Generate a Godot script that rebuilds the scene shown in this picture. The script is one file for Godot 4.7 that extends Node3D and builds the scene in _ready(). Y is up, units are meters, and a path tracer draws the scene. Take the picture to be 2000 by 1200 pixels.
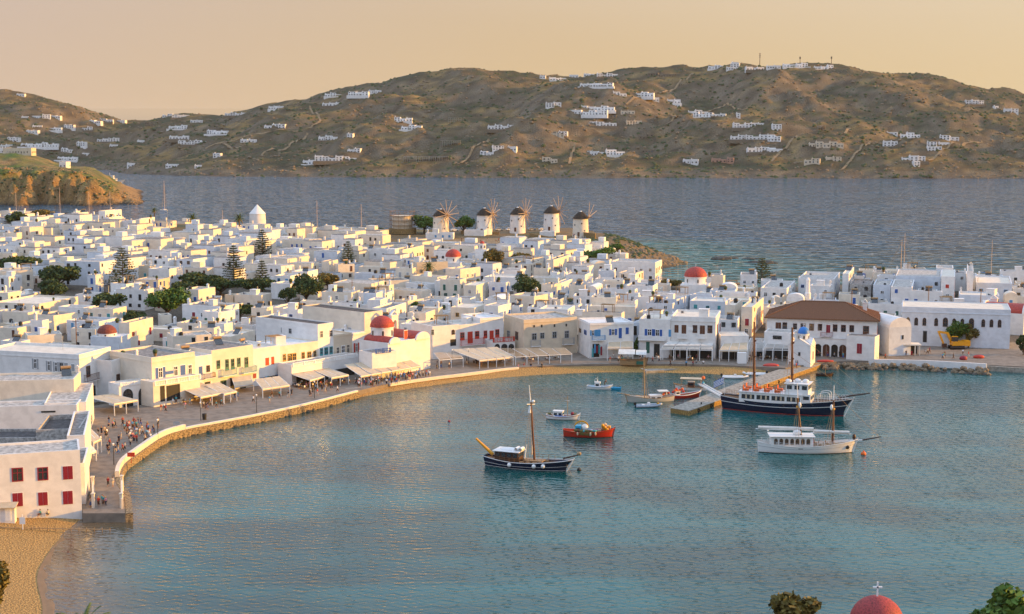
extends Node3D
# A harbour town at golden hour seen from the hill above it. Metres, y up; the sea lies at y = 0, the viewpoint stands 63 m above it.

var used := {}
var mats := {}
var noise_tex := {}
var winmesh := {}
var shared := {}

# ---------------------------------------------------------------- mesh collector
class MB:
	var v := PackedVector3Array()
	var n := PackedVector3Array()
	var c := PackedColorArray()
	var uv := PackedVector2Array()
	var uv2 := PackedVector2Array()
	var ix := PackedInt32Array()
	var col := Color.WHITE
	var tinted := false
	func tri(a: Vector3, b: Vector3, d: Vector3) -> void:   # counter-clockwise from outside
		var nn := (b - a).cross(d - a).normalized()
		var k := v.size()
		v.append(a); v.append(b); v.append(d)
		for i in 3:
			n.append(nn); c.append(col)
		ix.append(k); ix.append(k + 2); ix.append(k + 1)
	func quad(a: Vector3, b: Vector3, d: Vector3, e: Vector3) -> void:
		var nn := (d - a).cross(e - b).normalized()
		var k := v.size()
		v.append(a); v.append(b); v.append(d); v.append(e)
		for i in 4:
			n.append(nn); c.append(col)
		for j in [0, 2, 1, 0, 3, 2]:
			ix.append(k + j)
	func box(o: Vector3, s: Vector3, b := Basis.IDENTITY, open_bottom := false) -> void:   # o: centre
		var x := b.x * s.x * 0.5
		var y := b.y * s.y * 0.5
		var z := b.z * s.z * 0.5
		quad(o - x - y + z, o + x - y + z, o + x + y + z, o - x + y + z)
		quad(o + x - y - z, o - x - y - z, o - x + y - z, o + x + y - z)
		quad(o + x - y + z, o + x - y - z, o + x + y - z, o + x + y + z)
		quad(o - x - y - z, o - x - y + z, o - x + y + z, o - x + y - z)
		quad(o - x + y + z, o + x + y + z, o + x + y - z, o - x + y - z)
		if not open_bottom:
			quad(o - x - y - z, o + x - y - z, o + x - y + z, o - x - y + z)
	func bx(x0: float, x1: float, y0: float, y1: float, z0: float, z1: float) -> void:
		box(Vector3((x0 + x1) / 2, (y0 + y1) / 2, (z0 + z1) / 2), Vector3(x1 - x0, y1 - y0, z1 - z0))
	func bar(p: Vector3, q: Vector3, w: float, h: float) -> void:
		var z := (q - p)
		var l := z.length()
		z /= maxf(l, 1e-5)
		var up := Vector3.UP if absf(z.y) < 0.95 else Vector3.RIGHT
		var x := up.cross(z).normalized()
		box((p + q) / 2, Vector3(w, h, l), Basis(x, z.cross(x), z))
	func ring(ctr: Vector3, x: Vector3, y: Vector3, r: float, seg: int) -> PackedVector3Array:
		var out := PackedVector3Array()
		for i in seg:
			var a := TAU * i / seg
			out.append(ctr + (x * cos(a) + y * sin(a)) * r)
		return out
	func tube(pts: Array, r0: float, r1 := -1.0, seg := 6, caps := true) -> void:
		if r1 < 0.0:
			r1 = r0
		var rings := []
		var m := pts.size()
		for i in m:
			var d: Vector3 = (pts[mini(i + 1, m - 1)] - pts[maxi(i - 1, 0)]).normalized()
			var up := Vector3.UP if absf(d.y) < 0.9 else Vector3.RIGHT
			var x := up.cross(d).normalized()
			rings.append(ring(pts[i], x, d.cross(x), lerpf(r0, r1, float(i) / maxf(m - 1, 1)), seg))
		loft(rings, true, caps)
	func loft(rings: Array, closed := true, caps := false, flat := false) -> void:   # rings run counter-clockwise about the direction of travel
		var m: int = rings[0].size()
		for i in rings.size() - 1:
			var a: PackedVector3Array = rings[i]
			var b: PackedVector3Array = rings[i + 1]
			for j in (m if closed else m - 1):
				var k := (j + 1) % m
				if a[j].is_equal_approx(a[k]):
					tri(a[j], b[k], b[j])
				elif b[j].is_equal_approx(b[k]):
					tri(a[j], a[k], b[j])
				else:
					quad(a[j], a[k], b[k], b[j])
		if caps:
			var f: PackedVector3Array = rings[0]
			var l: PackedVector3Array = rings[-1]
			for j in range(1, m - 1):
				tri(f[0], f[j + 1], f[j])
				tri(l[0], l[j], l[j + 1])
	func lathe(o: Vector3, prof: Array, seg := 16, sx := 1.0, sz := 1.0, a0 := 0.0, a1 := TAU) -> void:   # prof: (radius, height) from the bottom up; smooth round, sharp along
		for i in prof.size() - 1:
			var p: Vector2 = prof[i]
			var q: Vector2 = prof[i + 1]
			var t := (q - p).normalized()
			for j in seg:
				var k := v.size()
				for w in [[p, j], [p, j + 1], [q, j + 1], [q, j]]:
					var a: float = a0 + (a1 - a0) * w[1] / seg
					var g: Vector2 = w[0]
					v.append(o + Vector3(cos(a) * g.x * sx, g.y, -sin(a) * g.x * sz))
					n.append(Vector3(cos(a) * t.y, -t.x, -sin(a) * t.y).normalized())
					c.append(col)
				for d in [0, 2, 1, 0, 3, 2]:
					ix.append(k + d)
	func dome(o: Vector3, r: float, h: float, seg := 20, rows := 7) -> void:
		for i in rows:
			for j in seg:
				var k := v.size()
				for w in [[i, j], [i, j + 1], [i + 1, j + 1], [i + 1, j]]:
					var e: float = PI / 2 * w[0] / rows
					var a: float = TAU * w[1] / seg
					v.append(o + Vector3(cos(a) * cos(e) * r, sin(e) * h, -sin(a) * cos(e) * r))
					n.append(Vector3(cos(a) * cos(e) * h, sin(e) * r, -sin(a) * cos(e) * h).normalized())
					c.append(col)
				for d in [0, 2, 1, 0, 3, 2]:
					ix.append(k + d)
	func ball(o: Vector3, r: Vector3, seg := 10, rows := 8) -> void:
		for i in rows:
			for j in seg:
				var k := v.size()
				for w in [[i, j], [i, j + 1], [i + 1, j + 1], [i + 1, j]]:
					var e: float = PI * w[0] / rows - PI / 2
					var a: float = TAU * w[1] / seg
					var d := Vector3(cos(a) * cos(e), sin(e), -sin(a) * cos(e))
					v.append(o + d * r)
					n.append((d / r).normalized()); c.append(col)
				for d in [0, 2, 1, 0, 3, 2]:
					ix.append(k + d)
	func prism(poly: PackedVector2Array, y0: float, y1: float, skirt := true, floor_too := false) -> void:   # poly in (x, z)
		var p := poly
		if Geometry2D.is_polygon_clockwise(p):
			p = p.duplicate(); p.reverse()
		var t := Geometry2D.triangulate_polygon(p)
		for i in range(0, t.size(), 3):
			var a := p[t[i]]; var b := p[t[i + 1]]; var d := p[t[i + 2]]
			if (b - a).cross(d - a) > 0:
				var s := b; b = d; d = s
			tri(Vector3(a.x, y1, a.y), Vector3(b.x, y1, b.y), Vector3(d.x, y1, d.y))
			if floor_too:
				tri(Vector3(a.x, y0, a.y), Vector3(d.x, y0, d.y), Vector3(b.x, y0, b.y))
		if skirt:
			for i in p.size():
				var a := p[(i + 1) % p.size()]; var b := p[i]
				quad(Vector3(a.x, y0, a.y), Vector3(b.x, y0, b.y), Vector3(b.x, y1, b.y), Vector3(a.x, y1, a.y))
	func wallcut(x0: float, x1: float, y1: float, z0: float, z1: float, arches: Array) -> void:   # a wall from y = 0 to y1 with arched openings [centre, half width, springing height]
		var at := x0
		for a in arches:
			var l: float = a[0] - a[1]
			var r: float = a[0] + a[1]
			if l > at:
				bx(at, l, 0, y1, z0, z1)
			var k := 12
			for i in k:
				var p := PI * i / k
				var q := PI * (i + 1) / k
				var xa: float = a[0] - cos(p) * a[1]
				var xb: float = a[0] - cos(q) * a[1]
				var ya: float = a[2] + sin(p) * a[1]
				var yb: float = a[2] + sin(q) * a[1]
				quad(Vector3(xa, ya, z1), Vector3(xb, yb, z1), Vector3(xb, y1, z1), Vector3(xa, y1, z1))
				quad(Vector3(xb, yb, z0), Vector3(xa, ya, z0), Vector3(xa, y1, z0), Vector3(xb, y1, z0))
				quad(Vector3(xa, ya, z0), Vector3(xb, yb, z0), Vector3(xb, yb, z1), Vector3(xa, ya, z1))
				quad(Vector3(xa, y1, z1), Vector3(xb, y1, z1), Vector3(xb, y1, z0), Vector3(xa, y1, z0))
			at = r
		if x1 > at:
			bx(at, x1, 0, y1, z0, z1)
	func mesh() -> ArrayMesh:
		var m := ArrayMesh.new()
		add_to(m, null)
		return m
	func add_to(m: ArrayMesh, material: Material) -> void:
		var a := []
		a.resize(Mesh.ARRAY_MAX)
		a[Mesh.ARRAY_VERTEX] = v
		a[Mesh.ARRAY_NORMAL] = n
		if tinted:
			a[Mesh.ARRAY_COLOR] = c
		if uv.size():
			a[Mesh.ARRAY_TEX_UV] = uv
		if uv2.size():
			a[Mesh.ARRAY_TEX_UV2] = uv2
		a[Mesh.ARRAY_INDEX] = ix
		m.add_surface_from_arrays(Mesh.PRIMITIVE_TRIANGLES, a)
		if material:
			m.surface_set_material(m.get_surface_count() - 1, material)

# ---------------------------------------------------------------- naming and placing
func numbered(called: String) -> String:
	used[called] = used.get(called, -1) + 1
	return called if used[called] == 0 else "%s_%03d" % [called, used[called]]

func thing(called: String, label: String, category: String, at := Vector3.ZERO, turn := 0.0, group := "") -> Node3D:
	var o := Node3D.new()
	o.name = numbered(called)
	add_child(o)
	o.position = at
	o.rotation.y = turn
	tag(o, label, category, group)
	return o

func tag(o: Node3D, label: String, category: String, group := "") -> void:
	o.set_meta("label", label)
	o.set_meta("category", category)
	if group:
		o.set_meta("group", group)

func part(called: String, m, material: Material, parent: Node3D, at := Vector3.ZERO, turn := 0.0, size := Vector3.ONE) -> MeshInstance3D:
	var o := MeshInstance3D.new()
	o.name = called
	o.mesh = m.mesh() if m is MB else m
	if material:
		o.material_override = material
	parent.add_child(o, true)
	if at != Vector3.ZERO:
		o.position = at
	if turn:
		o.rotation.y = turn
	if size != Vector3.ONE:
		o.scale = size
	return o

func solo(called: String, m, material: Material, label: String, category: String, at := Vector3.ZERO, turn := 0.0, group := "") -> MeshInstance3D:
	var o := part(numbered(called), m, material, self, at, turn)
	tag(o, label, category, group)
	return o

func setting(called: String, m, material: Material, kind := "structure") -> MeshInstance3D:
	var o := part(numbered(called), m, material, self)
	o.set_meta("kind", kind)
	return o

func copy(o: Node3D, label: String, at: Vector3, turn := 0.0, group := "") -> Node3D:
	var r: Node3D = o.duplicate()
	var stem: String = o.name
	r.name = numbered(stem)
	add_child(r)
	r.position = at
	r.rotation.y = turn
	r.set_meta("label", label)
	if group:
		r.set_meta("group", group)
	return r

# ---------------------------------------------------------------- materials
func noise(kind: String, freq := 0.02, size := 256, octaves := 4, lo := 0.75, hi := 1.0) -> NoiseTexture2D:
	var key := "%s%s%s%s%s%s" % [kind, freq, size, octaves, lo, hi]
	if not noise_tex.has(key):
		var f := FastNoiseLite.new()
		f.noise_type = FastNoiseLite.TYPE_CELLULAR if kind == "cell" else FastNoiseLite.TYPE_SIMPLEX_SMOOTH
		f.seed = 7 + noise_tex.size()
		f.frequency = freq
		f.fractal_octaves = octaves
		f.fractal_gain = 0.6
		var t := NoiseTexture2D.new()
		t.width = size
		t.height = size
		t.seamless = true
		t.noise = f
		var g := Gradient.new()
		g.set_color(0, Color(lo, lo, lo))
		g.set_color(1, Color(hi, hi, hi))
		g.set_offset(0, 0.2)
		g.set_offset(1, 0.7)
		t.color_ramp = g
		noise_tex[key] = t
	return noise_tex[key]

func lin(r: float, g: float, b: float) -> Color:
	return Color(r, g, b).linear_to_srgb()

func paint(called: String, color: Color, rough := 0.8, texture: Texture2D = null, tile := 0.25, metal := 0.0) -> StandardMaterial3D:   # colour in linear, real-world values
	if mats.has(called):
		return mats[called]
	var m := StandardMaterial3D.new()
	m.resource_name = called
	m.albedo_color = color.linear_to_srgb()
	m.roughness = rough
	m.metallic = metal
	if texture:
		m.albedo_texture = texture
		m.uv1_triplanar = true
		m.uv1_world_triplanar = true
		m.uv1_scale = Vector3.ONE * tile
	mats[called] = m
	return m

func shade(called: String) -> StandardMaterial3D:
	return mats[called]

# ---------------------------------------------------------------- lie of the land
const COAST := [[-52.1, -151.5], [-57.7, -175.5], [-58.8, -185.2], [-64.9, -200.6], [-67.7, -213.2], [-68.7, -223.0], [-69.4, -230.5], [-63.0, -232.4], [-67.1, -246.5], [-71.2, -257.6], [-73.1, -268.4], [-72.9, -279.7], [-71.0, -293.0], [-68.3, -299.6], [-63.0, -304.3], [-55.8, -312.6], [-46.5, -326.0], [-37.6, -340.7], [-29.7, -348.2], [-19.1, -358.2], [-6.5, -367.2], [6.6, -373.5], [20.1, -376.7], [33.5, -377.5], [46.8, -375.9], [61.1, -373.5], [73.4, -382.5], [83.3, -387.6], [96.2, -386.7], [109.6, -385.9], [125.7, -382.5], [147.0, -375.9], [194.3, -364.2], [420.0, -380.0], [420.0, -520.0], [260.0, -545.0], [208.1, -589.7], [165.4, -585.8], [112.8, -570.7], [96.1, -567.1], [78.8, -558.2], [64.5, -589.7], [57.3, -620.6], [57.3, -650.1], [70.8, -669.6], [84.2, -693.1], [76.2, -721.1], [61.6, -761.1], [70.0, -790.0], [20.0, -790.0], [-20.0, -775.0], [-150.0, -772.0], [-260.0, -795.0], [-420.0, -810.0], [-420.0, -200.0]]

var coast := PackedVector2Array()
var relief := FastNoiseLite.new()
var crags := FastNoiseLite.new()
var patches := FastNoiseLite.new()

func inland(x: float, z: float) -> float:   # metres from the waterline of the town, negative at sea
	var p := Vector2(x, z)
	var best := 1e9
	var inside := false
	var n := coast.size()
	for i in n:
		var a := coast[i]
		var b := coast[(i + 1) % n]
		if (a.y > z) != (b.y > z) and x < (b.x - a.x) * (z - a.y) / (b.y - a.y) + a.x:
			inside = not inside
		best = minf(best, p.distance_squared_to(Geometry2D.get_closest_point_to_segment(p, a, b)))
	return sqrt(best) if inside else -sqrt(best)

func town_level(x: float, z: float) -> float:
	var s := inland(x, z)
	var b := 1.4 + 11.6 * clampf((-z - 410.0) / 310.0, 0, 1) * (1.0 - 0.75 * smoothstep(35, 110, x) * (1.0 - smoothstep(590, 640, -z)))
	b += 4.0 * (1.0 - smoothstep(-190, -70, x)) * smoothstep(600, 760, -z)
	b += 5.5 * exp(-pow((x - 150.0) / 42.0, 2) - pow((z + 505.0) / 40.0, 2))
	return maxf(-3.0, minf(b, s * (0.10 if z > -480.0 else 0.42)))

# The far island ridge: where its crest stands and how high it is, along x
const CREST_X := [-1600, -1100, -985, -930, -890, -850, -805, -775, -735, -700, -640, -580, -520, -470, -420, -370, -330, -270, -220, -175, -130, -95, -30, 40, 90, 130, 180, 220, 260, 300, 340, 400, 455, 510, 560, 620, 680, 720, 770, 810, 840, 870, 890, 920, 1000, 1500]
const CREST_H := [150, 140, 139, 136, 128, 116, 96, 83, 82, 89, 97, 94, 101, 114, 122, 130, 137, 147, 152, 160, 167, 172, 168, 165, 161, 156, 162, 170, 175, 180, 177, 183, 181, 183, 179, 172, 168, 164, 150, 138, 130, 133, 129, 120, 110, 60]

func along(xs: Array, ys: Array, x: float) -> float:
	if x <= xs[0]:
		return ys[0]
	for i in xs.size() - 1:
		if x <= xs[i + 1]:
			var t: float = (x - xs[i]) / float(xs[i + 1] - xs[i])
			return lerpf(ys[i], ys[i + 1], t)
	return ys[-1]

func shore_z(x: float) -> float:   # where the island meets the sea
	return -along([-1600, -900, -720, -640, -560, -440, -200, 200, 500, 1000, 1600], [2500, 2440, 2420, 2330, 2130, 2030, 1975, 1945, 1930, 1925, 1900], x)

func hill_level(x: float, z: float) -> float:
	var s0 := shore_z(x)
	var crest_z := -along([-1600, -900, -700, -500, -200, 200, 1600], [3000, 2850, 2980, 2900, 2640, 2600, 2600], x)
	var h := along(CREST_X, CREST_H, x * (2600.0 / -crest_z if x > -450.0 else 1.0) if false else x)
	var t := (s0 - z) / (s0 - crest_z)
	if t < 0.0:
		return maxf(-6.0, t * 60.0)
	var rise := minf(7.0, 22.0 * t * 4.0)
	var f := (rise + (h - rise) * pow(t, 1.15) * (1.25 - 0.25 * t)) if t < 1.0 else h - (t - 1.0) * 90.0
	# a spur that comes down towards the water, and a fold beside it
	f += 26.0 * exp(-pow((x - 95.0 - (z + 2280.0) * -0.42) / 85.0, 2) - pow((z + 2300.0) / 190.0, 2))
	f -= 16.0 * exp(-pow((x - 290.0 - (z + 2330.0) * -0.2) / 70.0, 2) - pow((z + 2300.0) / 180.0, 2))
	f += 18.0 * exp(-pow((x + 330.0) / 120.0, 2) - pow((z + 2330.0) / 130.0, 2))
	f -= 10.0 * exp(-pow((x + 150.0) / 60.0, 2) - pow((z + 2250.0) / 200.0, 2))
	f += 12.0 * exp(-pow((x - 640.0) / 90.0, 2) - pow((z + 2080.0) / 90.0, 2))
	var w := clampf(t * 6.0, 0.25, 1.0) * (1.0 - 0.55 * smoothstep(0.75, 1.0, t))
	f += relief.get_noise_2d(x, z) * 27.0 * w
	f += maxf(0.0, crags.get_noise_2d(x, z)) * 17.0 * w * smoothstep(-0.1, 0.35, patches.get_noise_2d(x * 1.7, z * 1.7))
	f += crags.get_noise_2d(x * 3.1, z * 3.1) * 2.6 * w
	f += 0.7 * sin(f * 1.1) * w * smoothstep(0.1, -0.2, patches.get_noise_2d(x * 1.7, z * 1.7))   # old terraces
	return f

func cape_level(x: float, z: float) -> float:   # the headland on the left, nearer than the ridge
	x += 0.256 * (-z - 1290.0)
	var top := along([-720, -430, -380, -367, -353, -344, -330, -318], [34, 30, 27, 22, 13, 8, 3, -4], x + 5.0 * crags.get_noise_2d(z * 2, x * 2))
	var gully := crags.get_noise_2d(x * 2.2, z * 0.8)
	var s := smoothstep(-1240.0, -1292.0, z + 34.0 * gully + 8.0 * crags.get_noise_2d(x * 6, z * 6)) * smoothstep(-1590.0, -1480.0, z)
	var f := top * pow(s, 0.8) + 11.0 * smoothstep(-395, -450, x) * smoothstep(-1320, -1400, z) * s
	return f + (crags.get_noise_2d(x * 4, z * 4) * 4.0 + absf(crags.get_noise_2d(x * 9, z * 9)) * 4.0) * clampf(f / 9.0, 0, 1) * (1.0 - 0.6 * smoothstep(0.8, 1.0, s)) - 1.0

func setup() -> void:
	for p in COAST:
		coast.append(Vector2(p[0], p[1]))
	relief.seed = 3; relief.frequency = 0.0042; relief.fractal_octaves = 4
	crags.seed = 11; crags.frequency = 0.016; crags.fractal_octaves = 4; crags.noise_type = FastNoiseLite.TYPE_SIMPLEX_SMOOTH
	patches.seed = 23; patches.frequency = 0.0035; patches.fractal_octaves = 3

func evening_sky(sun_az: float) -> ImageTexture:   # clear air at sunset: a warm band that is brightest near the sun, blue overhead and opposite, raised to fill shaded walls
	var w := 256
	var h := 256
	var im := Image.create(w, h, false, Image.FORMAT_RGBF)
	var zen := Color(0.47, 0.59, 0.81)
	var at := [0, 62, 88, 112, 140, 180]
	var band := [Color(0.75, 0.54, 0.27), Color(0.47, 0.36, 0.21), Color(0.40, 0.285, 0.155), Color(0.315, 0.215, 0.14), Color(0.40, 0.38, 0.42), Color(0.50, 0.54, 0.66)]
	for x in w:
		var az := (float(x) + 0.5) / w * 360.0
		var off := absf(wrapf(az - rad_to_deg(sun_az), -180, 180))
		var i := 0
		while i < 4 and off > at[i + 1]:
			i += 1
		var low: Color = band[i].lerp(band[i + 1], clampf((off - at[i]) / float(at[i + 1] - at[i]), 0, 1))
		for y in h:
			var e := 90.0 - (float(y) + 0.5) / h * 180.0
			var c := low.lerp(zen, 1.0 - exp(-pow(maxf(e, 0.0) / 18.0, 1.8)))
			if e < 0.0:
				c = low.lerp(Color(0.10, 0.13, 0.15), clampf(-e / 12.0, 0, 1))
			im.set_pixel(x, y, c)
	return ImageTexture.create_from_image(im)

func ripples() -> ImageTexture:   # a tile of wind ripples as a normal map, from waves that fit the tile a whole number of times
	var n := 256
	var r := RandomNumberGenerator.new()
	r.seed = 17
	var cs := PackedFloat32Array()
	var sn := PackedFloat32Array()
	for i in n:
		sn.append(sin(TAU * i / n))
	var gx := PackedFloat32Array()
	var gy := PackedFloat32Array()
	gx.resize(n * n)
	gy.resize(n * n)
	for k in 34:
		var l := r.randf_range(5.0, 13.0) if k < 12 else r.randf_range(13.0, 34.0)
		var a := r.randfn(PI / 2 + 0.25, 0.55)
		var kx := int(round(cos(a) * l))
		var ky := int(round(sin(a) * l))
		var ph := r.randi() % n
		var s := 0.030 if k < 12 else 0.042
		var sx := s * kx / l
		var sy := s * ky / l
		for y in n:
			var p := (ky * y + ph) & 255
			for x in n:
				var v := sn[(kx * x + p) & 255]
				var q := y * n + x
				gx[q] += v * sx
				gy[q] += v * sy
	var im := Image.create(n, n, false, Image.FORMAT_RGBF)
	for y in n:
		for x in n:
			var v := Vector3(-gx[y * n + x], gy[y * n + x], 1).normalized()
			im.set_pixel(x, y, Color(v.x * 0.5 + 0.5, v.y * 0.5 + 0.5, v.z * 0.5 + 0.5))
	return ImageTexture.create_from_image(im)

func palette() -> void:
	var stain := noise("soft", 0.012, 256, 5, 0.93, 1.0)
	var worn := noise("soft", 0.03, 256, 5, 0.7, 1.0)
	paint("whitewash", Color(0.80, 0.785, 0.755), 0.9, stain, 0.11)
	paint("whitewash_cool", Color(0.66, 0.70, 0.745), 0.9, stain, 0.13)  # cool tint puts the blue of shade into some walls
	paint("cream", Color(0.77, 0.69, 0.565), 0.9, stain, 0.11)
	paint("beige", Color(0.66, 0.56, 0.42), 0.9, stain, 0.12)
	paint("grey_plaster", Color(0.5, 0.47, 0.43), 0.9, worn, 0.15)
	paint("stone_wall", Color(0.34, 0.28, 0.20), 0.95, noise("cell", 0.06, 256, 2, 0.5, 1.0), 0.25)
	paint("roof_white", Color(0.58, 0.54, 0.48), 0.92, worn, 0.1)
	paint("roof_grey", Color(0.30, 0.28, 0.26), 0.95, worn, 0.1)
	paint("roof_dark", Color(0.10, 0.09, 0.085), 0.95, worn, 0.1)
	paint("tile_brown", Color(0.25, 0.105, 0.045), 0.85, worn, 0.5)
	paint("dome_red", Color(0.50, 0.06, 0.035), 0.65, worn, 0.2)
	paint("dome_blue", Color(0.02, 0.17, 0.50), 0.5)
	paint("blue", Color(0.02, 0.10, 0.36), 0.55)
	paint("sky_blue", Color(0.07, 0.28, 0.52), 0.55)
	paint("teal", Color(0.05, 0.30, 0.33), 0.55)
	paint("green", Color(0.03, 0.13, 0.09), 0.55)
	paint("red", Color(0.48, 0.035, 0.015), 0.55)
	paint("crimson", Color(0.26, 0.012, 0.03), 0.55)
	paint("brown", Color(0.12, 0.045, 0.02), 0.6)
	paint("ochre", Color(0.42, 0.24, 0.03), 0.6)
	paint("white", Color(0.82, 0.82, 0.80), 0.5)
	paint("grey", Color(0.35, 0.36, 0.37), 0.6)
	paint("dark", Color(0.018, 0.017, 0.016), 0.7)
	paint("black", Color(0.008, 0.008, 0.009), 0.5)
	paint("glass", Color(0.02, 0.028, 0.035), 0.04)
	paint("steel", Color(0.45, 0.46, 0.47), 0.35, null, 1, 0.8)
	paint("wood", Color(0.28, 0.14, 0.05), 0.6, worn, 0.8)
	paint("wood_dark", Color(0.09, 0.035, 0.016), 0.5, worn, 0.8)
	paint("wood_pale", Color(0.46, 0.30, 0.15), 0.65, worn, 0.8)
	paint("canvas", Color(0.62, 0.50, 0.34), 0.9, stain, 0.2)
	paint("canvas_white", Color(0.74, 0.72, 0.66), 0.9, stain, 0.2)
	paint("reed", Color(0.34, 0.22, 0.10), 0.95, worn, 0.5)
	paint("thatch", Color(0.060, 0.042, 0.028), 0.98, worn, 0.6)
	paint("paving", Color(0.25, 0.205, 0.16), 0.9, noise("soft", 0.02, 256, 5, 0.84, 1.0), 0.06)
	paint("asphalt", Color(0.10, 0.095, 0.09), 0.95, stain, 0.1)
	paint("concrete", Color(0.42, 0.38, 0.31), 0.9, worn, 0.12)
	paint("sand", Color(0.66, 0.39, 0.12), 0.95, noise("soft", 0.06, 512, 5, 0.45, 1.0), 0.09)
	paint("wet_sand", Color(0.24, 0.14, 0.055), 0.6, stain, 0.2)
	paint("rock", Color(0.25, 0.19, 0.12), 0.95, worn, 0.2)
	paint("rock_wet", Color(0.06, 0.05, 0.032), 0.6, worn, 0.3)
	paint("leaf_dark", Color(0.035, 0.06, 0.015), 0.8)
	paint("bark", Color(0.10, 0.065, 0.04), 0.95, worn, 0.6)
	for k in ["sand", "stone_wall", "rock"]:
		var m: StandardMaterial3D = mats[k]
		m.heightmap_enabled = true
		m.heightmap_texture = m.albedo_texture
		m.heightmap_scale = 14.0
	mats["glass"].metallic_specular = 0.8

func grid(xs: Array, zs: Array, level: Callable, tint: Callable) -> MB:
	var b := MB.new()
	b.tinted = true
	var nx := xs.size()
	var hs := PackedFloat32Array()
	for z in zs:
		for x in xs:
			hs.append(level.call(x, z))
	for j in zs.size():
		for i in nx:
			var k := j * nx + i
			var x: float = xs[i]
			var z: float = zs[j]
			b.v.append(Vector3(x, hs[k], z))
			var i0 := maxi(i - 1, 0)
			var i1 := mini(i + 1, nx - 1)
			var j0 := maxi(j - 1, 0)
			var j1 := mini(j + 1, zs.size() - 1)
			var nn := Vector3(-(hs[j * nx + i1] - hs[j * nx + i0]) / (xs[i1] - xs[i0]), 1, -(hs[j1 * nx + i] - hs[j0 * nx + i]) / (zs[j1] - zs[j0])).normalized()
			b.n.append(nn)
			b.c.append(tint.call(x, hs[k], z, nn))
	for j in zs.size() - 1:
		for i in nx - 1:
			var k := j * nx + i
			var m := k + nx
			# z grows towards the viewer when zs rise
			for q in [k, k + 1, m, k + 1, m + 1, m]:
				b.ix.append(q)
	return b

func steps(a: float, b: float, d: float) -> Array:
	var out := []
	var x := a
	while x < b:
		out.append(x)
		x += d
	out.append(b)
	return out

func swell(x: float, z: float) -> float:
	return (crags.get_noise_2d(x * 7.0, z * 11.0) * 0.08 + relief.get_noise_2d(x * 9.0, z * 14.0) * 0.06) * smoothstep(-620, -420, z) * smoothstep(400, 200, absf(x))

func sea_tint(x: float, _y: float, z: float, _n: Vector3) -> Color:
	var deep := Color(0.014, 0.088, 0.155)
	var teal := Color(0.004, 0.112, 0.114)
	var c := teal.lerp(deep, smoothstep(420, 900, -z))
	var s := -inland(x, z) if z > -960.0 else 200.0
	var beach := smoothstep(60.0, 20.0, Vector2(x + 64.0, z + 205.0).length())
	c = c.lerp(Color(0.20, 0.145, 0.085), beach * smoothstep(16.0, 0.0, s))
	if z < -480.0:
		c = c.lerp(Color(0.045, 0.20, 0.19), smoothstep(95, 10, s) * smoothstep(40, 80, x))
	var p := patches.get_noise_2d(x * 6.0, z * 6.0)
	return c.lerp(c * 0.72, smoothstep(0.05, 0.4, p) * smoothstep(-700, -500, z))

func land_tint(x: float, y: float, z: float, n: Vector3) -> Color:
	var earth := Color(0.21, 0.17, 0.12)
	var rock := Color(0.22, 0.165, 0.105)
	var dry := Color(0.30, 0.20, 0.09)
	var c := earth.lerp(dry, smoothstep(-660, -690, z))
	c = c.lerp(rock, smoothstep(0.93, 0.8, n.y))
	if z < -480 and y < 1.2:
		c = c.lerp(Color(0.05, 0.042, 0.03), smoothstep(1.4, 0.2, y))
	var g := patches.get_noise_2d(x * 9.0, z * 9.0)
	return c.lerp(Color(0.10, 0.13, 0.025), smoothstep(0.1, 0.4, g) * 0.6 * smoothstep(-640, -690, z)) * (0.85 + 0.3 * crags.get_noise_2d(x * 6, z * 6))

func hill_tint(x: float, y: float, z: float, n: Vector3) -> Color:
	var scrub := Color(0.15, 0.108, 0.038)
	var green := Color(0.055, 0.064, 0.018)
	var gold := Color(0.30, 0.19, 0.05)
	var rock := Color(0.235, 0.185, 0.125)
	var p := patches.get_noise_2d(x * 2.2, z * 2.2)
	var q := crags.get_noise_2d(x * 2.3, z * 2.3)
	var c := scrub.lerp(green, smoothstep(0.0, 0.35, p + q * 0.5))
	c = c.lerp(gold, smoothstep(0.1, 0.4, -p + q * 0.4))
	c = c.lerp(rock, smoothstep(0.96, 0.86, n.y) * 0.8)
	c = c.lerp(Color(0.06, 0.05, 0.04), smoothstep(3.0, 0.6, y))
	c = c.lerp(rock, smoothstep(14.0, 6.0, y) * 0.7)
	return c * (0.85 + 0.8 * q)

func cape_tint(x: float, y: float, z: float, n: Vector3) -> Color:
	var c := Color(0.42, 0.26, 0.10).lerp(Color(0.12, 0.18, 0.022), smoothstep(0.55, 0.8, n.y) * smoothstep(6, 14, y) * (0.6 + 0.9 * patches.get_noise_2d(x * 7, z * 7)))
	c = c.lerp(Color(0.05, 0.042, 0.03), smoothstep(2.5, 0.8, y))
	return c * (0.85 + 0.5 * crags.get_noise_2d(x * 5, z * 5))

func tinted(called: String, rough: float, tex: Texture2D, tile: float, bump := 0.0) -> StandardMaterial3D:
	var m := paint(called, Color.WHITE, rough, tex, tile)
	m.vertex_color_use_as_albedo = true
	if bump > 0.0:
		m.heightmap_enabled = true
		m.heightmap_texture = tex
		m.heightmap_scale = bump
	return m

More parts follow.
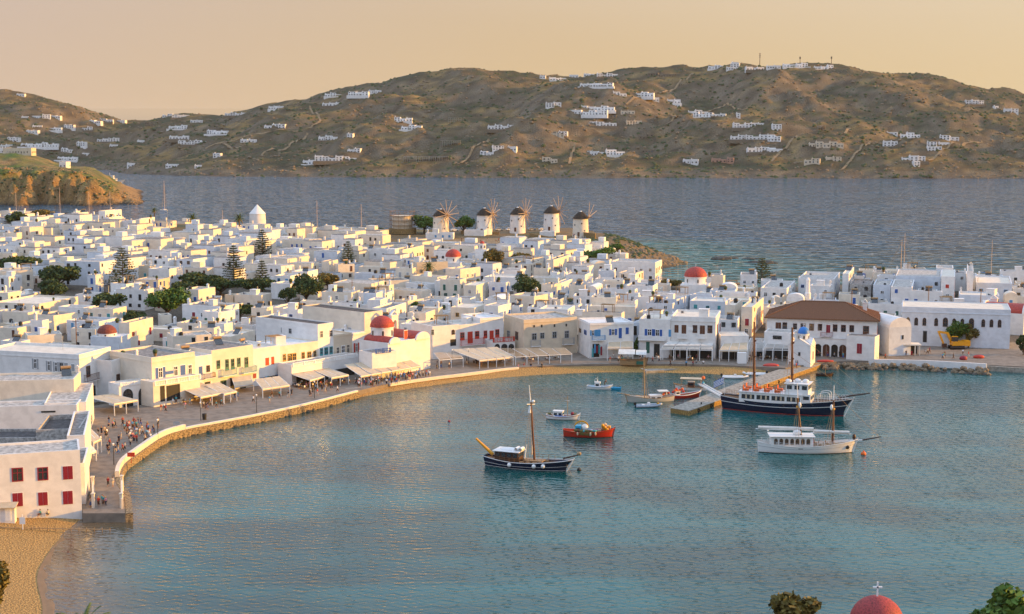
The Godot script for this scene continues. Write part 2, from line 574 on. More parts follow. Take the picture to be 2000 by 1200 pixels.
func sea_and_land() -> void:
	# water: one sheet to the horizon
	var xs := [-6000, -3000, -1800, -1200, -900] + steps(-700, -160, 20) + steps(-155, 160, 2.5) + steps(170, 500, 15) + [600, 800, 1200, 1800, 3000, 6000]
	var far_rows := [-9000, -6000, -4000, -3000, -2400, -2000, -1700, -1500, -1300, -1150] + steps(-1080, -500, 15)
	var zs := steps(-500, -460, 10) + steps(-455, -150, 2.5) + [-100, 0, 200]
	var b := grid(xs, zs, swell, sea_tint)
	for p in b.v:
		b.uv.append(Vector2(p.x / 21.0 + p.z * 0.004, p.z / 17.0))
		b.uv2.append(Vector2(p.x / 900.0 + p.z / 5000.0, p.z / 260.0))
	var w := StandardMaterial3D.new()
	w.resource_name = "sea_water"
	w.vertex_color_use_as_albedo = true
	w.roughness = 0.07
	w.metallic_specular = 0.34
	w.normal_enabled = true
	w.normal_texture = ripples()
	w.normal_scale = 0.55
	w.detail_enabled = true
	w.detail_blend_mode = BaseMaterial3D.BLEND_MODE_MUL
	w.detail_uv_layer = BaseMaterial3D.DETAIL_UV_2
	w.detail_albedo = noise("soft", 0.02, 512, 5, 0.72, 1.0)
	setting("water", b, w)
	var far := w.duplicate()   # out in the strait the waves are longer
	far.uv1_scale = Vector3(0.2, 0.16, 1)
	far.metallic_specular = 0.2
	far.normal_scale = 1.3
	w.metallic_specular = 0.40
	b = grid(xs.filter(func(x): return x < -160 or x > 160 or int(absf(x)) % 5 == 0), far_rows, func(_x, _z): return 0.0, sea_tint)
	for p in b.v:
		b.uv.append(Vector2(p.x / 26.0, p.z / 22.0))
		b.uv2.append(Vector2(p.x / 900.0 + p.z / 5000.0, p.z / 260.0))
	setting("sea", b, far)

	var dirt := noise("soft", 0.03, 512, 5, 0.6, 1.0)
	b = grid(steps(-340, 330, 5), steps(-900, -165, 5), func(x, z): return town_level(x, z) - 0.5 * smoothstep(-430, -400, z), land_tint)
	setting("ground", b, tinted("town_earth", 0.95, dirt, 0.08, 20.0))
	b = grid(steps(-1300, 1300, 9), steps(-3150, -1880, 9), hill_level, hill_tint)
	setting("hills", b, tinted("island_scrub", 0.97, dirt, 0.03, 120.0))
	b = grid(steps(-640, -300, 2.5), steps(-1600, -1370, 8) + steps(-1364, -1215, 2.5), cape_level, cape_tint)
	setting("headland", b, tinted("headland_rock", 0.97, dirt, 0.05, 70.0))

func more_paint() -> void:
	var worn := noise("soft", 0.03, 256, 5, 0.7, 1.0)
	paint("quay_stone", Color(0.40, 0.30, 0.17), 0.9, noise("soft", 0.05, 256, 5, 0.4, 1.0), 0.15)
	paint("pier_stone", Color(0.48, 0.30, 0.09), 0.9, noise("soft", 0.05, 256, 5, 0.4, 1.0), 0.2)
	paint("ochre_stone", Color(0.46, 0.30, 0.12), 0.95, noise("cell", 0.06, 256, 2, 0.5, 1.0), 0.22)
	paint("plaza_earth", Color(0.33, 0.23, 0.12), 0.95, worn, 0.06)
	paint("pink_stucco", Color(0.42, 0.24, 0.17), 0.9)
	paint("worn_red", Color(0.40, 0.05, 0.045), 0.7, noise("soft", 0.05, 256, 5, 0.45, 1.25), 0.5)
	paint("cliff_rock", Color(0.38, 0.24, 0.11), 0.95, worn, 0.2)
	paint("sail_pole", Color(0.42, 0.32, 0.24), 0.8)
	paint("rust_dome", Color(0.26, 0.06, 0.035), 0.75, worn, 0.2)
	paint("skin", Color(0.42, 0.22, 0.13), 0.6)
	paint("navy", Color(0.007, 0.012, 0.038), 0.25)
	paint("hull_red", Color(0.46, 0.03, 0.012), 0.3)
	paint("hull_grey", Color(0.52, 0.50, 0.45), 0.4)
	paint("mast_pale", Color(0.6, 0.46, 0.38), 0.5)
	paint("hull_white", Color(0.78, 0.77, 0.74), 0.3)
	paint("orange", Color(0.70, 0.13, 0.015), 0.6)
	paint("yellow", Color(0.75, 0.33, 0.01), 0.45)
	paint("aqua", Color(0.02, 0.36, 0.60), 0.45)
	paint("olive", Color(0.13, 0.11, 0.03), 0.9)
	paint("rubber_grey", Color(0.32, 0.36, 0.40), 0.5)
	paint("hair", Color(0.03, 0.018, 0.01), 0.7)
	paint("pink", Color(0.62, 0.25, 0.28), 0.7)
	paint("purple", Color(0.22, 0.04, 0.30), 0.7)
	paint("bougainvillea", Color(0.5, 0.04, 0.12), 0.8)

# ---------------------------------------------------------------- houses
func window_mesh(kind: String, color: String) -> ArrayMesh:   # one unit wide and high, standing on y = 0, centred on x, against z = 0
	var key := kind + color
	if winmesh.has(key):
		return winmesh[key]
	var m := ArrayMesh.new()
	var f := MB.new()
	var g := MB.new()
	match kind:
		"win", "french":
			for s in [-1, 1]:
				f.bx(s * 0.5 - 0.06, s * 0.5 + 0.06, 0, 1, -0.05, 0.09)
			f.bx(-0.44, 0.44, 0, 0.07, -0.05, 0.09)
			f.bx(-0.44, 0.44, 0.93, 1.0, -0.05, 0.09)
			f.bx(-0.035, 0.035, 0.07, 0.93, -0.05, 0.065)
			f.bx(-0.44, 0.44, 0.60, 0.645, -0.05, 0.06)
			if kind == "french":
				f.bx(-0.44, 0.44, 0.07, 0.32, -0.05, 0.055)
			g.bx(-0.44, 0.44, 0.07, 0.93, -0.06, 0.02)
		"shut", "door":
			f.bx(-0.5, -0.01, 0, 1, -0.05, 0.07)
			f.bx(0.01, 0.5, 0, 1, -0.05, 0.07)
			for k in 7:
				for s in [-1, 1]:
					f.bx(s * 0.25 - 0.17, s * 0.25 + 0.17, 0.09 + k * 0.125, 0.14 + k * 0.125, 0.07, 0.10)
			g.bx(-0.56, 0.56, 0, 1.06, -0.06, 0.03)
		"arch":
			var p := PackedVector2Array()
			var q := PackedVector2Array()
			for k in 13:
				var a := PI * k / 12
				p.append(Vector2(cos(a) * 0.5, 0.68 + sin(a) * 0.32))
				q.append(Vector2(cos(a) * 0.40, 0.68 + sin(a) * 0.26))
			p.append(Vector2(-0.5, 0)); p.append(Vector2(0.5, 0))
			q.append(Vector2(-0.40, 0.05)); q.append(Vector2(0.40, 0.05))
			for k in p.size():
				var k2 := (k + 1) % p.size()
				var a := Vector3(p[k].x, p[k].y, 0.09)
				var b := Vector3(p[k2].x, p[k2].y, 0.09)
				var c := Vector3(q[k2].x, q[k2].y, 0.09)
				var d := Vector3(q[k].x, q[k].y, 0.09)
				f.quad(a, b, c, d)
				f.quad(b, a, a - Vector3(0, 0, 0.14), b - Vector3(0, 0, 0.14))
				f.quad(d, c, c - Vector3(0, 0, 0.08), d - Vector3(0, 0, 0.08))
				g.tri(Vector3(0, 0.4, 0.02), Vector3(q[k].x, q[k].y, 0.02), Vector3(q[k2].x, q[k2].y, 0.02))
			f.bx(-0.03, 0.03, 0.05, 0.93, -0.02, 0.06)
			f.bx(-0.4, 0.4, 0.40, 0.44, -0.02, 0.05)
			f.bx(-0.4, 0.4, 0.66, 0.70, -0.02, 0.05)
		"shade_panel":
			for s in [-1, 1]:
				f.bx(s * 0.5 - 0.05, s * 0.5 + 0.05, 0, 1, -0.05, 0.06)
			f.bx(-0.45, 0.45, 0.95, 1, -0.05, 0.06)
			g.bx(-0.45, 0.45, 0, 0.95, -0.3, 0.015)  # dark panel flush with the wall, painted shade for the unlit interior
	f.add_to(m, shade(color))
	g.add_to(m, shade({"shut": "white", "door": "white", "shade_panel": "dark"}.get(kind, "glass")))
	winmesh[key] = m
	return m

func window(root: Node3D, kind: String, color: String, at: Vector3, w: float, h: float, turn := 0.0) -> MeshInstance3D:
	var called := "door" if kind == "door" or kind == "french" else "shaded_opening" if kind == "shade_panel" else "window"
	return part(called, window_mesh("win" if kind == "open" else kind, color), null, root, at, turn, Vector3(w, h, 1))

func shared_mesh(key: String) -> Mesh:
	if shared.has(key):
		return shared[key]
	var b := MB.new()
	var m := ArrayMesh.new()
	match key:
		"chimney":
			b.bx(-0.35, 0.35, 0, 1.5, -0.3, 0.3)
			b.bx(-0.45, 0.45, 1.5, 1.62, -0.4, 0.4)
			for s in [-1, 1]:
				b.bar(Vector3(s * 0.4, 1.62, 0), Vector3(0, 2.05, 0), 0.6, 0.1)
			b.add_to(m, shade("whitewash"))
		"solar_heater":
			var z := Basis(Vector3.RIGHT, -0.75)
			b.box(Vector3(0, 0.85, 0), Vector3(2.0, 0.09, 2.0), Basis(Vector3.RIGHT, 0.75))
			b.add_to(m, shade("glass"))
			b = MB.new()
			b.tube([Vector3(-1.05, 1.75, -0.75), Vector3(1.05, 1.75, -0.75)], 0.33, 0.33, 10)
			for s in [-1, 1]:
				b.bar(Vector3(s * 0.9, 0, -0.7), Vector3(s * 0.9, 1.6, -0.7), 0.07, 0.07)
				b.bar(Vector3(s * 0.9, 0.05, 0.75), Vector3(s * 0.9, 1.5, -0.65), 0.09, 0.05)
			b.add_to(m, shade("wood_pale"))
		"water_tank":
			b.lathe(Vector3.ZERO, [Vector2(0.6, 0), Vector2(0.62, 1.1), Vector2(0.3, 1.35), Vector2(0.0, 1.4)], 12)
			b.add_to(m, shade("black"))
		"air_conditioner":
			b.bx(-0.45, 0.45, 0.1, 0.75, -0.18, 0.18)
			b.add_to(m, shade("grey"))
			b = MB.new()
			b.lathe(Vector3(-0.1, 0.42, 0.185), [Vector2(0.0, 0.0), Vector2(0.24, 0.0)], 10)
			for i in b.v.size():
				var p := b.v[i] - Vector3(-0.1, 0.42, 0.185)
				b.v[i] = Vector3(-0.1, 0.42, 0.185) + Vector3(p.x, p.z, 0.01)
				b.n[i] = Vector3(0, 0, 1)
			b.add_to(m, shade("dark"))
		"antenna":
			b.bar(Vector3.ZERO, Vector3(0, 3.2, 0), 0.06, 0.06)
			for k in 4:
				b.bar(Vector3(-0.5 + k * 0.06, 3.1 - k * 0.2, 0), Vector3(0.5 - k * 0.06, 3.1 - k * 0.2, 0), 0.04, 0.04)
			b.add_to(m, shade("steel"))
		"satellite_dish":
			b.bar(Vector3.ZERO, Vector3(0, 0.9, 0), 0.08, 0.08)
			var t := Basis(Vector3.UP, 0.7) * Basis(Vector3.RIGHT, -0.9)
			var d := MB.new()
			d.lathe(Vector3.ZERO, [Vector2(0.0, 0.0), Vector2(0.3, 0.05), Vector2(0.55, 0.18)], 12)
			for i in d.v.size():
				d.v[i] = t * d.v[i] + Vector3(0, 0.95, 0)
				d.n[i] = t * d.n[i]
			d.add_to(m, shade("whitewash"))
			b.add_to(m, shade("steel"))
		"stair_hut":
			b.bx(-1.4, 1.4, 0, 2.3, -1.2, 1.2)
			b.bx(-1.5, 1.5, 2.3, 2.45, -1.3, 1.3)
			b.add_to(m, shade("whitewash"))
		"roof_pergola":
			for s in [[-1.6, -1.2], [1.6, -1.2], [-1.6, 1.2], [1.6, 1.2]]:
				b.bx(s[0] - 0.07, s[0] + 0.07, 0, 2.3, s[1] - 0.07, s[1] + 0.07)
			for k in 12:
				b.bx(-1.9, 1.9, 2.3, 2.38, -1.4 + k * 0.25, -1.25 + k * 0.25)
			b.add_to(m, shade("reed"))
		"flower_pot":
			b.lathe(Vector3.ZERO, [Vector2(0.2, 0), Vector2(0.3, 0.45), Vector2(0.33, 0.45), Vector2(0.0, 0.45)], 8)
			b.add_to(m, shade("reed"))
			b = MB.new()
			b.ball(Vector3(0, 0.75, 0), Vector3(0.4, 0.4, 0.4), 7, 5)
			b.add_to(m, shade("leaf_dark"))
	shared[key] = m
	return m

func shell(w: float, d: float, h: float, par := 0.5, deep := 2.0) -> MB:   # four walls with a parapet; the front stands on z = 0, the house runs back along -z
	var b := MB.new()
	var x := w / 2
	var t := minf(0.3, par)
	var o := [Vector3(-x, 0, 0), Vector3(x, 0, 0), Vector3(x, 0, -d), Vector3(-x, 0, -d)]
	var i := [Vector3(-x + t, 0, -t), Vector3(x - t, 0, -t), Vector3(x - t, 0, -d + t), Vector3(-x + t, 0, -d + t)]
	var up := Vector3(0, h, 0)
	var lo := Vector3(0, -deep, 0)
	var ro := Vector3(0, h - par - 0.02, 0)
	for k in 4:
		var q := (k + 1) % 4
		# a small chamfer along the rim keeps the edge soft
		b.quad(o[k] + lo, o[q] + lo, o[q] + up, o[k] + up)
		b.quad(o[k] + up, o[q] + up, i[q] + up, i[k] + up)
		b.quad(i[q] + ro, i[k] + ro, i[k] + up, i[q] + up)
	return b

func house(called: String, label: String, category: String, at: Vector3, turn: float, w: float, d: float, h: float, wall: String, trim: String, seed_: int, o := {}) -> Node3D:
	var t := thing(called, label, category, at, turn, o.get("group", ""))
	var r := RandomNumberGenerator.new()
	r.seed = seed_
	var par: float = o.get("par", 0.5 if r.randf() < 0.7 else 0.22)
	part("wall", shell(w, d, h, par), shade(wall), t)
	var rf := MB.new()
	rf.bx(-w / 2 + 0.2, w / 2 - 0.2, h - par - 0.25, h - par, -d + 0.2, -0.2)
	part("roof", rf, shade(o.get("roof", ["roof_white", "roof_white", "roof_grey", "cream"][r.randi() % 4])), t)
	if o.has("cornice"):
		var c := MB.new()
		c.bx(-w / 2 - 0.1, w / 2 + 0.1, h - o.cornice - 0.12, h - o.cornice + 0.12, -d, 0.14)
		part("cornice", c, shade(wall), t)
	if o.get("auto", true) and h < 7 and w < 7 and r.randf() < 0.09:
		part("vault", vault(w - 0.1, d, w * 0.28, h - 0.1), shade(wall), t)
		o = {"clutter": false}
	if o.get("auto", true):
		auto_windows(t, r, w, d, h, trim)
	if o.get("clutter", true):
		clutter(t, r, w, d, h - par)
	return t

func auto_windows(t: Node3D, r: RandomNumberGenerator, w: float, d: float, h: float, trim: String) -> void:
	var floors := 1 if h < 5.0 else 2 if h < 8.8 else 3
	for f in floors:
		for side in 2:
			var l := w if side == 0 else d
			var n := int(l / 2.9)
			for k in n:
				if r.randf() > (0.78 if side == 0 else 0.6):
					continue
				var s := (k + 0.5) / n * l - l / 2 + r.randf_range(-0.3, 0.3)
				var door := r.randf() < 0.25
				var ww := r.randf_range(0.85, 1.15)
				var hh := 2.05 if door else r.randf_range(1.0, 1.45)
				var y := f * 3.0 + (0.25 if door else 1.0)
				if y + hh > h - 0.6:
					continue
				var kind: String = "door" if door else ["win", "shut", "win"][r.randi() % 3]
				var color := trim if kind != "win" or r.randf() < 0.5 else "white"
				if side == 0:
					window(t, kind, color, Vector3(s, y, 0), ww, hh)
				else:
					window(t, kind, color, Vector3(w / 2, y, s - d / 2), ww, hh, PI / 2)

func clutter(t: Node3D, r: RandomNumberGenerator, w: float, d: float, top: float) -> void:
	var put := func(k: String, y := 0.0, s := 1.0):
		part(k, shared_mesh(k), null, t, Vector3(r.randf_range(-w / 2 + 1.2, w / 2 - 1.2), top + y, r.randf_range(-d + 1.2, -1.2)), r.randf_range(-0.4, 0.4), Vector3.ONE * s)
	if r.randf() < 0.55:
		part("chimney", shared_mesh("chimney"), null, t, Vector3((w / 2 - 0.6) * [-1, 1][r.randi() % 2], top, -d + r.randf_range(0.6, d - 1.0)), [0, PI / 2][r.randi() % 2], Vector3.ONE * r.randf_range(0.75, 1.15))
	if w > 5 and d > 5 and r.randf() < 0.28:
		put.call("stair_hut", 0.0, r.randf_range(0.7, 1.0))
	if r.randf() < 0.3:
		put.call("solar_heater")
	if r.randf() < 0.18:
		put.call("water_tank", 0.0, r.randf_range(0.7, 1.1))
	if r.randf() < 0.3:
		put.call("air_conditioner")
	if r.randf() < 0.3:
		put.call("antenna")
	if r.randf() < 0.12:
		put.call("satellite_dish")
	if w > 7 and r.randf() < 0.16:
		put.call("roof_pergola")
	if r.randf() < 0.2:
		put.call("flower_pot", 0.0, r.randf_range(1.0, 1.8))

const RANKS := ["nearest", "second nearest", "third nearest", "fourth nearest", "fifth nearest", "sixth nearest", "seventh nearest", "eighth nearest", "ninth nearest", "tenth nearest", "eleventh nearest", "twelfth nearest"]
const TONES := {"whitewash": "white", "whitewash_cool": "bluish white", "cream": "cream", "beige": "beige", "grey_plaster": "grey"}

func town_houses() -> void:
	for i in TOWN.size():
		var a: Array = TOWN[i]
		var label := "%s %s house, %s trim, " % ["low" if a[5] < 5.0 else "two-storey" if a[5] < 8.8 else "tall", TONES[a[6]], a[7].replace("sky_blue", "light-blue")]
		label += "%s %s %s" % [RANKS[a[10]] if a[10] < RANKS.size() else "%dth nearest" % (a[10] + 1), ["left of", "right of", "behind", "in front of"][a[9]], LANDMARKS[a[8]]]
		if label.split(" ").size() > 16:
			label = label.replace(", %s trim" % a[7].replace("sky_blue", "light-blue"), "")
		house("town_house", label, "house", Vector3(a[0], town_level(a[0], a[1]), a[1]), deg_to_rad(a[2]), a[3], a[4], a[5], a[6], a[7], i * 7 + 3, {"group": "whitewashed houses of the old town"})
	far_houses()

func far_houses() -> void:   # past the three hundred that show largest: the small far cubes, as one mass
	var by := {}
	for k in ["whitewash", "whitewash_cool", "cream", "roof_white", "roof_grey", "blue", "dark", "brown"]:
		by[k] = MB.new()
	var r := RandomNumberGenerator.new()
	r.seed = 91
	var spots := []
	var dist := NEAREST_FAR
	while dist < 810.0:
		var x := -0.37 * dist
		while x < 0.2 * dist:
			spots.append(Vector2(x + r.randf_range(-2.5, 2.5), -dist + r.randf_range(-2.5, 2.5)))
			x += r.randf_range(7.5, 13.0)
		dist += 8.0
	var clear := KEEP_CLEAR.map(func(k): return k)
	for a in TOWN:
		clear.append(Vector3(a[0], a[1] - a[4] / 2, (a[3] + a[4]) * 0.30))
	for a in TREES:
		clear.append(Vector3(a[2].x, a[2].z + a[4] * 0.3, a[4] * 0.62))
	for s in spots:
		var w := r.randf_range(5.5, 13.0)
		var d := r.randf_range(5.5, 10.0)
		var h: float = [3.2, 3.5, 4.4, 5.8, 6.2, 7.2][r.randi() % 6]
		var u: float = 1000.0 + 2850.0 * s.x / -s.y
		if inland(s.x, s.y) < 9.0 or (u > 735 and s.y < -640.0) or u > 1210 or 600.0 - 2850.0 * (tan(atan2(town_level(s.x, s.y) + h + 0.5 - 63.0, -s.y) + 0.12047)) < along([0, 150, 250, 500, 740], [408, 416, 428, 437, 447], u) or not clear.all(func(k): return Vector2(k.x, k.y).distance_to(s - Vector2(0, d / 2)) > k.z + w * 0.36):
			continue
		clear.append(Vector3(s.x, s.y - d / 2, (w + d) * 0.24))
		var b := Basis(Vector3.UP, deg_to_rad(-r.randf_range(12, 34)))
		var o := Vector3(s.x, town_level(s.x, s.y), s.y)
		var m: MB = by[["whitewash", "whitewash", "whitewash_cool", "cream", "cream"][r.randi() % 5]]
		m.box(o + b * Vector3(0, h / 2 - 1, -d / 2), Vector3(w, h + 2, d), b)
		by[["roof_white", "roof_grey"][r.randi() % 2]].box(o + b * Vector3(0, h + 0.1, -d / 2), Vector3(w - 0.6, 0.25, d - 0.6), b)
		if r.randf() < 0.6:
			m.box(o + b * Vector3(r.randf_range(-w, w) * 0.35, h + 0.8, -d * r.randf_range(0.3, 0.8)), Vector3(0.7, 1.6, 0.6), b)
		if r.randf() < 0.3:
			m.box(o + b * Vector3(r.randf_range(-w, w) * 0.2, h + 1.0, -d * 0.6), Vector3(w * 0.4, 2.2, d * 0.4), b)
		var trim: MB = by[["blue", "dark", "dark", "brown"][r.randi() % 4]]
		for f in int(h / 3.0):
			for k in int(w / 2.6):
				if r.randf() < 0.6:
					trim.box(o + b * Vector3((k + 0.5) * 2.6 - w / 2, 1.6 + f * 3.0, 0.0), Vector3(0.95, r.randf_range(1.0, 1.9), 0.12), b)
			if r.randf() < 0.6:
				trim.box(o + b * Vector3(w / 2, 1.6 + f * 3.0, -d * 0.5), Vector3(0.12, 1.2, 0.95), b)
	var m := ArrayMesh.new()
	for k in by:
		if by[k].v.size():
			by[k].add_to(m, shade(k))
	setting("distant_houses", m, null, "stuff")

# ---------------------------------------------------------------- the buildings along the water, one by one
func front_house(a: Dictionary) -> Node3D:
	var t := house(a.called, a.label, a.category, Vector3(a.at[0], a.at[1], a.at[2]), a.turn, a.w, a.d, a.h, a.wall, "blue", a.seed, a)
	for i in a.items:
		add_item(t, i, a)
	return t

func add_item(t: Node3D, i: Array, a: Dictionary) -> void:   # [kind, colour, along, height above base, width, height, side]
	var side: int = i[6]
	var at := Vector3(i[2], i[3], 0.0)
	var turn := 0.0
	if side == 1:
		at = Vector3(a.w / 2, i[3], i[2]); turn = PI / 2
	elif side == -1:
		at = Vector3(-a.w / 2, i[3], i[2]); turn = -PI / 2
	match i[0]:
		"bal":
			var b := MB.new()
			b.bx(-i[4] / 2, i[4] / 2, -0.15, 0.0, 0, 0.95)
			var o := part("balcony", b, shade("whitewash"), t, at, turn)
			rail(o, "railing", i[4], 0.95, i[5], shade(i[1]))
		"terr":   # a balustrade along the front
			balustrade(t, at, turn, i[4], i[5], shade(i[1]))
		"hang":   # goods, crates or plants hung about a shop front
			goods(t, at, turn, i[4], i[5], i[1])
		"sign":
			var b := MB.new()
			b.bx(-i[4] / 2, i[4] / 2, 0, i[5], 0.02, 0.1)
			part("sign_board", b, shade(i[1]), t, at, turn)
		"wsh":
			var o := window(t, "win", "white", at, i[4] * 0.55, i[5], turn)
			for s in [-1, 1]:
				part("shutter", window_mesh("shut", i[1]), null, o, Vector3(s * 0.9, 0, 0.02), 0.0, Vector3(0.72, 1, 0.6))
		_:
			window(t, i[0], i[1], at, i[4], i[5], turn)

func rail(o: Node3D, called: String, w: float, deep: float, h: float, m: Material) -> void:
	var b := MB.new()
	for y in [0.12, h]:
		b.bar(Vector3(-w / 2, y, deep - 0.05), Vector3(w / 2, y, deep - 0.05), 0.07, 0.07)
		for s in [-1, 1]:
			b.bar(Vector3(s * (w / 2 - 0.03), y, 0), Vector3(s * (w / 2 - 0.03), y, deep), 0.07, 0.07)
	var n := int(w / 0.28)
	for k in n + 1:
		var x := lerpf(-w / 2 + 0.03, w / 2 - 0.03, float(k) / n)
		b.bar(Vector3(x, 0, deep - 0.05), Vector3(x, h, deep - 0.05), 0.05, 0.05)
	for k in 3:
		for s in [-1, 1]:
			b.bar(Vector3(s * (w / 2 - 0.03), 0, deep * (k + 0.5) / 3), Vector3(s * (w / 2 - 0.03), h, deep * (k + 0.5) / 3), 0.05, 0.05)
	part(called, b, m, o)

func balustrade(t: Node3D, at: Vector3, turn: float, w: float, h: float, m: Material) -> void:
	var b := MB.new()
	b.bx(-w / 2, w / 2, 0, 0.14, -0.12, 0.12)
	b.bx(-w / 2 - 0.03, w / 2 + 0.03, h - 0.14, h, -0.15, 0.15)
	var n := maxi(2, int(w / 0.45))
	for k in n:
		var x := lerpf(-w / 2, w / 2, (k + 0.5) / n)
		b.lathe(Vector3(x, 0.14, 0), [Vector2(0.07, 0), Vector2(0.12, (h - 0.3) * 0.3), Vector2(0.05, (h - 0.3) * 0.7), Vector2(0.09, h - 0.28)], 6)
	var p := int(w / 4) + 1
	for k in p + 1:
		var x := lerpf(-w / 2, w / 2, float(k) / p)
		b.bx(x - 0.17, x + 0.17, 0, h + 0.06, -0.17, 0.17)
	part("balustrade", b, m, t, at, turn)

func goods(t: Node3D, at: Vector3, turn: float, w: float, h: float, pal: String) -> void:
	var r := RandomNumberGenerator.new()
	r.seed = int(absf(at.x) * 10 + w * 7)
	var tones: Array = {"mix": ["blue", "sky_blue", "crimson", "white", "teal", "dark"], "dark": ["dark", "brown", "grey", "blue"], "pot": ["green", "ochre", "brown"]}[pal]
	var n := int(w / 0.55)
	for k in n:
		var x := lerpf(-w / 2, w / 2, (k + 0.5) / n)
		var b := MB.new()
		var hh := r.randf_range(0.4, 0.95) * h
		var y := r.randf_range(0.0, h - hh)
		b.box(Vector3(0, y + hh / 2, 0.35), Vector3(0.45, hh, 0.12), Basis(Vector3.UP, r.randf_range(-0.5, 0.5)))
		part("hanging_goods", b, shade(tones[r.randi() % tones.size()]), t, at + Basis(Vector3.UP, turn) * Vector3(x, 0, 0), turn)

